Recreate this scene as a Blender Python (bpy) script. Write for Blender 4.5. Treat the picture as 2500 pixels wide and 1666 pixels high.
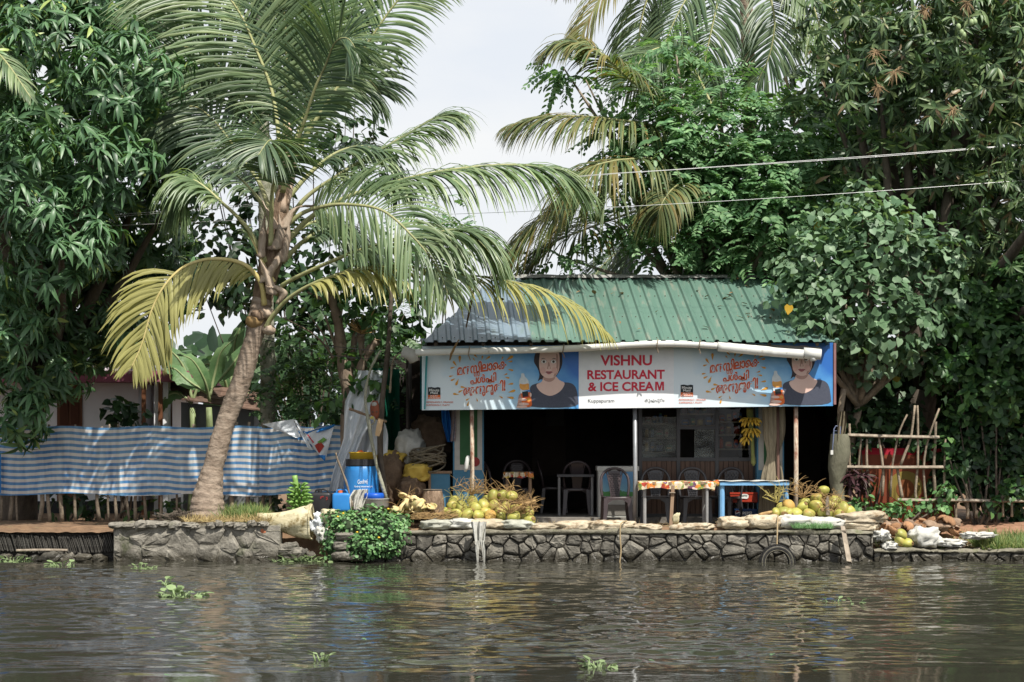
import bpy, math, random
import numpy as np
from mathutils import Vector, Matrix, noise as mnoise
random.seed(11); rng = np.random.default_rng(7)
for o in list(bpy.data.objects): bpy.data.objects.remove(o, do_unlink=True)
scn = bpy.context.scene
COL = scn.collection
R = math.radians

# ------------------------------------------------------------------ camera
FPX, PX0, PY0, CAMZ = 5200.0, 1250.0, 1070.0, 1.86      # focal length in photo pixels, principal column, horizon row, eye height
cam = bpy.data.cameras.new('camera'); camo = bpy.data.objects.new('camera', cam); COL.objects.link(camo)
cam.sensor_width = 36; cam.lens = FPX/2500*36; cam.shift_y = (PY0-833)/2500
cam.clip_start = .5; cam.clip_end = 6000
camo.location = (0, 0, CAMZ); camo.rotation_euler = (R(90), 0, 0)
scn.camera = camo
scn.render.resolution_x, scn.render.resolution_y = 1024, 682
def at(px, py, Y): return Vector(((px-PX0)*Y/FPX, Y, CAMZ-(py-PY0)*Y/FPX))
def X_(px, Y): return (px-PX0)*Y/FPX
def Z_(py, Y): return CAMZ-(py-PY0)*Y/FPX
def M_(p, Y): return p*Y/FPX

# ------------------------------------------------------------------ sky and sun
SUN = Vector((.30, -.47, .83)).normalized()
w = bpy.data.worlds.new('World'); scn.world = w; w.use_nodes = True
nt = w.node_tree; nt.nodes.clear()
out = nt.nodes.new('ShaderNodeOutputWorld'); bg = nt.nodes.new('ShaderNodeBackground'); bg.inputs[1].default_value = .1
sky = nt.nodes.new('ShaderNodeTexSky'); sky.sky_type = 'NISHITA'; sky.sun_disc = False
sky.sun_elevation = math.asin(SUN.z); sky.sun_rotation = math.atan2(SUN.x, SUN.y); sky.dust_density = 2.5
tc = nt.nodes.new('ShaderNodeTexCoord'); sep = nt.nodes.new('ShaderNodeSeparateXYZ')
mp = nt.nodes.new('ShaderNodeMapping'); mp.inputs['Scale'].default_value = (1.6, 1.6, 4)
nz = nt.nodes.new('ShaderNodeTexNoise'); nz.inputs['Scale'].default_value = 1.7; nz.inputs['Detail'].default_value = 7
rp = nt.nodes.new('ShaderNodeValToRGB'); rp.color_ramp.elements[0].position = .24; rp.color_ramp.elements[1].position = .5
hz = nt.nodes.new('ShaderNodeMapRange'); hz.inputs[1].default_value = .25; hz.inputs[2].default_value = .6; hz.inputs[3].default_value = 1; hz.inputs[4].default_value = 0
mx = nt.nodes.new('ShaderNodeMath'); mx.operation = 'MAXIMUM'
sc_ = nt.nodes.new('ShaderNodeMath'); sc_.operation = 'MULTIPLY'; sc_.inputs[1].default_value = .95
mix = nt.nodes.new('ShaderNodeMixRGB'); mix.inputs[2].default_value = (6.9, 7.15, 7.5, 1)
L = nt.links.new
L(tc.outputs['Generated'], mp.inputs[0]); L(mp.outputs[0], nz.inputs[0]); L(nz.outputs[0], rp.inputs[0])
L(tc.outputs['Generated'], sep.inputs[0]); L(sep.outputs[2], hz.inputs[0])
L(rp.outputs[0], mx.inputs[0]); L(hz.outputs[0], mx.inputs[1]); L(mx.outputs[0], sc_.inputs[0]); L(sc_.outputs[0], mix.inputs[0])
n2 = nt.nodes.new('ShaderNodeTexNoise'); n2.inputs['Scale'].default_value = 5; n2.inputs['Detail'].default_value = 6; L(mp.outputs[0], n2.inputs[0])
r2 = nt.nodes.new('ShaderNodeValToRGB'); r2.color_ramp.elements[0].position = .35; r2.color_ramp.elements[0].color = (.86, .905, .97, 1); r2.color_ramp.elements[1].position = .65; r2.color_ramp.elements[1].color = (.985, .995, 1, 1); L(n2.outputs[0], r2.inputs[0])
x8 = nt.nodes.new('ShaderNodeVectorMath'); x8.operation = 'SCALE'; x8.inputs['Scale'].default_value = 7.5; L(r2.outputs[0], x8.inputs[0]); L(x8.outputs[0], mix.inputs[2])
L(sky.outputs[0], mix.inputs[1]); L(mix.outputs[0], bg.inputs[0]); L(bg.outputs[0], out.inputs[0])
sl = bpy.data.lights.new('sun', 'SUN'); sl.energy = 5.0; sl.angle = R(.5); sl.color = (1, .95, .86)
so = bpy.data.objects.new('sun', sl); COL.objects.link(so); so.rotation_euler = SUN.to_track_quat('Z', 'Y').to_euler(); so.location = (6, -10, 30)
vs = scn.view_settings; vs.view_transform = 'Standard'; vs.look = 'None'; vs.exposure = .38; vs.gamma = 1; vs.use_curve_mapping = False
scn.cycles.max_bounces = 8; scn.cycles.transparent_max_bounces = 12; scn.cycles.caustics_reflective = False; scn.cycles.caustics_refractive = False
scn.cycles.use_denoising = True

# ------------------------------------------------------------------ materials
def srgb(r, g, b):
    return tuple(((c/255)/12.92 if c/255 <= .04045 else ((c/255+.055)/1.055)**2.4) for c in (r, g, b))
def newmat(name):
    m = bpy.data.materials.new(name); m.use_nodes = True; nt = m.node_tree; nt.nodes.clear()
    return m, nt, nt.nodes.new, nt.links.new
def c4(c): return (c[0], c[1], c[2], 1)
def M(name, c1, c2=None, scale=6, rough=.8, bump=0., bscale=40, spec=.3, metal=0, rnd=0., island=False, stretch=(1, 1, 1), c3=None, dirt=.5, dscale=2.5, wet=False, bstretch=None, trans=0):
    m, nt, N, L = newmat(name)
    o = N('ShaderNodeOutputMaterial'); p = N('ShaderNodeBsdfPrincipled')
    p.inputs['Roughness'].default_value = rough; p.inputs['Specular IOR Level'].default_value = spec; p.inputs['Metallic'].default_value = metal
    tc = N('ShaderNodeTexCoord'); mp = N('ShaderNodeMapping'); mp.inputs['Scale'].default_value = stretch
    L(tc.outputs['Object'], mp.inputs[0])
    n = N('ShaderNodeTexNoise'); n.inputs['Scale'].default_value = scale; n.inputs['Detail'].default_value = 8; n.inputs['Roughness'].default_value = .65
    L(mp.outputs[0], n.inputs[0])
    r = N('ShaderNodeValToRGB'); r.color_ramp.elements[0].position = .33; r.color_ramp.elements[1].position = .67
    r.color_ramp.elements[0].color = c4(c1); r.color_ramp.elements[1].color = c4(c2 or tuple(x*.82 for x in c1))
    L(n.outputs[0], r.inputs[0]); col = r.outputs[0]
    if c3:
        n3 = N('ShaderNodeTexNoise'); n3.inputs['Scale'].default_value = dscale; n3.inputs['Detail'].default_value = 9; n3.inputs['Roughness'].default_value = .7
        L(mp.outputs[0], n3.inputs[0])
        r3 = N('ShaderNodeValToRGB'); r3.color_ramp.elements[0].position = dirt; r3.color_ramp.elements[1].position = min(1, dirt+.12)
        L(n3.outputs[0], r3.inputs[0]); x = N('ShaderNodeMixRGB'); x.inputs[2].default_value = c4(c3)
        L(r3.outputs[0], x.inputs[0]); L(col, x.inputs[1]); col = x.outputs[0]
    if rnd:
        if island: g = N('ShaderNodeNewGeometry'); ro = g.outputs['Random Per Island']
        else: g = N('ShaderNodeObjectInfo'); ro = g.outputs['Random']
        mr = N('ShaderNodeMapRange'); mr.inputs[3].default_value = 1-rnd; mr.inputs[4].default_value = 1+rnd; L(ro, mr.inputs[0])
        h = N('ShaderNodeHueSaturation'); L(mr.outputs[0], h.inputs['Value']); L(col, h.inputs['Color']); col = h.outputs[0]
    if wet:     # the band the river keeps wet
        g = N('ShaderNodeNewGeometry'); s = N('ShaderNodeSeparateXYZ'); L(g.outputs['Position'], s.inputs[0])
        ad = N('ShaderNodeMath'); ad.operation = 'MULTIPLY_ADD'; ad.inputs[1].default_value = .12; L(n.outputs[0], ad.inputs[0]); L(s.outputs[2], ad.inputs[2])
        mr = N('ShaderNodeMapRange'); mr.inputs[1].default_value = .13; mr.inputs[2].default_value = .24; L(ad.outputs[0], mr.inputs[0])
        x = N('ShaderNodeMixRGB'); x.blend_type = 'MULTIPLY'; x.inputs[0].default_value = 1
        r2 = N('ShaderNodeMixRGB'); r2.inputs[1].default_value = (.28, .27, .24, 1); r2.inputs[2].default_value = (1, 1, 1, 1); L(mr.outputs[0], r2.inputs[0])
        L(col, x.inputs[1]); L(r2.outputs[0], x.inputs[2]); col = x.outputs[0]
        mr2 = N('ShaderNodeMapRange'); mr2.inputs[3].default_value = .25; mr2.inputs[4].default_value = rough; L(mr.outputs[0], mr2.inputs[0]); L(mr2.outputs[0], p.inputs['Roughness'])
    L(col, p.inputs['Base Color'])
    if bump:
        nb = N('ShaderNodeTexNoise'); nb.inputs['Scale'].default_value = bscale; nb.inputs['Detail'].default_value = 6
        if bstretch:
            mb = N('ShaderNodeMapping'); mb.inputs['Scale'].default_value = bstretch; L(tc.outputs['Object'], mb.inputs[0]); L(mb.outputs[0], nb.inputs[0])
        else: L(mp.outputs[0], nb.inputs[0])
        b = N('ShaderNodeBump'); b.inputs['Strength'].default_value = bump; b.inputs['Distance'].default_value = .02; L(nb.outputs[0], b.inputs['Height']); L(b.outputs[0], p.inputs['Normal'])
    if trans:
        t = N('ShaderNodeBsdfTranslucent'); ms = N('ShaderNodeMixShader'); ms.inputs[0].default_value = trans
        L(col, t.inputs[0]); L(p.outputs[0], ms.inputs[1]); L(t.outputs[0], ms.inputs[2]); L(ms.outputs[0], o.inputs[0])
    else: L(p.outputs[0], o.inputs[0])
    return m
def leafM(name, cols, trans=.3, rough=.45, spec=.35, stops=None):
    m, nt, N, L = newmat(name)
    o = N('ShaderNodeOutputMaterial'); p = N('ShaderNodeBsdfPrincipled'); p.inputs['Roughness'].default_value = rough; p.inputs['Specular IOR Level'].default_value = spec
    g = N('ShaderNodeNewGeometry'); r = N('ShaderNodeValToRGB'); el = r.color_ramp.elements
    k = len(cols)
    st = stops or [i/(k-1) for i in range(k)]
    while len(el) < k: el.new(.5)
    for e, s, c in zip(el, st, cols): e.position = s; e.color = c4(c)
    L(g.outputs['Random Per Island'], r.inputs[0])
    tc = N('ShaderNodeTexCoord'); n = N('ShaderNodeTexNoise'); n.inputs['Scale'].default_value = 1.1; n.inputs['Detail'].default_value = 3; L(tc.outputs['Object'], n.inputs[0])
    mr = N('ShaderNodeMapRange'); mr.inputs[1].default_value = .3; mr.inputs[2].default_value = .7; mr.inputs[3].default_value = .75; mr.inputs[4].default_value = 1.25; L(n.outputs[0], mr.inputs[0])
    h = N('ShaderNodeHueSaturation'); L(mr.outputs[0], h.inputs['Value']); L(r.outputs[0], h.inputs['Color'])
    t = N('ShaderNodeBsdfTranslucent'); ms = N('ShaderNodeMixShader'); ms.inputs[0].default_value = trans
    tb = N('ShaderNodeMixRGB'); tb.blend_type = 'MULTIPLY'; tb.inputs[0].default_value = 1; tb.inputs[2].default_value = (1.25, 1.35, .6, 1); L(h.outputs[0], tb.inputs[1])
    L(h.outputs[0], p.inputs['Base Color']); L(tb.outputs[0], t.inputs[0]); L(p.outputs[0], ms.inputs[1]); L(t.outputs[0], ms.inputs[2]); L(ms.outputs[0], o.inputs[0])
    return m

# ------------------------------------------------------------------ mesh helpers
def mesh_np(name, V, T, mat, smooth=False):
    me = bpy.data.meshes.new(name); V = np.asarray(V, np.float32); T = np.asarray(T, np.int32); n = len(T)
    me.vertices.add(len(V)); me.vertices.foreach_set('co', V.ravel())
    k = T.shape[1]
    me.loops.add(n*k); me.loops.foreach_set('vertex_index', T.ravel())
    me.polygons.add(n); me.polygons.foreach_set('loop_start', np.arange(n, dtype=np.int32)*k)
    me.update(calc_edges=True)
    if smooth: me.polygons.foreach_set('use_smooth', np.ones(n, bool))
    me.materials.append(mat); return me
def link(name, me, parent=None, world=True):
    o = bpy.data.objects.new(name, me); COL.objects.link(o)
    if parent is not None:
        o.parent = parent
        if world and me is not None:
            off = Vector((0, 0, 0)); q = parent
            while q is not None: off += q.location; q = q.parent
            me.transform(Matrix.Translation(-off))
    return o
def tag(o, label=None, cat=None, group=None, kind=None):
    for k, v in (('label', label), ('category', cat), ('group', group), ('kind', kind)):
        if v: o[k] = v
    return o
def thing(name, label, cat, loc=(0, 0, 0), group=None, rz=0):
    o = bpy.data.objects.new(name, None); COL.objects.link(o); o.location = loc; o.rotation_euler = (0, 0, rz); o.empty_display_size = .1
    return tag(o, label, cat, group)
def kids(o): return list(o.children)
def copy_tree(o, parent=None):
    c = o.copy(); COL.objects.link(c)
    if parent is not None: c.parent = parent
    for ch in kids(o): copy_tree(ch, c)
    return c
class MB:
    def __init__(s): s.v = []; s.f = []
    def add(s, vs, fs):
        b = len(s.v); s.v += [tuple(v) for v in vs]; s.f += [tuple(b+i for i in f) for f in fs]; return s
    def box(s, c, d, rot=None):
        c = Vector(c); m = rot.to_matrix() if rot is not None else None
        vs = []
        for x in (-.5, .5):
            for y in (-.5, .5):
                for z in (-.5, .5):
                    q = Vector((x*d[0], y*d[1], z*d[2]))
                    vs.append(c+(m @ q if m else q))
        return s.add(vs, [(0, 1, 3, 2), (4, 6, 7, 5), (0, 4, 5, 1), (2, 3, 7, 6), (0, 2, 6, 4), (1, 5, 7, 3)])
    def bbox(s, x0, x1, y0, y1, z0, z1): return s.box(((x0+x1)/2, (y0+y1)/2, (z0+z1)/2), (x1-x0, y1-y0, z1-z0))
    def tube(s, pts, rad, n=8, cap=True, flat=1):
        pts = [Vector(p) for p in pts]; k = len(pts)
        if not hasattr(rad, '__len__'): rad = [rad]*k
        t0 = (pts[1]-pts[0]).normalized(); a = t0.orthogonal().normalized()
        vs = []; fs = []
        for i, p in enumerate(pts):
            t = (pts[min(i+1, k-1)]-pts[max(i-1, 0)])
            t = t.normalized() if t.length > 1e-9 else t0
            a = (a-t*a.dot(t)); a = a.normalized() if a.length > 1e-6 else t.orthogonal().normalized()
            b = t.cross(a)
            for j in range(n):
                th = 2*math.pi*j/n; vs.append(p+(a*math.cos(th)+b*math.sin(th)*flat)*rad[i])
        for i in range(k-1):
            for j in range(n): fs.append((i*n+j, i*n+(j+1) % n, (i+1)*n+(j+1) % n, (i+1)*n+j))
        if cap: fs.append(tuple(range(n-1, -1, -1))); fs.append(tuple((k-1)*n+j for j in range(n)))
        return s.add(vs, fs)
    def lathe(s, prof, c=(0, 0, 0), n=20, cap=True):
        vs = []; fs = []
        for r, z in prof:
            for j in range(n):
                th = 2*math.pi*j/n; vs.append((c[0]+r*math.cos(th), c[1]+r*math.sin(th), c[2]+z))
        k = len(prof)
        for i in range(k-1):
            for j in range(n): fs.append((i*n+j, i*n+(j+1) % n, (i+1)*n+(j+1) % n, (i+1)*n+j))
        if cap: fs.append(tuple(range(n-1, -1, -1))); fs.append(tuple((k-1)*n+j for j in range(n)))
        return s.add(vs, fs)
    def grid(s, fn, nu, nv):
        vs = [fn(i/nu, j/nv) for j in range(nv+1) for i in range(nu+1)]
        return s.add(vs, [(j*(nu+1)+i, j*(nu+1)+i+1, (j+1)*(nu+1)+i+1, (j+1)*(nu+1)+i) for j in range(nv) for i in range(nu)])
    def blob(s, c, r, seed=0, amp=.12, fr=2., nu=20, nv=12, pw=1., rot=None):
        c = Vector(c); vs = []; fs = []
        sp = lambda x: math.copysign(abs(x)**pw, x)
        m = rot.to_matrix() if rot is not None else None
        for j in range(nv+1):
            ph = -math.pi/2+math.pi*j/nv
            for i in range(nu):
                th = 2*math.pi*i/nu
                d = Vector((sp(math.cos(ph))*sp(math.cos(th)), sp(math.cos(ph))*sp(math.sin(th)), sp(math.sin(ph))))
                k = 1+amp*mnoise.noise(d*fr+Vector((seed*7.3, seed*1.7, 0)))+amp*.5*mnoise.noise(d*fr*3+Vector((0, seed*3.1, 5)))
                q = Vector((d.x*r[0], d.y*r[1], d.z*r[2]))*k
                vs.append(c+(m @ q if m else q))
        for j in range(nv):
            for i in range(nu): fs.append((j*nu+i, j*nu+(i+1) % nu, (j+1)*nu+(i+1) % nu, (j+1)*nu+i))
        return s.add(vs, fs)
    def prism(s, poly, y0, y1):      # polygon in (x,z) extruded between y0 (front) and y1 (back)
        n = len(poly); vs = [(x, y0, z) for x, z in poly]+[(x, y1, z) for x, z in poly]
        return s.add(vs, [tuple(range(n)), tuple(range(2*n-1, n-1, -1))]+[(i, n+i, n+(i+1) % n, (i+1) % n) for i in range(n)])
    def build(s, name, mat, parent=None, smooth=False, world=True):
        me = bpy.data.meshes.new(name); me.from_pydata(s.v, [], s.f); me.update()
        if smooth: me.polygons.foreach_set('use_smooth', np.ones(len(me.polygons), bool))
        me.materials.append(mat)
        return link(name, me, parent, world)
def autosmooth(o, ang=40):
    o.data.polygons.foreach_set('use_smooth', np.ones(len(o.data.polygons), bool))
    try: o.data.set_sharp_from_angle(angle=R(ang))
    except Exception: pass
    return o
def vnoise(p, f=1., s=0): return mnoise.noise(Vector(p)*f+Vector((s*3.7, s*1.3, s*.7)))
def spline(P, n):
    P = [Vector(p) for p in P]; k = len(P); Q = [P[0]*2-P[1]]+P+[P[-1]*2-P[-2]]; res = []
    for i in range(n):
        u = i/(n-1)*(k-1); a = min(int(u), k-2); t = u-a; p0, p1, p2, p3 = Q[a:a+4]
        res.append(.5*((2*p1)+(p2-p0)*t+(2*p0-5*p1+4*p2-p3)*t*t+(3*p1-p0-3*p2+p3)*t**3))
    return res
def nrm(a): return a/np.maximum(np.linalg.norm(a, axis=-1, keepdims=True), 1e-9)

# ------------------------------------------------------------------ leaf templates (x across, y along, z normal) and the instancer
def strip(stations, fold=.25, droop=.2):
    V = []; T = []
    for y, hw in stations:
        z = -droop*y*y
        if hw == 0: V.append([(0, y, z)])
        else: V.append([(-hw, y, z+hw*fold), (0, y, z), (hw, y, z+hw*fold)])
    idx = []; flat = []
    for r in V: idx.append(list(range(len(flat), len(flat)+len(r)))); flat += r
    for a, b in zip(idx[:-1], idx[1:]):
        if len(a) == 1 and len(b) == 3: T += [(a[0], b[1], b[0]), (a[0], b[2], b[1])]
        elif len(a) == 3 and len(b) == 1: T += [(a[0], a[1], b[0]), (a[1], a[2], b[0])]
        elif len(a) == 3: T += [(a[0], a[1], b[1]), (a[0], b[1], b[0]), (a[1], a[2], b[2]), (a[1], b[2], b[1])]
    return np.array(flat, float), np.array(T)
T_MANGO = strip([(0, 0), (.22, .09), (.5, .12), (.78, .075), (1, 0)], .35, .38)
T_OVAL = strip([(0, 0), (.3, .24), (.7, .22), (1, 0)], .25, .15)
T_ROUND = strip([(0, 0), (.18, .36), (.55, .42), (.85, .24), (1, 0)], .15, .12)
T_HEART = (np.array([(0, .06, 0), (-.3, -.05, .05), (-.5, .22, .07), (-.42, .55, .02), (0, 1.05, -.14), (.42, .55, .02), (.5, .22, .07), (.3, -.05, .05), (0, .5, -.03)]),
           np.array([(0, 8, 1), (1, 8, 2), (2, 8, 3), (3, 8, 4), (4, 8, 5), (5, 8, 6), (6, 8, 7), (7, 8, 0)]))
T_BLADE = strip([(0, .018), (.4, .02), (.75, .012), (1, 0)], .2, .45)
def frames(D, U):
    D = nrm(D); Xv = np.cross(D, U); bad = np.linalg.norm(Xv, axis=1) < 1e-3; Xv[bad] = np.cross(D[bad], np.array([.3, .9, .1])); Xv = nrm(Xv)
    return np.stack([Xv, D, np.cross(Xv, D)], axis=-1)      # columns
def inst(P, D, U, S, tmpl):
    V, T = tmpl; F = frames(D, U)
    W = np.einsum('nij,vj->nvi', F, V)*np.asarray(S)[:, None, None]+P[:, None, :]
    n, k = len(P), len(V)
    return W.reshape(-1, 3), (T[None]+(np.arange(n)*k)[:, None, None]).reshape(-1, 3)
def joinVT(parts):
    Vs = []; Ts = []; b = 0
    for V, T in parts: Vs.append(V); Ts.append(T+b); b += len(V)
    return np.concatenate(Vs), np.concatenate(Ts)
def shell(clumps, dens, lo=.72, hi=1.06, back=.55, lump=.22):
    P = []; Nn = []
    for c, r in clumps:
        c = np.array(c); r = np.array(r); area = 4*math.pi*((r[0]*r[1])**1.6/3+(r[0]*r[2])**1.6/3+(r[1]*r[2])**1.6/3)**(1/1.6)
        n = max(4, int(dens*area)); d = nrm(rng.normal(size=(n, 3)))
        d = d[(d[:, 1] < .35) | (rng.random(len(d)) > back)]
        ph = rng.random(3)*9
        lm = 1+lump*np.sin(d[:, 0]*4+ph[0])*np.sin(d[:, 2]*4.6+ph[1])+lump*.5*np.sin(d[:, 1]*7+ph[2]+d[:, 0]*6)
        rr = lo+(hi-lo)*rng.random(len(d))**.6
        P.append(c+d*r*(rr*lm)[:, None]); Nn.append(nrm(d/r))
    return np.concatenate(P), np.concatenate(Nn)
def basis(A):
    e1 = np.cross(A, np.array([.13, .31, .94])); e1 = nrm(e1); return e1, np.cross(A, e1)
def rosettes(P, N, k=11, size=(.17, .26), droop=.35, up=.35, tmpl=T_MANGO):
    A = nrm(N+np.array([0, 0, up])+rng.normal(size=N.shape)*.25); e1, e2 = basis(A); n = len(P)
    ph = (np.arange(k)[None]*2.4+rng.random((n, 1))*6.3+rng.normal(size=(n, k))*.25); th = R(45)+rng.random((n, k))*R(60)
    D = A[:, None]*np.cos(th)[..., None]+(e1[:, None]*np.cos(ph)[..., None]+e2[:, None]*np.sin(ph)[..., None])*np.sin(th)[..., None]
    D[..., 2] -= droop
    S = size[0]+(size[1]-size[0])*rng.random((n, k)); S *= (.8+.4*rng.random((n, 1)))
    PP = np.repeat(P[:, None], k, 1)-A[:, None]*(rng.random((n, k, 1))*.06)
    return inst(PP.reshape(-1, 3), D.reshape(-1, 3), np.repeat(A[:, None], k, 1).reshape(-1, 3), S.ravel(), tmpl)
def sprays(P, N, k=8, length=(.3, .5), ls=.1, droop=.35, tmpl=T_OVAL, flat=.5):
    n = len(P); A = nrm(N*np.array([1, 1, flat])+rng.normal(size=N.shape)*.45+np.array([0, 0, -droop*.3])); Up = nrm(np.array([0, 0, 1.])+N*.6+rng.normal(size=N.shape)*.2)
    Sd = nrm(np.cross(A, Up)); Ln = length[0]+(length[1]-length[0])*rng.random(n); PP = []; DD = []; UU = []; SS = []
    for i in range(k):
        u = (i+1)/k; base = P+A*(Ln*u)[:, None]+np.array([0, 0, -1.])*(Ln*u*u*droop)[:, None]
        for s in (-1, 1):
            PP.append(base); DD.append(nrm(Sd*s+A*.55+np.array([0, 0, -.25])+rng.normal(size=N.shape)*.1)); UU.append(Up); SS.append(ls*(.75+.4*rng.random(n))*(1-.35*abs(u-.5)*2)*(Ln/length[1]+.3))
    return inst(np.concatenate(PP), np.concatenate(DD), np.concatenate(UU), np.concatenate(SS), tmpl)
def singles(P, N, size=(.1, .17), tmpl=T_HEART, droop=.7, face=.6):
    U = nrm(N*face+np.array([0, 0, .55])+rng.normal(size=N.shape)*.45); D = nrm(N*.35+np.array([0, 0, -droop])+rng.normal(size=N.shape)*.5)
    D = nrm(D-U*(D*U).sum(1, keepdims=True)); S = size[0]+(size[1]-size[0])*rng.random(len(P))
    return P, D, U, S, tmpl
def clp(lst):      # (px, py, Y, rpx [, depth factor, height factor]) -> clumps in metres
    res = []
    for t in lst:
        px, py, Y, r = t[:4]; dy = t[4] if len(t) > 4 else .8; hz_ = t[5] if len(t) > 5 else .85
        m = M_(r, Y); res.append((tuple(at(px, py, Y)), (m, m*dy, m*hz_)))
    return res
def branches(base, clumps, r0, mat, root, name='branch', fork=.45, seed=1, n=7, rt=.02):
    random.seed(seed); mb = MB(); base = Vector(base)
    top = sum((Vector(c) for c, r in clumps), Vector())/len(clumps); fk = base.lerp(top, fork)
    mb.tube(spline([base, base.lerp(fk, .5)+Vector((random.uniform(-.15, .15), 0, 0)), fk], 8), [r0*(1.25-.55*i/7) for i in range(8)], 10)
    for c, r in clumps:
        c = Vector(c); m = fk.lerp(c, .5)+Vector((random.uniform(-.2, .2), random.uniform(-.1, .1), random.uniform(-.1, .35)))
        mb.tube(spline([fk, m, c], n), [r0*.55*(1-i/(n-1))+rt for i in range(n)], 6)
    return mb.build(name, mat, root, True)

# ================================================================== materials of the place
m_water, nt, N, L = newmat('river water')
o = N('ShaderNodeOutputMaterial'); p = N('ShaderNodeBsdfPrincipled'); p.inputs['Base Color'].default_value = (.036, .035, .026, 1); p.inputs['Roughness'].default_value = .03; p.inputs['IOR'].default_value = 1.33
tcw = N('ShaderNodeTexCoord'); nw = N('ShaderNodeTexNoise'); nw.inputs['Scale'].default_value = 9; nw.inputs['Detail'].default_value = 4
mw = N('ShaderNodeMapping'); mw.inputs['Scale'].default_value = (.8, 1.5, 1); L(tcw.outputs['Object'], mw.inputs[0]); L(mw.outputs[0], nw.inputs[0])
b = N('ShaderNodeBump'); b.inputs['Strength'].default_value = .06; b.inputs['Distance'].default_value = .02; L(nw.outputs[0], b.inputs['Height']); L(b.outputs[0], p.inputs['Normal']); L(p.outputs[0], o.inputs[0])

m_soil = M('bank soil', (.12, .075, .045), (.24, .15, .09), scale=5, rough=.95, bump=.6, bscale=30, c3=(.10, .10, .055), dirt=.56)
m_redsoil = M('laterite', (.20, .105, .062), (.34, .195, .125), scale=9, rough=.95, bump=.6, bscale=40, rnd=.25)
m_stone = M('basalt stone', (.095, .088, .073), (.215, .20, .17), scale=9, rough=.85, bump=.9, bscale=30, rnd=.42, c3=(.30, .29, .24), dirt=.6, dscale=9, wet=True)
m_mortar = M('wall core', (.05, .045, .038), (.10, .09, .075), scale=12, rough=.95, bump=.7, wet=True)
m_cap = M('weathered cap', (.12, .11, .08), (.28, .26, .205), scale=10, rough=.95, bump=.8, bscale=50, c3=(.12, .13, .06), dirt=.55, dscale=5)
m_roughstone = M('mortared stone', (.125, .115, .095), (.29, .27, .23), scale=6, rough=.9, bump=.8, bscale=28, rnd=.2, c3=(.08, .085, .05), dirt=.55, wet=True)
m_darktile = M('old slab edge', (.035, .032, .028), (.09, .085, .075), scale=14, rough=.85, bump=.5, rnd=.35)
m_bark = M('palm bark', (.19, .142, .105), (.38, .305, .24), scale=7, rough=.95, bump=.9, bscale=14, stretch=(.9, .9, 1.6), c3=(.10, .078, .06), dirt=.54, dscale=6)
m_palebark = M('lichen bark', (.23, .23, .17), (.42, .41, .33), scale=14, rough=.95, bump=.7, bscale=30, c3=(.12, .13, .07), dirt=.52, dscale=7)
m_darkbark = M('dark bark', (.06, .048, .038), (.14, .115, .09), scale=9, rough=.95, bump=.8, bscale=25, stretch=(1, 1, .4))
m_twig = M('twig', (.14, .11, .08), (.29, .235, .175), scale=12, rough=.9, bump=.4, rnd=.25)
m_wood = M('grey wood', (.16, .13, .10), (.33, .28, .22), scale=14, rough=.85, bump=.5, stretch=(1, 1, .25), rnd=.2)
m_fibre = M('palm fibre', (.11, .07, .045), (.30, .215, .15), scale=18, rough=.95, bump=.9, bscale=60, stretch=(1, 1, .3))
m_sheath = M('palm sheath', (.25, .185, .135), (.44, .36, .28), scale=12, rough=.9, bump=.5, stretch=(1, 1, .3), rnd=.15)
m_rachis = M('frond rib', (.24, .26, .11), (.38, .37, .19), scale=5, rough=.55, rnd=.2)
m_rachis_y = M('yellow frond rib', (.50, .42, .16), (.62, .52, .24), scale=5, rough=.55)
m_spathe = M('flower sheath', (.40, .29, .21), (.55, .43, .33), scale=5, rough=.7, stretch=(1, 1, .3))
G = lambda *a: srgb(*a)
m_lf_palm = leafM('palm leaflet', [G(86, 108, 76), G(116, 138, 100), G(146, 160, 118)], .34, .38, .5)
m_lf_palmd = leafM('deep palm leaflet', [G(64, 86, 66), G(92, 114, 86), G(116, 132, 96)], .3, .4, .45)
m_lf_palmy = leafM('yellowing palm leaflet', [G(118, 134, 82), G(148, 154, 96), G(166, 160, 100), G(160, 136, 84)], .3, .42, .45)
m_lf_palmo = leafM('old palm leaflet', [G(80, 100, 68), G(100, 116, 78), G(122, 126, 80), G(130, 112, 66)], .32, .5, .3)
m_lf_mango = leafM('mango leaf', [G(58, 88, 60), G(76, 110, 74), G(96, 130, 88), G(104, 136, 84), G(158, 176, 100)], .22, .42, .5, [0, .4, .8, .925, .94])
m_lf_mangod = leafM('dark mango leaf', [G(54, 76, 50), G(80, 106, 68), G(118, 136, 90), G(122, 104, 76)], .18, .42, .4, [0, .5, .96, .975])
m_lf_pinn = leafM('pinnate leaf', [G(70, 106, 72), G(104, 142, 98), G(138, 170, 124)], .34, .5, .4)
m_lf_heart = leafM('heart leaf', [G(72, 100, 74), G(104, 132, 102), G(136, 160, 128), G(150, 146, 70)], .25, .48, .4, [0, .5, .99, .997])
m_lf_small = leafM('small leaf', [G(38, 66, 38), G(62, 96, 54), G(92, 126, 70)], .28, .45, .4)
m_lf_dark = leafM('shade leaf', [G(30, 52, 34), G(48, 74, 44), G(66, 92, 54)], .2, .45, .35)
m_lf_banana = leafM('banana leaf', [G(84, 118, 78), G(112, 142, 96)], .35, .4, .4)
m_lf_creep = leafM('creeper leaf', [G(76, 118, 72), G(104, 146, 92), G(132, 168, 112)], .25, .5, .4)
m_lf_hy = leafM('hyacinth leaf', [G(88, 122, 74), G(124, 152, 98), G(150, 168, 110)], .3, .3, .5)
m_lf_grass = leafM('grass blade', [G(78, 104, 56), G(112, 134, 78), G(150, 148, 96)], .3, .6, .3)
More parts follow.
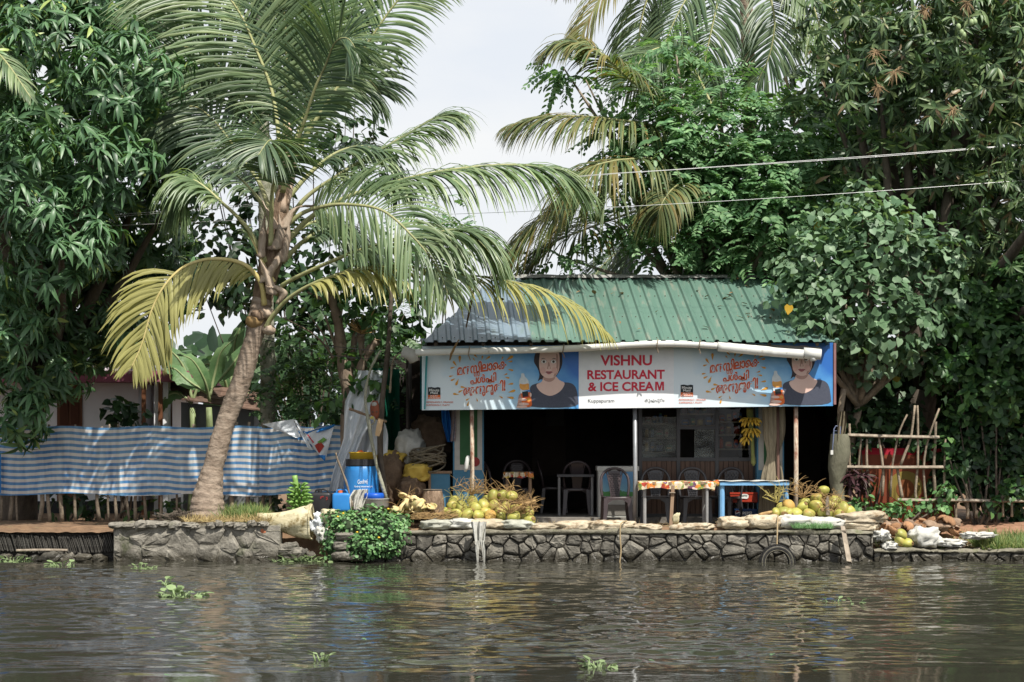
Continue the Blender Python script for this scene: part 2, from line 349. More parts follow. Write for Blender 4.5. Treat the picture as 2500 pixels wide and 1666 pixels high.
m_lf_straw = leafM('straw', [G(150, 130, 90), G(186, 168, 120), G(120, 98, 68)], .1, .8, .2)

# ================================================================== river
def waves(x, y):
    r = np.random.default_rng(3); z = np.zeros_like(x); sl = 0
    patch = .75+.35*np.sin(x*.55+y*.31+1)*np.sin(y*.7-x*.2)+.18*np.sin(x*1.9+y*1.3)
    for i in range(54):
        lam = .17*(1.06**i); k = 2*math.pi/lam; th = r.normal(0, .6)+(math.pi/2 if i % 5 else .2)
        amp = (.010 if lam < .2 else .026 if lam < .62 else .008)/k
        z += amp*np.sin(k*(x*math.cos(th)+y*math.sin(th))+r.random()*6.3)*(patch if lam < 1.4 else 1)
    return z
xs = np.concatenate([[-400, -120, -40, -16], np.arange(-9.8, 9.81, .04), [16, 40, 120, 400]])
ys = np.concatenate([[-600, -120, -20, 6, 12], np.arange(16.6, 32.45, .042)])
gx, gy = np.meshgrid(xs, ys); gz = waves(gx, gy)
edge = np.clip((9.7-np.abs(gx))/1.5, 0, 1)*np.clip((gy-16.6)/1.0, 0, 1); gz *= edge
nx, ny = len(xs), len(ys); I = (np.arange(ny-1)[:, None]*nx+np.arange(nx-1)[None]).ravel()
Q = np.stack([I, I+1, I+nx+1, I+nx], 1)
o = link('water', mesh_np('water', np.stack([gx.ravel(), gy.ravel(), gz.ravel()], 1), Q, m_water, True)); tag(o, 'brown green rippled river water in front of the stone quay', kind='structure')

# ================================================================== ground
def ss(a, b, x): t = min(1, max(0, (x-a)/(b-a))); return t*t*(3-2*t)
def ground_z(x, y):
    z = .50 if x > -6.0 or y > 32.5 else -.5
    if x > 5.0: z = .50-(.50-.16)*ss(5.3, 5.6, x)*(1-ss(32.5, 33.9, y))
    z -= .40*ss(-3.75, -3.5, x)*(1-ss(-2.95, -2.75, x))*(1-ss(32.3, 33.0, y))
    if y < 36: z += .03*vnoise((x, y, 0), 2.2)+.012*vnoise((x, y, 3), 9)
    if y > 60: z += .3*vnoise((x*.02, y*.02, 0))
    return z
xs = [-3000, -600, -150, -50, -20]+[-11+.13*i for i in range(170)]+[20, 50, 150, 600, 3000]
ys = [32.34, 32.345]+[32.35+.1*i for i in range(40)]+[36.5+i for i in range(12)]+[55, 80, 150, 400, 1200, 4000]
V = []
for j, y in enumerate(ys):
    for x in xs: V.append((x, y, -.8 if j == 0 else ground_z(x, y)))
nx = len(xs); F = [(j*nx+i, j*nx+i+1, (j+1)*nx+i+1, (j+1)*nx+i) for j in range(len(ys)-1) for i in range(nx-1)]
mb = MB(); mb.v = V; mb.f = F; o = mb.build('ground', m_soil, None, True); tag(o, 'bare brown earth of the river bank under trees and buildings', kind='structure')
mb = MB(); mb.bbox(-3000, 3000, -2600, 33.5, -2.2, -1.9); o = mb.build('river_bed', m_soil); tag(o, 'muddy river bed below the water', kind='structure')
V = []      # red earth lying to the right
mb = MB(); mb.grid(lambda u, v: (5.55+5.5*u, 32.45+2.6*v, ground_z(5.55+5.5*u, 32.45+2.6*v)+.012+.03*vnoise((u*9, v*6, 1), 2)-.05*max(0, 1-6*u)), 60, 26)
o = mb.build('red_earth', m_redsoil, None, True); tag(o, 'bare reddish orange earth path on the right of the quay', kind='structure')

# ================================================================== stone walls
def clip(poly, n, d):
    r = []
    for i in range(len(poly)):
        a, b = poly[i], poly[(i+1) % len(poly)]; da = a[0]*n[0]+a[1]*n[1]-d; db = b[0]*n[0]+b[1]*n[1]-d
        if da <= 0: r.append(a)
        if (da < 0 < db) or (db < 0 < da): t = da/(da-db); r.append((a[0]+(b[0]-a[0])*t, a[1]+(b[1]-a[1])*t))
    return r
def voronoi(pts, box):
    cells = []
    for i, p in enumerate(pts):
        poly = [(box[0], box[2]), (box[1], box[2]), (box[1], box[3]), (box[0], box[3])]
        for j, q in enumerate(pts):
            if i == j or abs(q[0]-p[0]) > 1.6: continue
            n = (q[0]-p[0], q[1]-p[1]); d = (q[0]**2+q[1]**2-p[0]**2-p[1]**2)/2; poly = clip(poly, n, d)
            if len(poly) < 3: break
        if len(poly) >= 3: cells.append(poly)
    return cells
def stone(poly, face, root, mat, gap=.0045, bulge=.05, seed=0):
    cx = sum(p[0] for p in poly)/len(poly); cz = sum(p[1] for p in poly)/len(poly)
    P = []      # round the corners a little: cut each corner
    for i in range(len(poly)):
        a, b, c = poly[i-1], poly[i], poly[(i+1) % len(poly)]; k = random.uniform(.07, .2)
        P.append((b[0]+(a[0]-b[0])*k, b[1]+(a[1]-b[1])*k)); P.append((b[0]+(c[0]-b[0])*k, b[1]+(c[1]-b[1])*k))
    Rr = max(.05, sum(math.hypot(p[0]-cx, p[1]-cz) for p in P)/len(P)); s0 = 1-gap/Rr*1.3
    n = len(P); V = []; F = []; tlt = (random.uniform(-.1, .1), random.uniform(-.12, .1)); bl = bulge*random.uniform(.6, 1.4)
    for s, dy in ((s0, .13), (s0*.995, .0), (s0*.93, -bl*.7), (s0*.66, -bl)):
        for (x, z) in P:
            j = 1+.06*random.uniform(-1, 1)*(s < .95)
            V.append((cx+(x-cx)*s*j, face+dy+((x-cx)*tlt[0]+(z-cz)*tlt[1])*(dy <= 0)+random.uniform(-.012, .012)*(dy < 0), cz+(z-cz)*s*j))
    V.append((cx, face-bl*1.05, cz))
    for k in range(3):
        for i in range(n): F.append((k*n+i, k*n+(i+1) % n, (k+1)*n+(i+1) % n, (k+1)*n+i))
    for i in range(n): F.append((3*n+i, 3*n+(i+1) % n, 4*n))
    mb = MB(); mb.v = V; mb.f = F; return mb.build('stone', mat, root)
def wall(name, label, x0, x1, z1, face, rows, mat, cap=True, ragged=0, seed=1, jz=.3, thick=.5, capmat=None, bulge=.05, core=.07):
    random.seed(seed); r = thing(name, label, 'stone wall', ((x0+x1)/2, face, 0))
    pts = []; zb = -.12; H = z1-(.06 if cap else 0)-zb; n = len(rows); z = zb
    for k, (hf, wd) in enumerate(rows):
        h = hf*H; x = x0-random.uniform(0, wd*.5)
        while x < x1+.2:
            pts.append((x+random.uniform(-.25, .25)*wd, z+h*.5+random.uniform(-jz, jz)*h)); x += wd*random.uniform(.62, 1.42)
            if random.random() < .34: pts.append((x-wd*.5, z+h*random.choice((.02, .98))))
        z += h
    for poly in voronoi(pts, (x0, x1, zb, zb+H)):
        if ragged and max(p[1] for p in poly) > zb+H-.02:
            k = random.uniform(0, ragged); poly = [(p[0], p[1]-(k+.04*vnoise((p[0], 0, seed), 5) if p[1] > zb+H-.02 else 0)) for p in poly]
        if abs(sum(poly[i-1][0]*poly[i][1]-poly[i][0]*poly[i-1][1] for i in range(len(poly))))/2 > .002: stone(poly, face+.06, r, mat, bulge=bulge)
    mb = MB(); mb.bbox(x0, x1, face+core, face+thick, -.6, z1-.03); mb.build('wall_core', m_mortar if cap else m_roughstone, r)
    if cap:
        nu = int((x1-x0)/.05)
        def top(u, v):
            x = x0+(x1-x0)*u; e = .06*vnoise((x, v*3, seed), 2.3)+.03*vnoise((x, v*5, seed), 11)
            y, zz = [(face+.05, z1-.07), (face+.0, z1-.055), (face-.005, z1-.02), (face+.05, z1), (face+.3, z1+.005), (face+thick, z1-.02)][int(round(v*5))]
            return (x, y-e*(v < .9), zz+e*.7)
        mb = MB(); mb.grid(top, nu, 5); mb.build('wall_cap', capmat or m_cap, r, True)
    return r
q0, q1 = X_(800, 32.1), X_(2133, 32.1)
wall('quay_wall', 'long quay wall of dark irregular stones below the restaurant', q0, q1, .47, 32.1, [(.42, .36), (.34, .32), (.24, .27)], m_stone, seed=5)
wall('low_quay_wall', 'low single course stone wall at the far right waterline', q1+.01, X_(2560, 32.1)+1.5, .19, 32.1, [(.62, .36), (.38, .5)], m_stone, seed=9)
wall('mortared_wall', 'rough mortared stone wall around the foot of the leaning palm', X_(276, 32.05), X_(682, 32.05), .565, 32.05, [(.30, .55), (.34, .8), (.36, .62)], m_roughstone, cap=False, core=.047, ragged=.13, seed=21, thick=.45, bulge=.035, capmat=m_roughstone)
mb = MB(); mb.grid(lambda u, v: (X_(276, 32.1)+(X_(684, 32.1)-X_(276, 32.1))*u, 32.09+.9*v, .50+.06*math.sin(min(1, v*3)*1.57)+.05*vnoise((u*14, v*4, 2), 1.2)+.02*vnoise((u*40, v*12, 2), 1.5)-.05*(1-min(1, v*8))), 90, 16); o = mb.build('wall_fill', m_cap, bpy.data.objects['mortared_wall'], True)
random.seed(33)
for i in range(14): px = 286+i*28+random.uniform(-8, 8); c = at(px, 1280+random.uniform(-3, 6), 32.12); MB().blob(c, (random.uniform(.07, .15), .12, random.uniform(.04, .075)), i+50, .3, 1.8, 14, 8, .8).build('stone', m_roughstone, bpy.data.objects['mortared_wall'])
random.seed(36)
for i in range(16): px = random.uniform(684, 760); c = at(px, 1366-random.uniform(0, 34)*(1-(px-684)/110), 32.2); tag(MB().blob(c, (random.uniform(.07, .17), .12, random.uniform(.05, .10)), i+70, .35, 1.7, 14, 9, .8).build('boulder', m_stone), 'dark rubble stone fallen in the gap right of the mortared wall', 'boulder', 'rubble stones in the wall gap')
# row of slabs standing on edge along the path at the left
r = thing('slab_edging', 'row of thin dark slabs on edge holding the path at the left', 'edging', (X_(130, 32.3), 32.3, .1)); random.seed(4)
x = X_(-30, 32.3); xe = X_(276, 32.3)
base = MB().box((0, 0, 0), (.016, .1, .27)).build('slab', m_darktile, r, world=False); first = True
while x < xe:
    o = base if first else base.copy()
    if not first: COL.objects.link(o); o.parent = r
    first = False; o.location = (x-r.location.x, random.uniform(-.015, .015), .265+random.uniform(-.01, .01)-.1+.02*math.sin(x*3)); o.rotation_euler = (R(random.uniform(-3, 8)), R(-16+random.uniform(-4, 4)), R(random.uniform(-6, 6))); x += .026
mb = MB(); mb.grid(lambda u, v: (X_(-60, 32.3)+1.95*u*1.12, 32.2+.35*v, .435+.02*vnoise((u*12, v*2, 0), 1.5)+.05*v), 60, 4); mb.build('slab_topping', m_soil, r, True)
mb = MB(); mb.bbox(X_(-80, 32.4), X_(278, 32.4), 32.38, 32.46, -.4, .44); mb.build('earth_face', m_mortar, r)
o = tag(MB().tube(spline([(X_(40, 32.12), 32.12, .165), (X_(110, 32.12), 32.13, .172), (X_(165, 32.12), 32.12, .168)], 8), .02, 7).build('bamboo_pole', m_wood), 'thin pale bamboo pole lying below the row of dark slabs', 'pole')
random.seed(8)
for i in range(7):
    px = 12+i*38; r_ = random.uniform(.09, .17); mb = MB().blob((X_(px, 32.2), 32.2+random.uniform(-.05, .08), .02), (r_*1.2, r_, r_*.8), i, .35, 1.6, 12, 8)
    tag(mb.build('boulder', m_stone, None), 'wet black boulder at the waterline below the row of dark slabs', 'boulder', 'wet boulders under the slab edging')
# broken wall stub left of the creeper mound
r = thing('wall_stub', 'small stack of three grey stones left of the creeper mound', 'stone wall', (X_(838, 32.02), 32.02, 0))
for i, (px, py, w_, h_) in enumerate(((838, 1358, 54, 26), (836, 1332, 46, 22), (842, 1309, 44, 20), (868, 1362, 40, 20))):
    c = at(px, py, 32.0); MB().blob(c, (M_(w_/2, 32)*1.1, .16, M_(h_/2, 32)*1.1), i+3, .2, 1.5, 14, 9, .75).build('stone', m_stone, r)

# ================================================================== restaurant building
m_green = M('green roof sheet', (.095, .175, .14), (.125, .21, .17), scale=3, rough=.38, bump=.06, bscale=6, spec=.5, c3=(.215, .235, .19), dirt=.55, dscale=6, stretch=(1.6, .22, .22), rnd=.1)
m_bluesheet = M('blue grey roof sheet', (.15, .21, .27), (.19, .25, .30), scale=3, rough=.38, bump=.06, bscale=6, spec=.5, c3=(.14, .2, .2), dirt=.55, dscale=3, stretch=(1, .3, .3))
m_ridge = M('ridge cap', (.26, .26, .25), (.36, .36, .35), scale=5, rough=.6, c3=(.15, .15, .14), dirt=.6)
m_dark = M('dark shade paint', (.022, .018, .016), (.04, .034, .03), scale=3, rough=.9)  # near-black colour puts the darkness of the unlit room into the walls
m_conc = M('concrete floor', (.15, .14, .125), (.27, .255, .23), scale=9, rough=.9, bump=.3, c3=(.1, .09, .08), dirt=.58)
m_blue = M('blue wall paint', (.055, .17, .27), (.07, .20, .31), scale=6, rough=.7, c3=(.14, .19, .21), dirt=.63, dscale=12)
m_cream = M('grey white paint', (.36, .35, .32), (.44, .43, .40), scale=9, rough=.8, c3=(.2, .2, .19), dirt=.66, dscale=18)
m_pgreen = M('painted green', (.025, .09, .035), (.035, .115, .045), scale=6, rough=.7)
m_pred = M('painted red', (.26, .03, .03), rough=.6)
m_alu = M('black frame', (.018, .018, .02), (.03, .03, .034), rough=.4, spec=.5)
m_brown = M('brown panel', (.085, .05, .035), (.12, .072, .05), scale=7, stretch=(8, 8, .6), rough=.55, rnd=.15)
m_pipe = M('white pvc', (.58, .58, .55), (.68, .68, .65), scale=4, rough=.5, c3=(.34, .31, .25), dirt=.6, dscale=9)
m_galv = M('galvanised', (.25, .26, .27), (.34, .35, .36), scale=9, rough=.4, metal=.5)
m_rust = M('rusty paint', (.45, .38, .29), (.55, .48, .38), scale=10, rough=.8, c3=(.23, .10, .065), dirt=.47, dscale=7, stretch=(1, 1, .3))
m_glass, nt, N, L = newmat('window glass')
o = N('ShaderNodeOutputMaterial'); a_ = N('ShaderNodeBsdfTransparent'); a_.inputs[0].default_value = (.75, .8, .78, 1); g_ = N('ShaderNodeBsdfGlossy'); g_.inputs['Roughness'].default_value = .03; ms = N('ShaderNodeMixShader'); ms.inputs[0].default_value = .03
L(a_.outputs[0], ms.inputs[1]); L(g_.outputs[0], ms.inputs[2]); L(ms.outputs[0], o.inputs[0])
m_reflpane = M('painted reflection glass', (.07, .08, .078), (.24, .27, .26), scale=2.6, rough=.15, stretch=(1.2, 1, 3.4), c3=(.03, .033, .033), dirt=.47, dscale=2.2)  # pale and dark patches painted in as the reflections on the panes
nt = m_reflpane.node_tree; oo = [n for n in nt.nodes if n.type == 'OUTPUT_MATERIAL'][0]; pp = [n for n in nt.nodes if n.type == 'BSDF_PRINCIPLED'][0]; tt = nt.nodes.new('ShaderNodeBsdfTransparent'); mm_ = nt.nodes.new('ShaderNodeMixShader'); mm_.inputs[0].default_value = .42; nt.links.new(tt.outputs[0], mm_.inputs[1]); nt.links.new(pp.outputs[0], mm_.inputs[2]); nt.links.new(mm_.outputs[0], oo.inputs[0])

EY, EZ, RY, RZ = 32.75, Z_(836, 32.75), 35.8, Z_(678, 35.8)
ex0, ex1, rx0, rx1 = X_(1031, EY), X_(2030, EY), X_(1208, RY), X_(1879, RY)
FZ = .595
rb = thing('restaurant_building', 'open fronted waterside restaurant with green ribbed metal roof and blue painted pillars', 'restaurant', ((ex0+ex1)/2, 34, .5))
skew = -.17
def roofpt(x, v):      # x measured at the eave, v 0 eave .. 1 ridge
    return (x+skew*v, EY+(RY-EY)*v, EZ+(RZ-EZ)*v)
def xl(v): return ex0+(rx0-skew-ex0)*v
def xr(v): return ex1+(rx1-skew-ex1)*v
pitch = .206; nribs = int((ex1-ex0)/pitch); per = 4; k = 0; random.seed(2)
while k < nribs+1:
    xa, xb = ex0+k*pitch-.03, ex0+min(k+per, nribs+1)*pitch+.03; lift = .006*(k//per % 2)+.002*random.random(); mb = MB()
    prof = []
    for j in range(per+1):
        c = ex0+(k+j)*pitch
        for dx, dz in ((-.045, 0), (-.022, .034), (.022, .034), (.045, 0), (.103, .004)): prof.append((c+dx, dz))
    prof = [p_ for p_ in prof if xa-.02 <= p_[0] <= xb+.02]; nv = 10; cols = []
    for (x, dz) in prof:
        col = []
        for j in range(nv+1):
            v = j/nv; va = v
            # hip cut: stop the column where the slanted end is reached
            if x < ex0+.001 and False: pass
            lo, hi = xl, xr
            vmax = 1.0
            if x < rx0-skew: vmax = max(0.02, (x-ex0)/(rx0-skew-ex0))
            if x > rx1-skew: vmax = max(0.02, (ex1-x)/(ex1-(rx1-skew)))
            q = roofpt(x, min(v*min(1, vmax), 1)); wob = .006*vnoise((x, v*3, 1), 1.7)
            col.append((q[0], q[1], q[2]+dz+lift+wob))
        cols.append(col)
    n = len(cols)
    if n > 1:
        mb.v = [p_ for c in cols for p_ in c]; mb.f = [(i*(nv+1)+j, (i+1)*(nv+1)+j, (i+1)*(nv+1)+j+1, i*(nv+1)+j+1) for i in range(n-1) for j in range(nv)]
        o = mb.build('roof_sheet', m_bluesheet if k < 7 else m_green, rb); md = o.modifiers.new('thick', 'SOLIDIFY'); md.thickness = .004; md.offset = -1
    k += per
mb = MB()
for i in range(0, nribs, 1):
    for v in (.05, .36, .68, .95):
        x = ex0+(i+.5)*pitch
        if ex0+(rx0-skew-ex0)*v+.05 < x < ex1-(ex1-rx1+skew)*v-.05 and random.random() < .8: q = roofpt(x+random.uniform(-.02, .02), v); mb.box((q[0], q[1], q[2]+.018), (.015, .015, .014))
o = mb.build('screws', m_darkbark, rb); o['kind'] = 'stuff'
m_dryleaf = M('fallen dry leaf', srgb(140, 104, 70), srgb(176, 140, 96), rough=.9, rnd=.3); lfm = mesh_np('fallen_leaf', T_OVAL[0]*.14, T_OVAL[1], m_dryleaf)
for i in range(26):
    x = random.uniform(ex0+1.2, ex1-1.0) if i > 12 else random.uniform(3.2, 4.6); q = roofpt(x, random.uniform(.05, .95) if i > 12 else random.uniform(.3, .95)); o = bpy.data.objects.new('fallen_leaf', lfm); COL.objects.link(o); o.location = (q[0], q[1], q[2]+.03); o.rotation_euler = (R(24)+random.uniform(-.2, .2), random.uniform(-.2, .2), random.uniform(0, 6)); o.scale = (random.uniform(.6, 1.1),)*3; tag(o, 'small dry brown leaf lying on the green roof sheets', 'leaf', 'dry leaves on the roof')
mb = MB(); mb.grid(lambda u, v: (rx0-.08+(rx1-rx0+.16)*u, RY-.16+.30*v, RZ+.05-abs(v-.5)*.13+.014*vnoise((u*9, 0, 0), 2)+.01*vnoise((u*40, v, 0))), 50, 6); o = mb.build('ridge_cap', m_ridge, rb, True)
mb = MB()      # rear slope and hip ends
mb.add([(rx0, RY, RZ-.02), (rx1, RY, RZ-.02), (ex1, 38.6, EZ-.05), (ex0, 38.6, EZ-.05)], [(0, 1, 2, 3)])
mb.add([(ex0+.02, EY+.02, EZ-.03), (rx0, RY, RZ-.03), (ex0+.02, 38.6, EZ-.06)], [(0, 1, 2)])
mb.add([(ex1-.02, EY+.02, EZ-.03), (ex1-.02, 38.6, EZ-.06), (rx1, RY, RZ-.03)], [(0, 1, 2)]); mb.build('rear_roof', m_green, rb)
mb = MB()
for i in range(9): x = ex0+.2+i*(ex1-ex0-.4)/8; mb.tube([(x, EY+.12, EZ-.03), (x, 33.4, EZ+.16)], .03, 6)
mb.bbox(ex0+.05, ex1-.05, 33.32, 33.4, EZ-.02, EZ+.1); mb.build('rafters', m_darkbark, rb)
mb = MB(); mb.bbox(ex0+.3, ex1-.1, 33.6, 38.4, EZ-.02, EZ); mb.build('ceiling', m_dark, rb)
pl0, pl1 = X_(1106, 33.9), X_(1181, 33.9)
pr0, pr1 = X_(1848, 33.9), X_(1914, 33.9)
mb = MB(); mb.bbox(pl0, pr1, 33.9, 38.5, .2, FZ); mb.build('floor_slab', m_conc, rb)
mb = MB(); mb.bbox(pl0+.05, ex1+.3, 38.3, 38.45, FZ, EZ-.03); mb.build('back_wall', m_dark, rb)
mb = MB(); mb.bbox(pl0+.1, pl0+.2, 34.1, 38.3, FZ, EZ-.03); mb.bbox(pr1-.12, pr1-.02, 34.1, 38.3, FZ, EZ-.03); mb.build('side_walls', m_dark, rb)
def pillar(x0, x1, band):
    h = MB().bbox(x0, x1, 33.9, 34.12, .3, EZ-.04).build('pillar', m_blue, rb)
    z0 = Z_(1148, 33.9); e = .035
    MB().bbox(x0+e-.01, x1-e+.01, 33.895, 33.95, z0, EZ-.06).build('pale_panel', m_cream, h)
    MB().bbox(x0+M_(16, 33.9)+e-.03, x1-M_(17, 33.9)+.01, 33.891, 33.94, Z_(1135, 33.9), EZ-.08).build('green_panel', m_pgreen, h)
    if band: MB().lathe([(0, 0), (.075, 0), (.075, .004)], n=20).build('red_disc', m_pred, h, world=False)
    return h
h = pillar(pl0, pl1, True)
for c in h.children:
    if c.name.startswith('red_disc'): c.rotation_euler = (R(90), 0, 0); c.location = at(1160, 1128, 33.888)-rb.location
pillar(pr0, pr1, False)
# left store under the roof
m_greensheet = M('green plastic sheet', (.01, .09, .055), (.015, .13, .085), scale=3, rough=.4, stretch=(3, 3, .5))
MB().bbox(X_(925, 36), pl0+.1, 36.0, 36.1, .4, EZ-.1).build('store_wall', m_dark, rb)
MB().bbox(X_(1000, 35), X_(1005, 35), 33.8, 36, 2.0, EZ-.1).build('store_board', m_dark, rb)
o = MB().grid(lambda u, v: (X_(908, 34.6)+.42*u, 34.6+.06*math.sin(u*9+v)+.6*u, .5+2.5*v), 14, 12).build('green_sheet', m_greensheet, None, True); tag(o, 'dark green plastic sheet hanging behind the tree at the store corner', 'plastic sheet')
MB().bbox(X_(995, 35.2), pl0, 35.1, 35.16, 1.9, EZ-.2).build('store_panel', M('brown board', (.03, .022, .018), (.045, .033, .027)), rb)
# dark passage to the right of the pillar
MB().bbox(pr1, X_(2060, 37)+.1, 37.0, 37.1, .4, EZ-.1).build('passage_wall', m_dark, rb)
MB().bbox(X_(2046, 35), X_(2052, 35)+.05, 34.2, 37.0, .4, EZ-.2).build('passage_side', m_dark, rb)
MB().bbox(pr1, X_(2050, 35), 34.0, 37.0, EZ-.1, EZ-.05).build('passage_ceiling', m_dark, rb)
MB().box(at(1355, 1018, 38.2), (.32, .1, .32)).build('wall_fan_box', M('grey box', (.10, .10, .095)), rb)
MB().box(at(1340, 1090, 38.25), (.6, .05, 1.05)).build('inner_door', M('inner door', (.06, .045, .035)), rb)
# posts
def post(px, y0, name, label, mat, r0=.042, Y=33.3):
    r = thing(name, label, 'post', (X_(px, Y), Y, .48)); z1 = Z_(y0, Y)
    MB().tube([(X_(px, Y), Y, .46), (X_(px+2, Y), Y, 1.2), (X_(px+1, Y), Y, z1)], r0, 12).build('shaft', mat, r, True)
    MB().box((X_(px+1, Y), Y, z1), (.14, .1, .012)).build('top_plate', mat, r); return r
post(1151, 985, 'roof_post', 'rusty cream post in front of the green painted pillar', m_rust, .033)
post(1549, 985, 'roof_post', 'grey galvanised post left of the fruit patterned table', m_galv, .035)
post(1942, 985, 'roof_post', 'rusty post rising from the right coconut pile', m_rust, .034)
post(1898, 985, 'roof_post', 'thin brown pole beside the gathered curtain', M('brown pole', (.11, .06, .045), (.16, .09, .07), rough=.7), .024, 33.6)
for px, py in ((1138, 1140),):
    o = MB().tube(spline([at(1143, 1113, 33.25), at(1140, 1130, 33.24), at(1136, 1152, 33.25)], 6), [.02, .035, .034, .036, .034, .02], 8).build('plastic_bag', m_pipe, None, True); tag(o, 'rolled white plastic bag tied to the rusty cream post', 'plastic bag')

# ------------------------------------------------------------------ counter with glass front
CY = 34.25
ct = thing('shop_counter', 'dark framed glass and brown panel shop counter under the sign', 'counter', (X_(1700, CY), CY, FZ))
zt, zm, zb_ = Z_(990, CY), Z_(1122, CY), FZ
ux = [1563, 1656, 1750, 1843]
mb = MB()
for x in ux: mb.bbox(X_(x, CY)-.028, X_(x, CY)+.028, CY-.03, CY+.03, zb_, EZ-.06)
mb.build('upright', m_alu, ct)
mb = MB(); 
for py in (1122, 1259): mb.bbox(X_(1563, CY), X_(1843, CY), CY-.024, CY+.026, Z_(py, CY)-.03, Z_(py, CY)+.03)
mb.bbox(X_(1656, CY), X_(1750, CY), CY-.022, CY+.024, Z_(1044, CY)-.03, Z_(1044, CY)+.02); mb.build('rail', m_alu, ct)
for a, b in zip(ux[:-1], ux[1:]):
    x0, x1 = X_(a, CY)+.028, X_(b, CY)-.028; n = 7; wd = (x1-x0)/n
    for i in range(n): MB().bbox(x0+i*wd+.004, x0+(i+1)*wd-.004, CY-.006-.004*(i % 2), CY+.02, zb_, zm-.03).build('plank', m_brown, ct)
MB().bbox(X_(ux[0], CY)+.03, X_(ux[1], CY)-.03, CY, CY+.006, zm+.03, Z_(1018, CY)).build('pane', m_reflpane, ct)
MB().bbox(X_(1695, CY), X_(ux[2], CY)-.03, CY, CY+.006, zm+.03, Z_(1048, CY)).build('pane', m_reflpane, ct)
MB().grid(lambda u, v: (X_(ux[1], CY)+.03+(X_(ux[2], CY)-.03-(X_(ux[1], CY)+.03))*u, CY+.003*math.sin(u*9+v*5), Z_(1040, CY)+(EZ-.2-(Z_(1040, CY)))*v), 8, 8).build('pane', m_glass, ct, True)
MB().grid(lambda u, v: (X_(ux[2], CY)+.03+(X_(ux[3], CY)-.03-(X_(ux[2], CY)+.03))*u, CY+.003*math.sin(u*9+v*5), zm+.03+(EZ-.2-(zm+.03))*v), 8, 8).build('pane', m_glass, ct, True)
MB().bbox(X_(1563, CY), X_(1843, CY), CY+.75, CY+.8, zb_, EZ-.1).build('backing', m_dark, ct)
m_shelf = M('shelf board', (.14, .11, .08)); 
for a, b, py in ((1570, 1650, 1105), (1570, 1650, 1070), (1570, 1650, 1035), (1660, 1746, 1011), (1660, 1746, 1040), (1754, 1836, 1097), (1754, 1836, 1062), (1754, 1836, 1030)):
    MB().bbox(X_(a, CY), X_(b, CY), CY+.15, CY+.5, Z_(py, CY)-.015, Z_(py, CY)+.01).build('shelf', m_shelf, ct)
random.seed(14); pk = [srgb(*c) for c in ((150, 60, 40), (170, 140, 60), (60, 90, 130), (110, 40, 40), (150, 120, 90), (70, 110, 70))]; pkm = [M('packet', c, rough=.5) for c in pk]
for a, b, py in ((1572, 1648, 1105), (1572, 1648, 1070), (1572, 1648, 1035), (1662, 1744, 1011), (1662, 1744, 1040), (1756, 1830, 1097), (1756, 1830, 1062), (1756, 1830, 1030)):
    x = X_(a, CY)+.03
    while x < X_(b, CY)-.08:
        w_ = random.uniform(.06, .13); h_ = random.uniform(.09, .17); z0 = Z_(py, CY)+.012; y_ = CY+random.uniform(.24, .32)
        t_ = thing('snack_packet', 'small snack packet or jar on a shelf behind the counter glass', 'packet', (x+w_/2, y_, z0), 'goods on the counter shelves')
        k_ = random.randrange(6)
        if random.random() < .4:
            MB().lathe([(w_*.38, 0), (w_*.45, .01), (w_*.45, h_*.8), (w_*.3, h_*.92)], (x+w_/2, y_, z0), 12).build('jar_body', pkm[k_], t_, True); MB().lathe([(w_*.33, h_*.92), (w_*.33, h_*1.05)], (x+w_/2, y_, z0), 12).build('lid', pkm[(k_+3) % 6], t_)
        else:
            MB().blob((x+w_/2, y_, z0+h_/2), (w_*.48, .035, h_*.5), int(x*50), .1, 2, 10, 8, .55).build('packet_body', pkm[k_], t_, True); MB().bbox(x+w_*.2, x+w_*.8, y_-.04, y_-.036, z0+h_*.35, z0+h_*.6).build('packet_print', pkm[(k_+2) % 6], t_)
        x += w_+.02

# ------------------------------------------------------------------ sign
SY = 33.16
def S(px, py, d=0.): return at(px, py, SY-d)
m_ad, nt, N, L = newmat('printed sky'); o = N('ShaderNodeOutputMaterial'); p = N('ShaderNodeBsdfPrincipled'); p.inputs['Roughness'].default_value = .4
tc = N('ShaderNodeTexCoord'); sp_ = N('ShaderNodeSeparateXYZ'); L(tc.outputs['Generated'], sp_.inputs[0]); nz = N('ShaderNodeTexNoise'); nz.inputs['Scale'].default_value = 3; nz.inputs['Detail'].default_value = 6
mp = N('ShaderNodeMapping'); mp.inputs['Scale'].default_value = (2.2, 1, 1.0); L(tc.outputs['Generated'], mp.inputs[0]); L(mp.outputs[0], nz.inputs[0])
f1 = N('ShaderNodeMath'); f1.operation = 'MULTIPLY_ADD'; f1.inputs[1].default_value = .45; L(sp_.outputs[2], f1.inputs[0])
f2 = N('ShaderNodeMath'); f2.operation = 'MULTIPLY_ADD'; f2.inputs[1].default_value = 1.0; f2.inputs[2].default_value = -.28; L(sp_.outputs[0], f2.inputs[0]); L(f2.outputs[0], f1.inputs[2])
f3 = N('ShaderNodeMath'); f3.operation = 'MULTIPLY_ADD'; f3.inputs[1].default_value = -.55; f3.inputs[2].default_value = .27; L(nz.outputs[0], f3.inputs[0])
f4 = N('ShaderNodeMath'); f4.operation = 'ADD'; L(f1.outputs[0], f4.inputs[0]); L(f3.outputs[0], f4.inputs[1])
cr = N('ShaderNodeValToRGB'); el = cr.color_ramp.elements; el[0].position = .1; el[0].color = c4(srgb(214, 226, 232)); el[1].position = 1.05; el[1].color = c4(srgb(44, 106, 186)); e = el.new(.5); e.color = c4(srgb(150, 196, 226)); e = el.new(.75); e.color = c4(srgb(84, 152, 208))
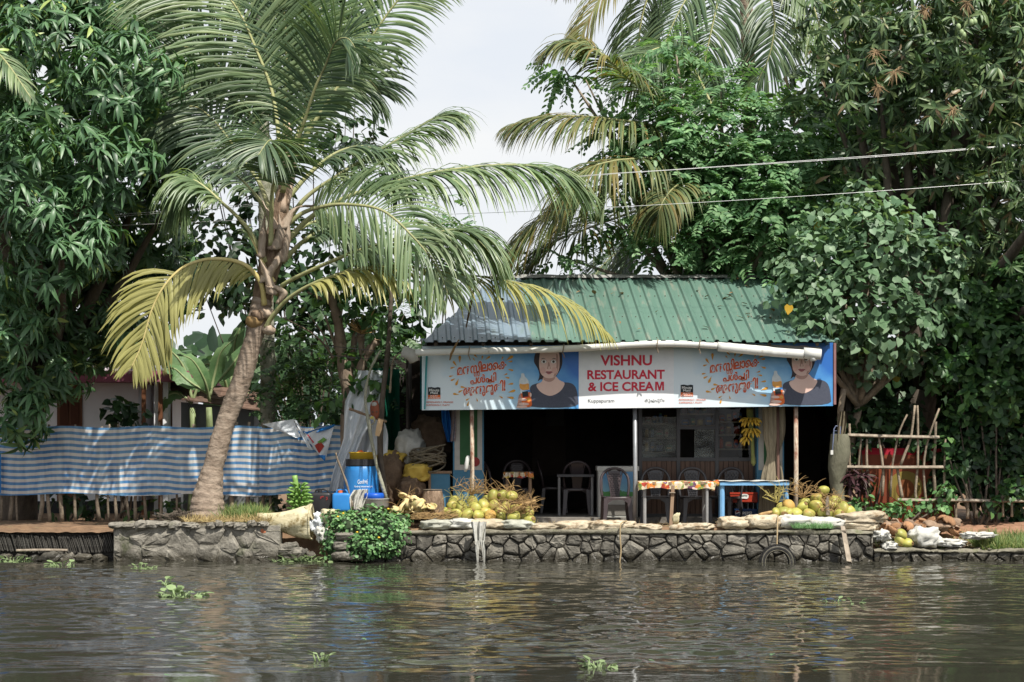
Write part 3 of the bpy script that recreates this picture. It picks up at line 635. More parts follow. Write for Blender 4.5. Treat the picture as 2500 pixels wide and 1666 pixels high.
L(f4.outputs[0], cr.inputs[0]); L(cr.outputs[0], p.inputs['Base Color']); L(p.outputs[0], o.inputs[0])
m_white = M('white print', srgb(232, 234, 236), srgb(222, 224, 228), scale=7, rough=.45, c3=srgb(190, 188, 186), dirt=.66, dscale=14)
m_red = M('red letters', srgb(206, 48, 70), srgb(196, 44, 64), rough=.5)
m_black = M('black print', srgb(38, 44, 46), rough=.5)
m_brick = M('orange brown letters', srgb(204, 92, 58), srgb(196, 84, 52), rough=.5)
m_orange = M('orange print', srgb(226, 112, 52), rough=.5)
m_gold = M('golden drop', srgb(222, 166, 62), srgb(196, 132, 44), scale=30, rough=.4)
m_wht = M('plain white', srgb(238, 238, 234), rough=.5)
sg = thing('restaurant_sign', 'long printed sign board with VISHNU RESTAURANT & ICE CREAM between two juice adverts', 'sign', S(1530, 1000))
def quad(pts, name, mat, par, d=0., th=.004):
    n = len(pts); f = [S(x, y, d) for x, y in pts]; b = [S(x, y, d-th) for x, y in pts]; mb = MB(); mb.add(f+b, [tuple(range(n-1, -1, -1)), tuple(range(n, 2*n))]+[(i, (i+1) % n, n+(i+1) % n, n+i) for i in range(n)]); return mb.build(name, mat, par)
top = lambda x: 846-(x-1030)*.009; bot = lambda x: 1002-(x-1030)*.0105
MB().bbox(X_(1032, SY), X_(2034, SY), SY+.012, SY+.05, Z_(990, SY), Z_(843, SY)).build('backing_frame', m_alu, sg)
panelL = quad([(1030, top(1030)), (1413, top(1413)), (1413, bot(1413)), (1030, bot(1030))], 'advert_panel', m_ad, sg, 0, .01)
panelM = quad([(1413, top(1413)), (1645, top(1645)), (1645, bot(1645)), (1413, bot(1413))], 'name_panel', m_white, sg, .001, .01)
panelR = quad([(1645, top(1645)), (2034, top(2034)), (2034, bot(2034)), (1645, bot(1645))], 'advert_panel', m_ad, sg, 0, .01)
m_side = M('sign side', (.30, .17, .17), (.22, .1, .1), rough=.7)
MB().bbox(X_(2035, SY), X_(2041, SY), SY-.02, SY+.14, Z_(988, SY), Z_(838, SY)).build('side_strip', m_side, sg)

_tc = {}
def textmesh(s, bold=0., fontpos=None):
    key = (s, bold)
    if key in _tc: return _tc[key]
    c = bpy.data.curves.new('lettering', 'FONT'); c.body = s; c.offset = bold; c.resolution_u = 4
    o = bpy.data.objects.new('lettering', c); COL.objects.link(o); bpy.context.view_layer.update()
    me = bpy.data.meshes.new_from_object(o.evaluated_get(bpy.context.evaluated_depsgraph_get()))
    V = [tuple(v.co) for v in me.vertices]; F = [tuple(q.vertices) for q in me.polygons]
    bpy.data.objects.remove(o); bpy.data.curves.remove(c); bpy.data.meshes.remove(me); _tc[key] = (V, F); return V, F
def fit(VF, x0, x1, ybase, ytop, tilt=0., ref=None):
    """glyph outline fitted between columns x0..x1, baseline row ybase (at x0) and cap row ytop; tilt = rise in rows over the width -> pixel coordinates"""
    V, F = VF; lo = min(v[0] for v in V); hi = max(v[0] for v in V); h = ref or max(v[1] for v in V)
    return [(x0+(v[0]-lo)/(hi-lo)*(x1-x0), ybase-(v[1]/h)*(ybase-ytop)-tilt*(v[0]-lo)/(hi-lo)) for v in V], F
def lay(PF, name, mat, par, d, place=None):
    P, F = PF; pl = place or (lambda x, y: S(x, y, d)); mb = MB(); mb.v = [tuple(pl(x, y)) for x, y in P]; mb.f = [tuple(reversed(f)) for f in F]; return mb.build(name, mat, par)
def combine(glyphs):      # [(text, x offset, y offset, scale)] laid out by hand
    V = []; F = []
    for s, x, y, k in glyphs:
        v, f = textmesh(s, .028); b = len(V); V += [(q[0]*k+x, q[1]*k+y) for q in v]; F += [tuple(b+i for i in g) for g in f]
    return V, F
def stretchx(VF): return VF
lay(fit(textmesh('VISHNU', .03), 1465.7, 1591.9, 892, 867.4, .6), 'lettering', m_red, panelM, .004)
lay(fit(textmesh('RESTAURANT', .03), 1433.8, 1623, 925.8, 904, 1.2), 'lettering', m_red, panelM, .004)
lay(fit(textmesh('& ICE CREA', .03), 1435.7, 1597, 954.8, 933.4, 1.1), 'lettering', m_red, panelM, .004)
Mx = lambda x, y: (1599.5+x*21.5, 953.7-y*21.4-x*.2)
lay(([Mx(*q) for q in ((0, 0), (0, 1), (.31, 1), (.5, .38), (.69, 1), (1, 1), (1, 0), (.8, 0), (.8, .74), (.59, 0), (.41, 0), (.2, .74), (.2, 0))], [tuple(range(12, -1, -1))]), 'lettering', m_red, panelM, .004)
lay(fit(textmesh('Kuppapuram', .0), 1435.7, 1499.5, 983.2, 975, .4), 'lettering', m_black, panelM, .004)
U = chr
KU = [('ക', 0, 0, 1), ('ു', 1.02, 0, 1), ('പ', 1.42, 0, 1), ('പ', 1.72, -.10, .95), ('പ', 2.6, 0, 1), ('ു', 3.48, 0, 1), ('റ', 3.9, 0, 1), ('ം', 4.6, 0, 1)]
def combine2(g, bold):
    V = []; F = []
    for s, x, y, k in g:
        v, f = textmesh(s, bold); b = len(V); V += [(q[0]*k+x, q[1]*k+y) for q in v]; F += [tuple(b+i for i in t) for t in f]
    return V, F
lay(fit(combine2(KU, .0), 1574, 1622, 982, 974.6, .3), 'lettering', m_black, panelM, .004)
L1 = [('മ', 0, 0, 1), ('ന', .72, 0, 1), ('സ', 1.66, 0, 1), ('സ', 2.1, -.33, .62), ('ി', 2.9, 0, 1), ('ല', 3.06, 0, 1), ('ാ', 3.92, 0, 1), ('െ', 4.42, 0, 1), ('ക', 5.14, 0, 1)]
L2 = [('പ', 0, 0, 1), ('ൾ', .88, 0, 1), ('പ', 1.95, 0, 1), ('പ', 2.28, -.12, .95), ('ി', 3.16, 0, 1)]
L3 = [('അ', 0, 0, 1), ('ന', 1.52, 0, 1), ('ു', 2.42, 0, 1), ('ഭ', 2.8, 0, 1), ('ൂ', 3.46, 0, 1), ('ത', 3.82, 0, 1), ('ി', 4.84, 0, 1), ('!', 5.02, 0, 1.15)]
m_skin = M('printed skin', srgb(222, 192, 180), srgb(214, 182, 170), scale=3, rough=.5); m_skin2 = M('printed skin shade', srgb(184, 146, 134), rough=.5)
m_blush = M('printed blush', srgb(222, 180, 168), rough=.5); m_hair = M('printed hair', srgb(64, 54, 54), srgb(44, 37, 39), scale=9, stretch=(3, 1, .4), rough=.5); m_shirt = M('printed jumper', srgb(78, 82, 96), srgb(68, 72, 86), scale=40, rough=.6); m_lip = M('printed lips', srgb(176, 108, 110), rough=.5)
m_juice = M('printed juice', srgb(226, 168, 92), srgb(214, 146, 66), scale=20, rough=.4); m_clear = M('printed clear plastic', srgb(214, 220, 220), srgb(190, 200, 206), scale=20, rough=.3)
m_iris = M('printed iris', srgb(96, 84, 80), rough=.4)
def ell(cx, cy, rx, ry, rot=0, n=18): return [(cx+rx*math.cos(t)*math.cos(rot)-ry*math.sin(t)*math.sin(rot), cy+rx*math.cos(t)*math.sin(rot)+ry*math.sin(t)*math.cos(rot)) for t in [2*math.pi*i/n for i in range(n)]]
def smooth(poly, it=2):
    for _ in range(it):
        q = []
        for i in range(len(poly)):
            a, b = poly[i], poly[(i+1) % len(poly)]; q += [(a[0]*.75+b[0]*.25, a[1]*.75+b[1]*.25), (a[0]*.25+b[0]*.75, a[1]*.25+b[1]*.75)]
        poly = q
    return poly
def advert(pan, dx, dy):
    z1 = lambda x, y: (1010+.1785*x+dx, 820+.1785*y+dy*(x-100)/1000*0+dy)
    Q = lambda poly, name, mat, d, par=pan: quad([z1(*q) for q in poly], name, mat, par, d, .001)
    # the three lines of the slogan, white edge first
    for bold, mat, d in ((.075, m_wht, .004), (.035, m_brick, .0062)):
        for g, x0, x1, yb, yt, tl in ((L1, 1116, 1237, 916, 899, 17), (L2, 1148, 1212, 938, 918, 9), (L3, 1131, 1234, 966, 948, 13)):
            h = .566 if g is L1 else (.84 if g is L2 else .60)
            lay(fit(combine2(g, bold), x0+dx, x1+dx, yb+dy, yt+dy, tl, h), 'slogan', mat, pan, d)
    for x, y, ln, a in ((630, 325, 105, 90), (565, 385, 90, 55), (535, 437, 70, -15), (515, 552, 65, -10), (540, 600, 72, -25), (597, 632, 100, -65), (680, 705, 80, 10), (645, 757, 75, -25), (580, 800, 85, 8), (740, 870, 60, -30), (745, 925, 75, -75), (865, 875, 50, 70),
                        (850, 280, 70, 45), (825, 327, 50, 50), (937, 303, 60, -80), (1013, 305, 80, -35), (1210, 312, 55, -65), (1307, 310, 120, -32), (1315, 355, 70, -8), (1322, 467, 80, 15), (1255, 530, 60, -22), (1275, 573, 70, 12), (1323, 660, 78, -8), (1340, 762, 105, -18), (1190, 838, 60, 30), (1320, 845, 100, 10)):
        a = R(a); c, s = math.cos(a), math.sin(a); big = ln*.17
        # a drop: pointed towards the slogan, round outside
        flip = -1 if (x-950)*c+(y-620)*s < 0 else 1
        pts = []
        for t, wd in ((-.5, 0), (-.1, .55), (.2, 1), (.38, .9), (.5, .35), (.5, -.35), (.38, -.9), (.2, -1), (-.1, -.55)):
            u = t*ln*flip; v = wd*big*flip; pts.append((x+u*c-v*s, y+u*s+v*c))
        Q(pts, 'juice_drop', m_gold, .005)
    lg = Q([(195, 708), (240, 702), (290, 712), (330, 703), (365, 710), (365, 810), (195, 810)], 'logo_plate', m_black, .005); Q([(195, 811), (365, 811), (365, 865), (195, 865)], 'logo_plate', m_orange, .005)
    for s, x0, x1, yb, yt, mt in (('Minute', 212, 348, 762, 726, m_wht), ('Maid', 230, 328, 797, 765, m_wht), ('PULPY', 228, 330, 836, 815, m_wht), ('ORANGE', 205, 358, 862, 841, m_wht), ('REFRESHINGLY, ORANGE!', 172, 540, 920, 898, m_brick), ('SURPRISINGLY, PULPY!', 172, 490, 960, 938, m_brick)):
        a, b = z1(x0, yb), z1(x1, yt); lay(fit(textmesh(s, .012), a[0], b[0], a[1], b[1], 0), 'small_lettering', mt, pan, .0075)
    pt = Q(smooth([(1560, 985), (1600, 900), (1600, 800), (1585, 690), (1680, 650), (1760, 640), (1900, 640), (2075, 636), (2170, 650), (2225, 715), (2248, 850), (2258, 985)], 2), 'portrait', m_shirt, .004)
    K = lambda poly, name, mat, d: Q(poly, name, mat, d, pt)
    K(smooth([(1690, 185), (2020, 190), (2032, 300), (2036, 380), (2010, 460), (1960, 540), (1900, 610), (1780, 610), (1735, 590), (1690, 635), (1722, 560), (1712, 480), (1668, 400), (1640, 360), (1652, 270)]), 'hair', m_hair, .005)
    K(smooth([(1770, 555), (1758, 635), (1680, 660), (1680, 700), (1730, 770), (1830, 822), (1900, 822), (1990, 775), (2040, 720), (2075, 640), (1990, 612), (1945, 545)]), 'neck', m_skin, .006)
    K(smooth([(1775, 545), (1770, 610), (1860, 640), (1930, 600), (1940, 540)]), 'neck_shade', m_skin2, .007)
    K([(1853+(a-1853)*1.08, b) for a, b in smooth([(1730, 290), (1738, 215), (1790, 178), (1880, 168), (1962, 185), (1984, 262), (1984, 360), (1982, 450), (1955, 530), (1905, 575), (1850, 587), (1790, 568), (1745, 520), (1727, 440), (1725, 360)])], 'face', m_skin, .008)
    K(smooth([(1945, 230), (1978, 270), (1984, 360), (1982, 450), (1955, 530), (1905, 575), (1930, 500), (1955, 420), (1950, 330)]), 'cheek_shade', m_skin2, .0085)
    for ex in (1780, 1912):
        K(ell(ex, 352, 42, 27), 'eye_shade', m_skin2, .009); K(ell(ex, 355, 37, 24), 'eye_white', m_wht, .0095); K(ell(ex, 355, 18, 18), 'iris', m_iris, .010); K(ell(ex, 355, 8, 8), 'pupil', m_hair, .0105)
    K(smooth([(1732, 328), (1765, 300), (1812, 318), (1765, 312)], 1), 'eyebrow', m_hair, .0095); K(smooth([(1880, 320), (1925, 302), (1962, 330), (1925, 314)], 1), 'eyebrow', m_hair, .0095)
    K(smooth([(1838, 360), (1856, 360), (1868, 435), (1880, 450), (1850, 462), (1818, 450), (1830, 432)]), 'nose', m_skin2, .009)
    for cx in (1765, 1925): K(ell(cx, 475, 40, 46), 'cheek', m_blush, .0088)
    K(ell(1852, 440, 12, 24), 'nose_bridge', m_skin, .0095)
    K(smooth([(1798, 490), (1835, 484), (1850, 490), (1868, 484), (1905, 492), (1870, 524), (1850, 530), (1828, 524)]), 'lips', m_lip, .009)
    K([(1800, 499), (1850, 503), (1903, 499), (1903, 503), (1850, 508), (1800, 503)], 'mouth_line', m_hair, .0095)
    bt = Q(smooth([(1468, 515), (1512, 512), (1518, 560), (1562, 600), (1580, 650), (1574, 700), (1592, 760), (1614, 900), (1620, 950), (1588, 978), (1502, 980), (1472, 900), (1455, 740), (1440, 650), (1446, 600), (1470, 560)], 1), 'juice_bottle', m_clear, .012)
    B = lambda poly, name, mat, d: Q(poly, name, mat, d, bt)
    B(smooth([(1442, 650), (1500, 668), (1580, 648), (1576, 700), (1586, 740), (1457, 745)], 1), 'juice', m_juice, .013)
    B(smooth([(1456, 745), (1587, 738), (1614, 900), (1620, 950), (1588, 978), (1502, 980), (1472, 900)], 1), 'bottle_label', m_orange, .013)
    B([(1456, 748), (1588, 740), (1592, 770), (1462, 790)], 'label_band', m_ad, .0135); B([(1482, 768), (1562, 756), (1570, 820), (1490, 838)], 'label_plate', m_black, .014); B([(1490, 838), (1570, 820), (1572, 836), (1494, 856)], 'label_plate', m_pred, .014)
    B(ell(1572, 875, 26, 24), 'orange_slice', m_juice, .014)
    B(smooth([(1440, 800), (1475, 800), (1478, 985), (1410, 988), (1425, 900)], 1), 'hand', m_skin2, .0135)
    for fx, fy, rx, ry, ro in ((1490, 872, 58, 19, .05), (1505, 935, 72, 20, .02), (1480, 975, 75, 17, 0)): B(ell(fx, fy, rx, ry, ro), 'finger', m_skin, .0145)
    B(ell(1600, 810, 13, 28), 'thumb', m_skin, .0145)
advert(panelL, 0, 0); advert(panelR, 617, -6)

# ------------------------------------------------------------------ gutter
GY = 32.79
g = thing('rain_gutter', 'long white plastic gutter pipe sagging above the sign, split at its right end', 'gutter', at(1500, 855, GY))
pts = spline([at(992, 865, GY), at(1030, 861, GY), at(1200, 857, GY), at(1400, 851, GY), at(1560, 841, GY), at(1660, 840, GY), at(1758, 845, GY)], 40); rad = .052
MB().tube(pts, [rad*(1+.03*vnoise((i, 0, 0), .6)) for i in range(40)], 16).build('pipe', m_pipe, g, True)
A, B_ = at(1752, 846, GY), at(1985, 866, GY)
def half(u, v):
    q = A.lerp(B_, u); th = R(100)+R(-250)*v; rr = .07
    if u > .55: th = R(150)*(1-v)+R(-80)*v if False else R(60)-R(200)*v
    return (q.x, q.y-rr*math.cos(th)*.9, q.z+rr*math.sin(th)-.01*math.sin(u*3))
o = MB().grid(half, 24, 12).build('split_pipe', m_pipe, g, True); md = o.modifiers.new('t', 'SOLIDIFY'); md.thickness = .006
MB().tube([at(1962, 862, GY), at(2004, 866, GY)], .085, 14).build('end_collar', m_pipe, g, True)
MB().tube([at(1984, 868, GY-.01), at(1986, 882, GY-.01)], .05, 12).build('outlet', m_pipe, g, True)
MB().add([tuple(at(1690, 832, GY+.12)), tuple(at(2003, 848, GY+.12)), tuple(at(2003, 868, GY+.13)), tuple(at(1690, 848, GY+.13))], [(0, 1, 2, 3)]).build('broken_flap_sunblock', M('grey underside', (.2, .2, .19)), g)  # broken flap, its left stretch added to block sun between eave and gutter
for px, py in ((1375, 852), (1604, 840), (1707, 842), (1963, 864), (1145, 858)):
    mb = MB(); c = at(px, py, GY); mb.tube([c+Vector((.012*math.sin(a), -.072*math.cos(a), .072*math.sin(a))) for a in [R(-100+22*i) for i in range(10)]], .008, 5); mb.tube([c+Vector((0, -.02, -.07)), c+Vector((.02, 0, -.14))], .008, 5); mb.build('strap', m_twig, g)
MB().tube([at(982, 858, GY), at(1004, 866, GY), at(1012, 884, GY)], [.09, .1, .075], 10).build('rag_end', m_cream, g, True)
o = MB().tube(spline([at(1180, 756, 34.3), at(1400, 768, 34.1), at(1500, 768, 34.05), at(1750, 769, 34.05), at(1800, 774, 33.95), at(1900, 786, 33.7)], 40), .006, 5).build('roof_wire', m_black); tag(o, 'thin dark wire lying across the green metal roof', 'wire')

# ================================================================== furniture and goods
m_plast = M('brown plastic', (.042, .030, .032), (.055, .04, .042), scale=5, rough=.32, spec=.5)
m_plastg = M('dark grey plastic', (.035, .034, .038), (.05, .048, .052), scale=5, rough=.35, spec=.5)
def make_chair(label, x, y, z, rz, mat, group='plastic chairs of the restaurant'):
    t = thing('plastic_chair', label, 'chair', (x, y, z), group, rz)
    kw = dict(world=False)
    def seat(u, v):
        a = u*2*math.pi; r = [0, .7, .97, 1, .97][int(round(v*4))]; zz = [.425, .428, .44, .43, .395][int(round(v*4))]
        c, s = math.cos(a), math.sin(a); f = lambda q: math.copysign(abs(q)**.45, q); return (f(c)*.225*r, f(s)*.215*r, zz)
    MB().grid(seat, 28, 4).build('seat', mat, t, True, **kw)
    MB().tube(spline([(-.20, .18, .42), (-.222, .205, .60), (-.205, .245, .75), (-.12, .275, .85), (0, .285, .88), (.12, .275, .85), (.205, .245, .75), (.222, .205, .60), (.20, .18, .42)], 30), .024, 8, flat=.8).build('back_frame', mat, t, True, **kw)
    sp_ = MB(); by = lambda z: .19+.1*(z-.43)/.43
    hw = lambda z: .062+.045*(z-.43)/.43
    sp_.grid(lambda u, v: ((u-.5)*2*hw(.43+.42*v), by(.43+.42*v)+.012, .43+.42*v), 4, 8)
    for j in range(11):
        z = .46+j*.034; n = 4
        for i in range(n+1):
            xx = (i-n/2+(.5 if j % 2 else 0))*.046*hw(z)/.085
            if abs(xx) < hw(z)-.012: sp_.box((xx, by(z), z), (.036*hw(z)/.085, .014, .024))
    for s in (-1, 1): sp_.tube([(s*hw(.43), by(.43), .43), (s*hw(.6), by(.6), .6), (s*hw(.86)*1.25, by(.86), .865)], .011, 6)
    sp_.build('back_panel', mat, t, **kw)
    for s in (-1, 1):
        for q, y0 in ((-1, -.17), (1, .17)):
            mb = MB(); k = [(.185*s, y0, .42, .036), (.197*s, y0+q*.02, .2, .03), (.215*s, y0+q*.045, 0, .024)]
            vs = []
            for (a, b_, c_, e) in k: vs += [(a-e, b_-e*.8, c_), (a+e, b_-e*.8, c_), (a+e, b_+e*.8, c_), (a-e, b_+e*.8, c_)]
            mb.add(vs, [(3, 2, 1, 0), (8, 9, 10, 11)]+[(i*4+j, i*4+(j+1) % 4, i*4+4+(j+1) % 4, i*4+4+j) for i in range(2) for j in range(4)]); mb.build('leg', mat, t, **kw)
    mb = MB()
    for s in (-1, 1): mb.grid(lambda u, v: (s*(.17-.10*u*v), -.205, .40-.07*(1-u)*v), 5, 2)
    mb.build('seat_apron', mat, t, **kw)
    return t
def cp_chair(src, label, x, y, z, rz, group='plastic chairs of the restaurant'):
    c = copy_tree(src); c.location = (x, y, z); c.rotation_euler = (0, 0, rz); tag(c, label, None, group); return c
ch = make_chair('brown plastic chair in front of the white freezer', X_(1505, 33.5), 33.5, .5, R(4), m_plast)
ch2 = make_chair('dark plastic chair behind the left half of the fruit patterned table', X_(1600, 33.75), 33.75, .5, R(-5), m_plastg)
cp_chair(ch2, 'dark plastic chair behind the right half of the fruit patterned table', X_(1697, 33.7), 33.7, .5, R(6))
cp_chair(ch2, 'dark plastic chair behind the blue table, turned sideways', X_(1768, 33.8), 33.8, .5, R(-32))
cp_chair(ch, 'reddish brown chair at the left side of the indoor floral table', X_(1215, 34.7), 34.7, FZ, R(70))
cp_chair(ch, 'dim chair seen from the front beside the indoor grey table', X_(1408, 35.2), 35.2, FZ, R(180))
cp_chair(ch, 'dim chair behind the indoor floral table', X_(1262, 35.6), 35.6, FZ, R(0))
cp_chair(ch, 'dim chair left of the indoor grey table near the room middle', X_(1352, 36.2), 36.2, FZ, R(90))

m_oilcloth, nt, N, L = newmat('fruit print oilcloth'); o = N('ShaderNodeOutputMaterial'); p = N('ShaderNodeBsdfPrincipled'); p.inputs['Roughness'].default_value = .35
tc = N('ShaderNodeTexCoord'); vo = N('ShaderNodeTexVoronoi'); vo.inputs['Scale'].default_value = 17; nz = N('ShaderNodeTexNoise'); nz.inputs['Scale'].default_value = 14; nz.inputs['Detail'].default_value = 5
mxv = N('ShaderNodeMixRGB'); mxv.inputs[0].default_value = .08; L(tc.outputs['Object'], mxv.inputs[1]); L(nz.outputs['Color'], mxv.inputs[2]); L(tc.outputs['Object'], nz.inputs[0]); L(mxv.outputs[0], vo.inputs[0])
sx = N('ShaderNodeSeparateXYZ'); L(vo.outputs['Color'], sx.inputs[0]); cr = N('ShaderNodeValToRGB'); cr.color_ramp.interpolation = 'CONSTANT'; el = cr.color_ramp.elements
cols = [(0, (212, 196, 168)), (.3, (176, 70, 52)), (.44, (206, 130, 58)), (.56, (204, 178, 82)), (.66, (120, 134, 76)), (.76, (110, 72, 100)), (.86, (222, 206, 182))]
while len(el) < len(cols): el.new(.5)
for e, (s, c) in zip(el, cols): e.position = s; e.color = c4(srgb(*c))
L(sx.outputs[0], cr.inputs[0]); m2 = N('ShaderNodeMixRGB'); m2.blend_type = 'OVERLAY'; m2.inputs[0].default_value = .35; L(cr.outputs[0], m2.inputs[1]); L(nz.outputs['Color'], m2.inputs[2]); L(m2.outputs[0], p.inputs['Base Color']); L(p.outputs[0], o.inputs[0])
m_greyleg = M('grey metal leg', (.22, .22, .22), (.30, .30, .30), scale=9, rough=.5)
m_woodleg = M('wooden leg', (.20, .13, .085), (.30, .21, .14), scale=14, stretch=(1, 1, .2), rough=.8)
m_tblue = M('light blue paint', (.16, .36, .62), (.20, .42, .68), scale=9, rough=.5, c3=(.3, .28, .25), dirt=.68, dscale=14)
def table(label, x0, x1, y0, y1, zt, zf, mat, legs, group='restaurant tables', th=.04):
    t = thing('dining_table', label, 'table', ((x0+x1)/2, (y0+y1)/2, zf), group)
    MB().bbox(x0, x1, y0, y1, zt-th, zt).build('tabletop', mat, t)
    for (x, y, m, r_) in legs: MB().tube([(x, y, zf), (x, y, zt-th)], r_, 8).build('leg', m, t)
    return t
def cloth(label, x0, x1, y0, y1, zt, drop, seed):
    mx_, my_ = x1-x0, y1-y0
    def fn(u, v):
        # stretched over the top, then over the edge
        x = x0-drop+(mx_+2*drop)*u; y = y0-drop+(my_+2*drop)*v; dx = max(x0-x, x-x1, 0); dy = max(y0-y, y-y1, 0); d = max(dx, dy)
        corner = min(dx, dy); wob = .018*math.sin(u*37+seed)*(d > 0)+.012*math.sin(u*71)*(d > 0)
        xx = min(max(x, x0-.012-.03*corner/drop), x1+.012); yy = min(max(y, y0-.014), y1+.014)
        sag = drop*(.75+.2*vnoise((u*6, v*6, seed), 1.3)) if d > 0 else 0
        return (xx+(.01 if dx > 0 else 0)*math.sin(v*30), yy-(wob if dy > 0 and y < y0 else 0), zt+.006+.003*math.sin(u*20)*math.sin(v*14)-(d/drop*sag if d > 0 else 0)-.25*corner)
    return tag(MB().grid(fn, 70, 34).build('tablecloth', m_oilcloth, None, True), label, 'tablecloth')
tz = Z_(1176, 33.1)
x0, x1 = X_(1562, 32.95), X_(1740, 32.95)
table('table with grey legs under the fruit patterned cloth outside', x0, x1, 32.85, 33.45, tz, .5, m_woodleg, [(X_(1574, 32.9), 32.92, m_greyleg, .027), (X_(1727, 32.8), 32.87, m_greyleg, .024), (x0+.1, 33.4, m_greyleg, .025), (x1-.1, 33.4, m_greyleg, .025)])
cloth('fruit patterned oilcloth draped over the table outside', x0, x1, 32.85, 33.45, tz, .15, 1)
t_ = thing('wooden_prop', 'brown wooden prop leaning under the middle of the fruit patterned table', 'prop', (X_(1641, 32.75), 32.75, .48)); MB().tube([at(1637, 1296, 32.72), at(1643, 1186, 32.80)], .036, 4).build('timber', m_woodleg, t_); MB().box(at(1641, 1203, 32.76), (.09, .075, .012)).build('nailed_cleat', m_wood, t_)
x0, x1 = X_(1757, 33), X_(1926, 33); zb2 = Z_(1176, 33.2)
t = table('blue painted table with peeling edge right of the fruit patterned table', x0, x1, 32.95, 33.55, zb2, .5, m_tblue, [(X_(1763, 33), 33.02, m_tblue, .042), (x1-.03, 33.05, m_tblue, .035), (x0+.06, 33.5, m_tblue, .03), (x1-.06, 33.5, m_tblue, .03)], th=.055)
MB().grid(lambda u, v: (x0-.05+(x1-x0+.13)*u, 32.93+.65*v, zb2+.012+.006*math.sin(u*23)+.008*vnoise((u*8, v*5, 2), 1)-.06*max(0, u-.96)/.04), 40, 10).build('peeling_cover', m_pipe, t, True)
MB().tube(spline([(x0-.02, 32.98, zb2-.02), (x0-.09, 32.97, zb2-.03), (x0-.11, 32.97, zb2-.14)], 8), [.05, .05, .045, .04, .04, .035, .03, .02], 8).build('cover_corner', m_oilcloth, t, True)
# indoors
zi = Z_(1153, 34.6); x0, x1 = X_(1232, 34.5), X_(1300, 34.5)
table('indoor table under a floral cloth behind the left coconut pile', x0, x1, 34.3, 34.95, zi, FZ, m_woodleg, [(x1-.04, 34.35, m_woodleg, .028), (x0+.04, 34.35, m_woodleg, .028), (x1-.04, 34.9, m_woodleg, .028), (x0+.04, 34.9, m_woodleg, .028)])
cloth('floral oilcloth on the indoor table', x0, x1, 34.3, 34.95, zi, .12, 4)
zi2 = Z_(1158, 35); x0, x1 = X_(1360, 34.8), X_(1450, 34.8)
table('plain grey table in the dark middle of the room', x0, x1, 34.7, 35.2, zi2, FZ, m_plastg, [(X_(1365, 34.8), 34.75, m_greyleg, .022), (x1-.03, 34.75, m_greyleg, .022), (x0+.04, 35.15, m_greyleg, .022), (x1-.03, 35.15, m_greyleg, .022)])
# freezer
fr = thing('chest_freezer', 'white chest freezer with a landscape picture behind the brown chair', 'freezer', (X_(1508, 34.2), 34.4, FZ)); m_frz = M('freezer white', (.42, .43, .40), (.5, .5, .47), rough=.45)
x0, x1 = X_(1461, 34.1), X_(1557, 34.1); zt_ = Z_(1142, 34.1)
MB().bbox(x0, x1, 34.1, 34.75, FZ, zt_-.05).build('cabinet', m_frz, fr); MB().bbox(x0-.02, x1+.02, 34.08, 34.77, zt_-.05, zt_+.02).build('lid', m_frz, fr)
m_scene, nt, N, L = newmat('printed landscape'); o = N('ShaderNodeOutputMaterial'); p = N('ShaderNodeBsdfPrincipled'); p.inputs['Roughness'].default_value = .4; tc = N('ShaderNodeTexCoord'); s_ = N('ShaderNodeSeparateXYZ'); nz = N('ShaderNodeTexNoise'); nz.inputs['Scale'].default_value = 5; L(tc.outputs['Generated'], nz.inputs[0]); ad = N('ShaderNodeMath'); ad.operation = 'MULTIPLY_ADD'; ad.inputs[1].default_value = .3; L(nz.outputs[0], ad.inputs[0]); L(tc.outputs['Generated'], s_.inputs[0]); L(s_.outputs[2], ad.inputs[2])
cr = N('ShaderNodeValToRGB'); el = cr.color_ramp.elements; el[0].position = .34; el[0].color = c4(srgb(70, 130, 70)); el[1].position = .36; el[1].color = c4(srgb(120, 170, 190)); e = el.new(.9); e.color = c4(srgb(90, 140, 180)); L(ad.outputs[0], cr.inputs[0]); L(cr.outputs[0], p.inputs['Base Color']); L(p.outputs[0], o.inputs[0])
MB().bbox(x0+.07, x1-.03, 34.092, 34.1, Z_(1212, 34.1), Z_(1152, 34.1)).build('picture_panel', m_scene, fr)
MB().bbox(x0+.07, x1-.03, 34.09, 34.1, FZ+.03, FZ+.2).build('vent_grille', M('grille', (.2, .19, .17)), fr)
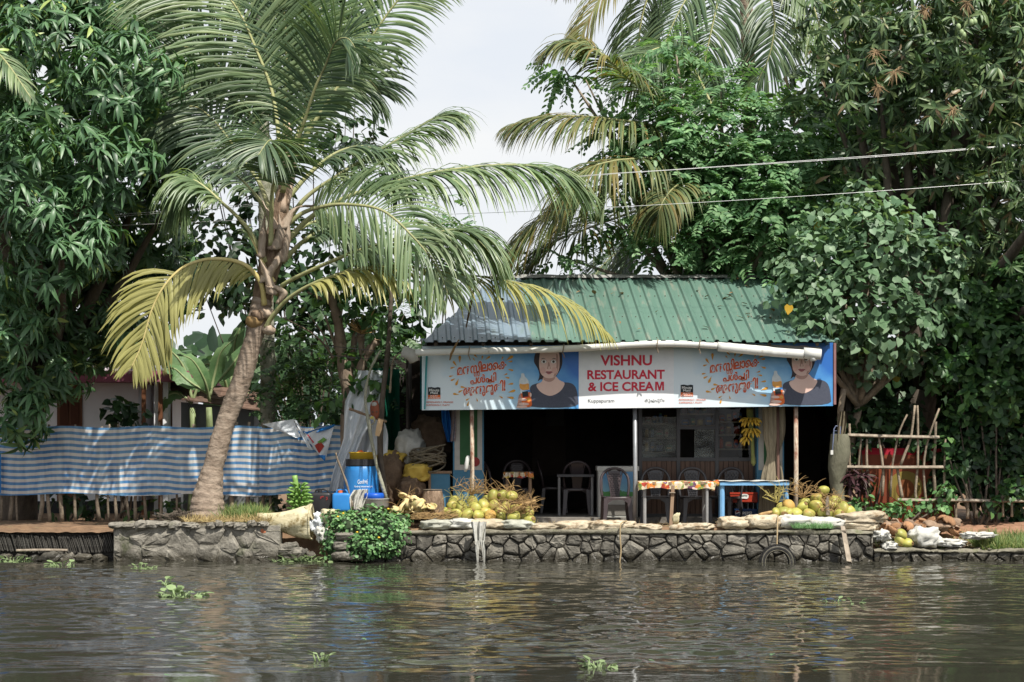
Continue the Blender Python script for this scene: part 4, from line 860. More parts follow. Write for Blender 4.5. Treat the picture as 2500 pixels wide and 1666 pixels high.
# ---- crates of bottles
m_bottle = M('bottle glass', (.03, .035, .03), (.06, .06, .055), rough=.08, spec=.6); m_crred = M('red crate', srgb(170, 58, 36), srgb(150, 50, 32), rough=.5); m_crblue = M('blue crate', srgb(28, 62, 110), srgb(24, 54, 98), rough=.5)
def crate(label, px, py, Y, wpx, hpx, mat):
    w_, h_ = M_(wpx, Y), M_(hpx, Y); c = at(px, py, Y); t = thing('bottle_crate', label, 'crate', (c.x, Y+.16, c.z-h_/2)); z0, z1 = c.z-h_/2, c.z+h_/2
    x0, x1 = c.x-w_/2, c.x+w_/2
    MB().bbox(x0, x1, Y, Y+.02, z0, z1).bbox(x0, x1, Y+.3, Y+.32, z0, z1).bbox(x0, x0+.02, Y+.02, Y+.3, z0, z1).bbox(x1-.02, x1, Y+.02, Y+.3, z0, z1).bbox(x0, x1, Y, Y+.32, z0-.012, z0).build('crate_box', mat, t)
    MB().bbox(x0-.006, x1+.006, Y-.008, Y, z1-.03, z1).bbox(x0-.006, x1+.006, Y-.008, Y, z0, z0+.02).build('rim', mat, t)
    for k in range(4):
        for j in range(2):
            bx, by = x0+w_*(k+.5)/4, Y+.09+.14*j; b = thing('soft_drink_bottle', 'slim glass bottle standing in the '+label.split(' with')[0], 'bottle', (bx, by, z0), 'bottles in the '+label.split(' with')[0])
            MB().lathe([(.028, .005), (.03, .02), (.03, .14), (.013, .2), (.013, .25), (.015, .262)], (bx, by, z0), 10).build('glass', m_bottle, b, True); MB().lathe([(.016, .255), (.016, .272)], (bx, by, z0), 10).build('cap', m_pipe, b)
    return t
zc = FZ+.005
cz2 = crate('blue crate with a round badge and PEPSI lettering beneath the red crate', 1821, 1254, 33.85, 54, 22, m_crblue)
cz1 = crate('red crate with a white script badge stacked on the blue crate', 1816, 1214, 33.85, 66, 23, m_crred)
Sc = lambda x, y, d: at(x, y, 33.84-d)
lay(fit(textmesh('PEPSI', .025), 1813, 1835, 1258, 1250, 1), 'lettering', m_wht, cz2, .002, lambda x, y: Sc(x, y, .002))
for poly, m, d in ((ell(1801, 1253, 7, 6.5), m_wht, .002), ([(1794.5, 1252), (1796, 1249), (1801, 1246.6), (1806, 1249), (1807.5, 1252), (1803, 1250.5), (1799, 1252.5)], m_pred, .004), ([(1794.5, 1254), (1799, 1255), (1803, 1253), (1807.5, 1254), (1806, 1257), (1801, 1259.4), (1796, 1257)], m_crblue, .004)): lay((poly, [tuple(range(len(poly)))]), 'badge', m, cz2, d, lambda x, y, d=d: Sc(x, y, d))
P = smooth([(1806, 1210), (1812, 1206), (1828, 1207), (1827, 1219), (1812, 1217), (1807, 1220)], 1); lay((P, [tuple(range(len(P)))]), 'badge', m_wht, cz1, 0, lambda x, y: Sc(x, y, .002)); P = [(1811, 1210), (1816, 1208), (1825, 1209), (1824, 1213), (1818, 1212), (1812, 1214)]; lay((P, [tuple(range(len(P)))]), 'badge', M('badge grey', (.25, .3, .28)), cz1, 0, lambda x, y: Sc(x, y, .004))
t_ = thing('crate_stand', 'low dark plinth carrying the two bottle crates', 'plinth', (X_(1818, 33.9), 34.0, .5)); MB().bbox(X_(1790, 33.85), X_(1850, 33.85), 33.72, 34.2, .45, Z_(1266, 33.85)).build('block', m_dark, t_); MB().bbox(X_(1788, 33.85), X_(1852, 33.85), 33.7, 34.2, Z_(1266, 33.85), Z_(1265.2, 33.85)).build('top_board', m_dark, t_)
# ---- bananas
m_ban = M('ripe banana', srgb(196, 164, 62), srgb(176, 142, 52), scale=14, rough=.5, c3=srgb(120, 92, 40), dirt=.63, dscale=20, rnd=.1); m_bang = M('green banana', srgb(106, 144, 70), srgb(132, 164, 92), scale=10, rough=.45, rnd=.12); m_stalk = M('banana stalk', srgb(92, 104, 52), srgb(116, 112, 70), scale=9, rough=.8)
def banana_mesh(nm, mat, L_=.17, r=.018, curve=.6):
    mb = MB(); pts = []; n = 8
    for i in range(n): a = curve*(i/(n-1)-.0); pts.append((0, L_*math.sin(a)/curve, -L_*(1-math.cos(a))/curve))
    mb.tube(pts, [r*.4, r*.75, r, r*1.05, r*1.05, r*.95, r*.7, r*.25], 7); me = bpy.data.meshes.new(nm); me.from_pydata(mb.v, [], mb.f); me.polygons.foreach_set('use_smooth', [True]*len(me.polygons)); me.materials.append(mat); return me
mb_y = banana_mesh('banana', m_ban, .14, .017, 1.0); mb_g = banana_mesh('green_banana', m_bang, .15, .02, 1.0)
def hand(root, c, n, me, r=.05, ang0=-130, ang1=130, tilt=-.9, scale=1., rows=2):
    for k in range(n*rows):
        row = k//n; a = R(ang0+(ang1-ang0)*((k % n)+.5*row)/(n-.5))-R(90)
        o = bpy.data.objects.new('banana', me); COL.objects.link(o); o.parent = root; d = Vector((math.cos(a), math.sin(a), 0))
        z = Vector((0, 0, 1)); rot = Matrix((d.cross(z), d, z)).transposed().to_4x4() @ Matrix.Rotation(tilt+.35*row+random.uniform(-.1, .1), 4, 'X'); o.matrix_local = Matrix.Translation(c-root.location+d*r+Vector((0, 0, .03*row))) @ rot @ Matrix.Scale(scale*random.uniform(.9, 1.1), 4)
random.seed(3); BY = 33.75
b = thing('banana_bunch', 'hanging bunch of ripe yellow bananas with long stalk right of the counter', 'bananas', at(1832, 1035, BY))
MB().tube(spline([at(1830, 995, BY), at(1832, 1030, BY), at(1836, 1070, BY), at(1838, 1110, BY), at(1840, 1138, BY)], 16), [.05, .055, .055, .05, .05, .045, .04, .036, .03, .03, .03, .03, .034, .04, .04, .01], 9).build('stalk', m_stalk, b, True)
hand(b, at(1832, 1026, BY), 10, mb_y, .055, tilt=-.35); hand(b, at(1834, 1052, BY), 8, mb_y, .045, tilt=-.45, scale=.95); hand(b, at(1824, 1072, BY), 4, mb_y, .02, -150, 40, tilt=-.55, scale=.9)
GYb = 32.75
b = thing('banana_bunch', 'standing bunch of green bananas with cut stalk beside the pale sack', 'bananas', at(728, 1252, GYb)); MB().tube(spline([at(728, 1262, GYb), at(726, 1210, GYb), at(719, 1161, GYb)], 10), [.045, .045, .045, .044, .043, .042, .042, .042, .042, .042], 10).build('stalk', m_bang, b, True)
for py, n, s, r_ in ((1196, 7, .9, .05), (1214, 9, 1.05, .06), (1232, 9, 1.1, .065), (1248, 8, 1.0, .06)): hand(b, at(730, py, GYb), n, mb_g, r_, tilt=.75, scale=s, rows=2)
# ---- gathered curtain
m_sackc = M('sacking curtain', srgb(104, 96, 80), srgb(138, 128, 108), scale=8, stretch=(6, 6, .4), rough=.9, bump=.3)
def curt(u, v):
    py = 985+v*(1262-985); wd = 50-22*math.exp(-((v-.46)/.12)**2)+16*max(0, v-.5); cx = 1888-18*max(0, v-.2)+8*v
    a = u*2*math.pi; q = at(cx, py, 33.7); r_ = M_(wd/2, 33.7)*(1+.10*math.sin(a*9+v*3)+.06*math.sin(a*17)); return (q.x+r_*math.cos(a), 33.7+r_*.6*math.sin(a), q.z)
tag(MB().grid(curt, 72, 26).build('gathered_curtain', m_sackc, None, True), 'beige sacking curtain gathered and tied beside the right pillar', 'curtain')
# ---- sacks and sandbags
m_bag = M('pale sandbag', srgb(160, 147, 124), srgb(200, 188, 166), scale=9, rough=.85, bump=.7, bscale=22, c3=srgb(128, 106, 80), dirt=.52, dscale=4, rnd=.12); m_bagw = M('white woven bag', srgb(176, 175, 168), srgb(206, 205, 198), scale=7, rough=.75, bump=.5, bscale=14, c3=srgb(176, 168, 150), dirt=.6, dscale=6)
m_bagg = M('grey green bag', srgb(150, 152, 140), srgb(184, 184, 172), scale=7, rough=.8, bump=.5, bscale=18); m_tan = M('tan sack', srgb(176, 166, 132), srgb(206, 198, 168), scale=4, rough=.8, bump=.7, bscale=9, bstretch=(1, 1, 2), c3=srgb(126, 112, 76), dirt=.5, dscale=6); m_brownsack = M('brown sack', srgb(92, 76, 62), srgb(120, 100, 82), scale=8, rough=.95, bump=.6); m_yel = M('yellow sack', srgb(190, 158, 64), srgb(204, 176, 86), scale=6, rough=.7)
def sack(name, label, cat, px, py, Y, w_, h_, d, mat, seed, pw=.75, group=None, rot=None, tie=0, amp=.16, fr=2.2):
    c = at(px, py, Y); w2, h2 = M_(w_/2, Y), M_(h_/2, Y); mb = MB().blob(c, (w2, d/2, h2), seed, amp, fr, 34, 18, pw, rot); o = mb.build(name, mat, None, True)
    return tag(o, label, cat, group)
SB = [(693+0, 0)]
sandb = [('flat grey green filled sandbag at the left end of the quay top', 850+16, 0)]
lst = [(865+0, 1282, 80, 20, m_bagg, 'long pale green cloth roll at the left end of the quay top'), (0, 0, 0, 0, None, '')]
sb = [(1068, 1281, 78, 24, m_bagg, 'smooth grey green bag at the left end of the quay top'), (1128, 1279, 66, 26, m_bagw, 'crumpled white bag under the left edge of the left coconut pile'), (1188, 1281, 88, 26, m_bag, 'creased pale bag under the middle of the left coconut pile'), (1262, 1282, 84, 24, m_bagg, 'grey bag with a blue scrap under the right edge of the left coconut pile'), (1330, 1287, 74, 18, m_bag, 'low crumpled brownish bag below the dark doorway'), (1402, 1284, 96, 24, m_bag, 'plump pale bag left of the roped bag'), (1492, 1284, 108, 26, m_bag, 'pale bag tied with a rope that hangs down the quay'), (1578, 1288, 70, 18, m_bag, 'flat pale bag below the galvanised post'), (1692, 1288, 92, 20, m_bag, 'clean pale bag behind the tied cloth below the table'), (1790, 1278, 72, 30, m_bag, 'rounded grey bag at the foot of the blue table'), (1862, 1275, 92, 36, m_bag, 'rough cream bag left of the rope to the tyre'), (1940, 1275, 82, 34, m_bagw, 'bluish white bag below the right coconut pile'), (2018, 1277, 86, 30, m_bagw, 'white torn bag under the right end of the right coconut pile'), (2105, 1264, 110, 30, m_bag, 'long cream bag sloping off the right coconut pile'), (2095, 1284, 90, 26, m_bag, 'folded cream bag at the right end of the quay top')]
for i, (px, py, w_, h_, m, lb) in enumerate(sb): sack('sandbag', lb, 'sandbag', px, py, 32.45, w_*1.06, h_*1.0, .5, m, 20+i, .68, 'sandbags along the quay top', tie=1, rot=Matrix.Rotation(R(random.uniform(-3, 3)), 3, 'Y').to_euler(), amp=.28, fr=2.4)
o = MB().grid(lambda u, v: (X_(1722, 32.35)+0, 0, 0), 1, 1)
tc_ = thing('tied_cloth', 'pale cloth knotted upright on the sandbags below the table', 'cloth', at(1652, 1290, 32.35)); random.seed(6)
for i in range(9): MB().tube(spline([at(1650+random.uniform(-4, 4), 1278, 32.35), at(1650+random.uniform(-8, 8), 1262, 32.33), at(1652+random.uniform(-12, 12), 1254+random.uniform(-4, 6), 32.33)], 6), [.02, .03, .025, .02, .015, .01], 5).build('fold', m_tan, tc_, True)
MB().blob(at(1655, 1292, 32.35), (.14, .1, .08), 3, .3).build('knot_base', m_bag, tc_, True)
def drape(name, label, cat, pts, wds, Y, mat, seed, nv=20, fold=.04, group=None):
    P = spline([at(a, b, Y) for a, b in pts], nv+1); W = np.interp(np.linspace(0, 1, nv+1), np.linspace(0, 1, len(wds)), wds)
    def fn(u, v): j = int(round(v*nv)); q = P[j]; return (q.x+(u-.5)*M_(W[j], Y), q.y+fold*math.sin(u*13+seed+v*2)+fold*.6*math.sin(u*29+v*5), q.z+.012*vnoise((u*4, v*4, seed), 2))
    o = MB().grid(fn, 24, nv).build(name, mat, None, True); return tag(o, label, cat, group)
drape('white_rag', 'white rag hanging over the quay wall down to the water', 'cloth', [(1168, 1274), (1170, 1300), (1172, 1330)], [40, 30, 22], 31.93, m_bagw, 2); 
for dx, lb in ((-7, 'left torn strip of the white rag trailing into the water'), (9, 'right torn strip of the white rag trailing into the water')): drape('rag_strip', lb, 'cloth', [(1172+dx*.6, 1320), (1172+dx, 1345), (1173+dx, 1374)], [10, 8, 4], 31.9, m_bagw, dx, fold=.01)
m_rope = M('rope', srgb(140, 122, 92), srgb(168, 150, 118), scale=60, rough=.9)
tag(MB().tube(spline([at(1530, 1272, 32.3), at(1516, 1280, 32.05), at(1514, 1310, 32.0), at(1516, 1345, 31.97), at(1513, 1374, 31.95)], 30), .011, 6).build('rope', m_rope), 'thin rope hanging from a sandbag down the quay stones', 'rope')
tag(MB().tube(spline([at(1899, 1258, 32.3), at(1898, 1290, 32.0), at(1897, 1330, 31.9), at(1897, 1345, 31.85)], 20), .011, 6).build('rope', m_rope), 'rope from the right coconut pile holding the tyre', 'rope')
# ---- tyre and plank
ty = thing('tyre', 'old car tyre half sunk against the quay wall', 'tyre', at(1897, 1372, 31.88)); m_rub = M('rubber', (.018, .018, .018), (.045, .043, .04), scale=9, rough=.6, c3=(.10, .095, .08), dirt=.58, dscale=6)
c = at(1897, 1373, 31.88); ro, ri = .262, .165; mb = MB(); prof = [(ri, -.05), (ri+.02, -.075), ((ro+ri)/2+.01, -.085), (ro-.02, -.075), (ro, -.045), (ro, .045), (ro-.02, .075), ((ro+ri)/2+.01, .085), (ri+.02, .075), (ri, .05)]
mb.v = [(c.x+r_*math.cos(2*math.pi*i/48), c.y+yy, c.z+r_*math.sin(2*math.pi*i/48)) for i in range(48) for r_, yy in prof]; n = len(prof); mb.f = [(i*n+j, i*n+(j+1) % n, ((i+1) % 48)*n+(j+1) % n, ((i+1) % 48)*n+j) for i in range(48) for j in range(n)]; mb.build('carcass', m_rub, ty, True)
mb = MB()
for i in range(60):
    a = 2*math.pi*i/60
    for yy in (-.05, .03): mb.box((c.x+(ro+.003)*math.cos(a), c.y+yy+.01*(i % 2), c.z+(ro+.003)*math.sin(a)), (.012, .05, .016), Matrix.Rotation(-a, 3, 'Y').to_euler())
mb.build('tread', m_rub, ty)
mb = MB()
for r_ in (.185, .232): mb.tube([(c.x+r_*math.cos(2*math.pi*i/40), c.y-.082, c.z+r_*math.sin(2*math.pi*i/40)) for i in range(41)], .005, 5)
mb.build('sidewall_ridge', m_cap, ty)
t_ = thing('plank', 'grey weathered plank leaning on the quay wall by the low wall', 'plank', at(2066, 1372, 31.7)); MB().tube([at(2074, 1374, 31.70), at(2066, 1330, 31.86), at(2058, 1286, 31.97)], [.075, .07, .066], 4, flat=.45).build('board', m_wood, t_); MB().box(at(2060, 1296, 31.9), (.1, .03, .02)).build('nailed_strip', m_wood, t_)
# ---- coconuts
m_coc = M('green coconut', srgb(142, 146, 70), srgb(178, 170, 92), scale=5, rough=.45, spec=.4, bump=.1, c3=srgb(172, 136, 80), dirt=.56, dscale=4, rnd=.16); m_coco = M('orange husk coconut', srgb(196, 150, 86), srgb(178, 158, 82), scale=4, rough=.6, rnd=.12, c3=srgb(140, 96, 56), dirt=.6); m_cap2 = M('coconut cap', srgb(104, 84, 56), srgb(140, 112, 74), scale=20, rough=.95); m_stem = M('coconut stem', srgb(134, 108, 74), srgb(178, 148, 102), scale=9, rough=.9, rnd=.2)
def coco_mesh(mat, s):
    mb = MB(); nu, nv = 18, 12
    for j in range(nv+1):
        ph = -math.pi/2+math.pi*j/nv
        for i in range(nu):
            a = 2*math.pi*i/nu; r_ = math.cos(ph)*(1+.085*math.cos(3*a+s)); mb.v.append((.086*r_*math.cos(a), .086*r_*math.sin(a), .106*math.sin(ph)*(1.06 if ph < 0 else .96)))
    mb.f = [(j*nu+i, j*nu+(i+1) % nu, (j+1)*nu+(i+1) % nu, (j+1)*nu+i) for j in range(nv) for i in range(nu)]; me = bpy.data.meshes.new('coconut_husk'); me.from_pydata(mb.v, [], mb.f); me.polygons.foreach_set('use_smooth', [True]*len(me.polygons)); me.materials.append(mat); return me
cm = [coco_mesh(m_coc, 0), coco_mesh(m_coc, 1), coco_mesh(m_coco, 2)]; cme = MB(); cme.blob((0, 0, .098), (.034, .034, .014), 2, .3, 3, 10, 6); mcap = bpy.data.meshes.new('cap'); mcap.from_pydata(cme.v, [], cme.f); mcap.materials.append(m_cap2)
def coconut(px, py, Y, label, group, s=1., k=None):
    t = thing('coconut', label, 'coconut', at(px, py, Y), group); t.rotation_euler = (random.uniform(-1.9, 1.9), random.uniform(-1.9, 1.9), random.uniform(0, 6)); t.scale = (s,)*3
    o = bpy.data.objects.new('husk', cm[k if k is not None else (2 if random.random() < .2 else random.randrange(2))]); COL.objects.link(o); o.parent = t
    o = bpy.data.objects.new('cap', mcap); COL.objects.link(o); o.parent = t; return t
random.seed(17); f2 = .2041; gl, gr = 'coconuts in the left pile', 'coconuts in the right pile'
lb = 'green coconut lying in the left heap below the rusty cream post'; lbr = 'green coconut lying in the right heap beside the rusty post'
L1c = [(30, 1200, .25, lb), (75, 1295, 0, lb), (200, 1300, 0, lb), (285, 1230, .08, lb), (260, 1140, .2, lb), (390, 1190, .2, lb), (335, 1315, -.02, 'brownish coconut with its cap to the viewer in front of the left heap'), (420, 1280, .1, lb), (475, 1320, .02, lb), (510, 1080, .22, 'left one of three green coconuts in a row on top of the left heap'), (625, 1070, .22, 'middle one of three green coconuts in a row on top of the left heap'), (725, 1085, .24, 'right one of three green coconuts in a row on top of the left heap'), (520, 1200, .18, lb), (760, 1330, 0, lb), (770, 1240, .16, lb), (945, 1385, -.02, 'green coconut at the right foot of the left heap on the bags'), (930, 1280, .2, lb), (-20, 1310, .1, lb), (600, 1260, .15, lb), (660, 1200, .25, lb), (850, 1240, .25, lb), (840, 1320, .12, lb), (130, 1220, .2, lb), (600, 1330, .08, lb), (-70, 1290, .15, 'yellowish coconut at the far left foot of the left heap'), (40, 1150, .4, lb), (440, 1140, .4, lb)]
for x, y, d, l_ in L1c: coconut(1100+f2*x, 990+f2*y, 32.55+d*1.3, l_, gl if l_ == lb else None, random.uniform(.92, 1.08))
f3_ = .2488; R1c = [(285, 835, .3, 'single green coconut on the very top of the right heap'), (215, 915, .2, lbr), (205, 985, .05, 'large pale green coconut in the middle of the right heap front'), (75, 1000, .05, lbr), (15, 1060, 0, lbr), (65, 1060, .1, lbr), (140, 1068, -.02, lbr), (275, 1040, .02, lbr), (400, 940, .2, lbr), (375, 975, .18, lbr), (475, 1008, .05, 'large yellow green coconut at the right front of the right heap'), (435, 1078, 0, lbr), (535, 1052, .05, 'coconut at the right foot of the right heap'), (215, 1045, .12, lbr), (110, 960, .25, lbr), (330, 990, .25, lbr), (-60, 1060, .0, lbr), (-115, 1000, .2, lbr), (-110, 1050, .02, lbr), (-180, 1055, .02, 'small russet coconut at the left foot of the right heap'), (-60, 985, .15, lbr), (330, 1060, .12, lbr)]
for x, y, d, l_ in R1c: coconut(1940+f3_*x, 990+f3_*y, 32.55+d*1.3, l_, gr if l_ == lbr else None, random.uniform(.92, 1.1))
for px, py, l_ in ((2200, 1305, 'yellow coconut lying uppermost among the rubbish right of the quay'), (2197, 1319, 'orange coconut among the rubbish right of the quay'), (2214, 1327, 'pale green coconut in front of the rubbish beside the white sack')): coconut(px, py, 32.2, l_, None, .92)
def stems(label, cx, cy, Y, n, wpx, hpx, seed, up=1., group='dry coconut stalks on the heaps', mat=None, sub=3):
    random.seed(seed); t = thing('coconut_stalk', label, 'stalk', at(cx, cy, Y), group); c = at(cx, cy, Y)
    for i in range(n):
        a = random.uniform(-1.5, 1.5); e = at(cx+math.sin(a)*wpx*random.uniform(.5, 1), cy-hpx*up*random.uniform(.2, 1)*math.cos(a*.8), Y+random.uniform(-.25, .2)); m = c.lerp(e, .5)+Vector((random.uniform(-.12, .12), random.uniform(-.05, .05), random.uniform(-.02, .14)))
        pts = spline([c, m, e], 8); mb = MB().tube(pts, [.0068-.0006*k for k in range(8)], 5)
        for s in range(max(1, sub-1)):
            q = pts[random.randrange(3, 7)]; d = Vector((random.uniform(-.2, .2), random.uniform(-.1, .06), random.uniform(-.05, .2))); mb.tube(spline([q, q+d*.5+Vector((0, 0, .02)), q+d], 5), [.0045, .004, .0035, .003, .002], 4)
        mb.build('twig', mat or m_stem, t)
    return t
stems('tangle of tan stalks at the foot of the rusty cream post', 1150, 1208, 32.8, 22, 55, 36, 1); stems('yellow green stalk fan on the left side of the left heap', 1128, 1236, 32.5, 12, 36, 34, 2, mat=M('green stem', srgb(150, 146, 78), srgb(172, 160, 96), rnd=.2)); stems('long curved dry stalks arching above the left heap', 1215, 1222, 32.85, 16, 66, 56, 3); stems('orange tan stalk fan over the right of the left heap', 1246, 1254, 32.5, 22, 60, 36, 4); stems('fuzzy dry stalk tuft at the right end of the left heap', 1282, 1254, 32.6, 22, 40, 42, 5, sub=5)
stems('yellow stalk fan at the left end of the right heap', 1898, 1228, 32.6, 14, 40, 42, 6, mat=M('yellow stem', srgb(168, 156, 92), srgb(186, 172, 110), rnd=.2)); stems('brown stalk tangle behind the right heap', 1960, 1216, 32.85, 20, 62, 40, 7); stems('tan stalk tangle right of the top coconut', 2022, 1236, 32.8, 18, 60, 36, 8); stems('thin stalks hanging in the right of the right heap', 2028, 1248, 32.5, 10, 34, 12, 9)
tag(MB().tube(spline([at(1280, 1231, 32.45), at(1295, 1228, 32.42), at(1308, 1222, 32.4)], 6), [.03, .03, .028, .026, .024, .02], 7).build('cut_stalk', m_stem, None, True), 'thick cut stalk end pointing right from the left heap', 'stalk')
tag(MB().tube(spline([at(1853, 1258, 32.4), at(1868, 1254, 32.42), at(1884, 1250, 32.5)], 6), [.022, .028, .028, .026, .024, .02], 7).build('cut_stalk', m_stem, None, True), 'pale cut stalk end pointing left from the right heap', 'stalk')
tag(MB().tube([at(2022, 1258, 32.42), at(2020, 1225, 32.46), at(2021, 1213, 32.5)], [.05, .045, .02], 5, flat=.4).build('husk_spike', m_wood, None), 'grey brown spathe spike standing in the right heap', 'husk')
# husk shells left of the stump, and dry husks on the right
m_husk = M('fresh husk', srgb(196, 172, 118), srgb(216, 198, 152), scale=10, rough=.85, bump=.4, c3=srgb(160, 166, 84), dirt=.55, dscale=4, rnd=.15); m_dryhusk = M('dry husk', srgb(136, 100, 72), srgb(164, 126, 94), scale=14, rough=.95, bump=.8, bscale=50, rnd=.25, stretch=(1, 1, .4)); m_greyhusk = M('grey husk', srgb(128, 106, 88), srgb(156, 134, 114), scale=14, rough=.95, bump=.6, rnd=.2)
def huskpiece(kind, k):
    mb = MB(); random.seed(k); w_ = random.uniform(.7, 1.1)
    mb.grid(lambda u, v: ((.085+.02*vnoise((u*3, v*3, k), 2))*math.cos(R(-80)+R(160)*u)*math.sin(R(20)+R(140)*v)*w_, (.085+.015*vnoise((u*3, v*3, k+5), 2))*math.sin(R(-80)+R(160)*u)*math.sin(R(20)+R(140)*v), .12*math.cos(R(20)+R(140)*v)+.01*vnoise((u*6, v*6, k), 1)), 8, 8); me = bpy.data.meshes.new('husk_piece'); me.from_pydata(mb.v, [], mb.f); me.materials.append(kind); me.polygons.foreach_set('use_smooth', [True]*len(me.polygons)); return me
hk = {m: [huskpiece(m, i) for i in range(4)] for m in (m_husk, m_dryhusk, m_greyhusk)}
def husk(px, py, Y, mat, label, group, s=1.):
    o = bpy.data.objects.new('coconut_husk', random.choice(hk[mat])); COL.objects.link(o); o.location = at(px, py, Y); o.rotation_euler = (random.uniform(0, 6), random.uniform(0, 6), random.uniform(0, 6)); o.scale = (s,)*3; md = o.modifiers.new('t', 'SOLIDIFY'); md.thickness = .02; tag(o, label, 'coconut husk', group); return o
random.seed(23)
for i in range(42): px = 958+random.random()*104; py = 1262-abs(random.gauss(0, 1))*12-16*math.sin((px-958)/104*math.pi); husk(px, min(py, 1264), 32.5+random.uniform(-.1, .35), m_husk, 'pale split coconut husk in the heap left of the sawn stump', 'split husks left of the stump', random.uniform(.55, .85))
for i in range(46): t_ = random.random(); husk(2125+t_*210, 1300-22*math.sin(t_*2.6)+random.uniform(-8, 12), 32.7+random.uniform(-.2, .5), m_dryhusk if random.random() < .65 else m_greyhusk, 'dry reddish brown coconut husk scattered behind the white sack', 'dry husks on the red earth', random.uniform(.8, 1.15))
stems('bundle of dry stalks behind the split husks', 1000, 1252, 32.7, 14, 40, 52, 12); random.seed(31); mb = MB()
for i in range(70): x = 990+random.random()*90; mb.tube(spline([at(x, 1266+random.uniform(-8, 3), 32.4), at(x+random.uniform(10, 30), 1262+random.uniform(-10, 6), 32.35), at(x+random.uniform(30, 60), 1256+random.uniform(-12, 8), 32.45)], 5), .006, 4)
tag(mb.build('dry_twigs', m_stem), 'layer of dry twigs in front of the sawn stump', 'twigs', kind='stuff')
# stump
o = MB(); st = thing('tree_stump', 'sawn shaggy stump standing left of the left coconut pile', 'stump', at(1057, 1262, 32.7))
MB().lathe([(.16+.02*math.sin(i), z) for i, z in enumerate((0, .1, .2, .3, .37, .4))], at(1057, 1262, 32.7), 18).build('stump_body', m_fibre, st, True); MB().lathe([(.145, 0), (.15, .012)], at(1057, 1262-65, 32.7), 18).build('sawn_face', m_wood, st)

# ================================================================== left: house, shed, fence, tarps
m_wallw = M('white house wall', (.70, .72, .74), (.78, .79, .81), scale=2.5, rough=.85, c3=(.46, .48, .48), dirt=.64, dscale=3); m_maroon = M('maroon eave paint', (.26, .075, .12), (.31, .10, .15), scale=3, rough=.6, c3=(.36, .17, .2), dirt=.64); m_door = M('brown door', (.11, .045, .02), (.16, .065, .03), scale=8, stretch=(6, 6, .5), rough=.6); m_plinth = M('black plinth', (.015, .016, .018), (.025, .026, .028), rough=.7)
HY = 38.5
h = thing('white_house', 'white house with maroon concrete eave behind the striped tarpaulin', 'house', (X_(280, HY), HY+2, .5))
MB().bbox(X_(-260, HY), X_(338, HY), HY, HY+5, .72, Z_(890, HY)).build('wall', m_wallw, h); MB().bbox(X_(-260, HY), X_(338, HY)+.01, HY-.012, HY+5, .3, .72).build('plinth', m_plinth, h)
MB().bbox(X_(338, HY), X_(385, HY), HY+1.4, HY+5, .72, Z_(940, HY)).build('recessed_wall', m_wallw, h)
MB().bbox(X_(-260, HY), X_(300, HY), HY+.5, HY+4.6, Z_(890, HY), Z_(800, HY)).build('upper_wall', m_wallw, h)
ez0, ez1 = Z_(932, 37.6), Z_(905, 37.6)
def eave():
    x0, x1, y0, y1 = X_(-260, 37.6), X_(463, 37.6), 37.6, HY+5.2; r_ = .35; pl = [(x0, y0), (x1-r_, y0)]+[(x1-r_+r_*math.sin(R(a)), y0+r_-r_*math.cos(R(a))) for a in (15, 30, 45, 60, 75, 90)]+[(x1, y1), (x0, y1)]
    n = len(pl); mb = MB(); mb.add([(x, y, ez0) for x, y in pl]+[(x, y, ez1) for x, y in pl], [tuple(range(n-1, -1, -1)), tuple(range(n, 2*n))]+[(i, (i+1) % n, n+(i+1) % n, n+i) for i in range(n)]); return mb.build('eave', m_maroon, h)
eave()
MB().bbox(X_(376, 37.8), X_(410, 37.8), 37.8, 38.1, .4, ez0).build('column', m_wallw, h); d = MB().bbox(X_(140, HY), X_(201, HY), HY-.03, HY+.02, .72, Z_(937, HY)).build('door', m_door, h)
for i in range(2):
    for j in range(3): MB().bbox(X_(148+i*26, HY), X_(168+i*26, HY), HY-.05, HY-.03, 1.0+j*.55, 1.45+j*.55).build('door_panel', M('door panel', (.08, .03, .015)) if not (i or j) else bpy.data.materials['door panel'], d)
for px in (352, 393): MB().bbox(X_(px-5, 37.75), X_(px+5, 37.75), 37.68, 37.74, .5, ez0-.02).build('porch_post', m_door, h)
MB().bbox(X_(20, HY), X_(90, HY), HY-.03, HY+.02, 1.5, Z_(960, HY)).build('window', m_plinth, h)
for k in range(3): tag(MB().tube(spline([at(440, 932, 37.6), at(436+k*8, 958, 37.6), at(452+k*10, 975+k*10, 37.7), at(470+k*4, 1010, 37.8)], 14), .005, 4).build('wire', m_black), 'thin loose wire dangling from the maroon eave corner', 'wire', 'wires dangling from the eave')
m_grey = M('grey shed wall', (.16, .17, .18), (.20, .21, .22), scale=3, rough=.9, c3=(.3, .3, .3), dirt=.66)
s = thing('grey_shed', 'low grey shed with sloping tiled roof behind the leaning palm', 'shed', (X_(520, 38.2), 38.5, .5)); y_ = 38.2
MB().prism([(X_(442, y_), .4), (X_(620, y_), .4), (X_(620, y_), Z_(1000, y_)), (X_(442, y_), Z_(982, y_))], y_, y_+2).build('wall', m_grey, s)
m_clay = M('old clay tile', (.09, .055, .04), (.17, .11, .085), scale=9, rough=.9, rnd=.3)
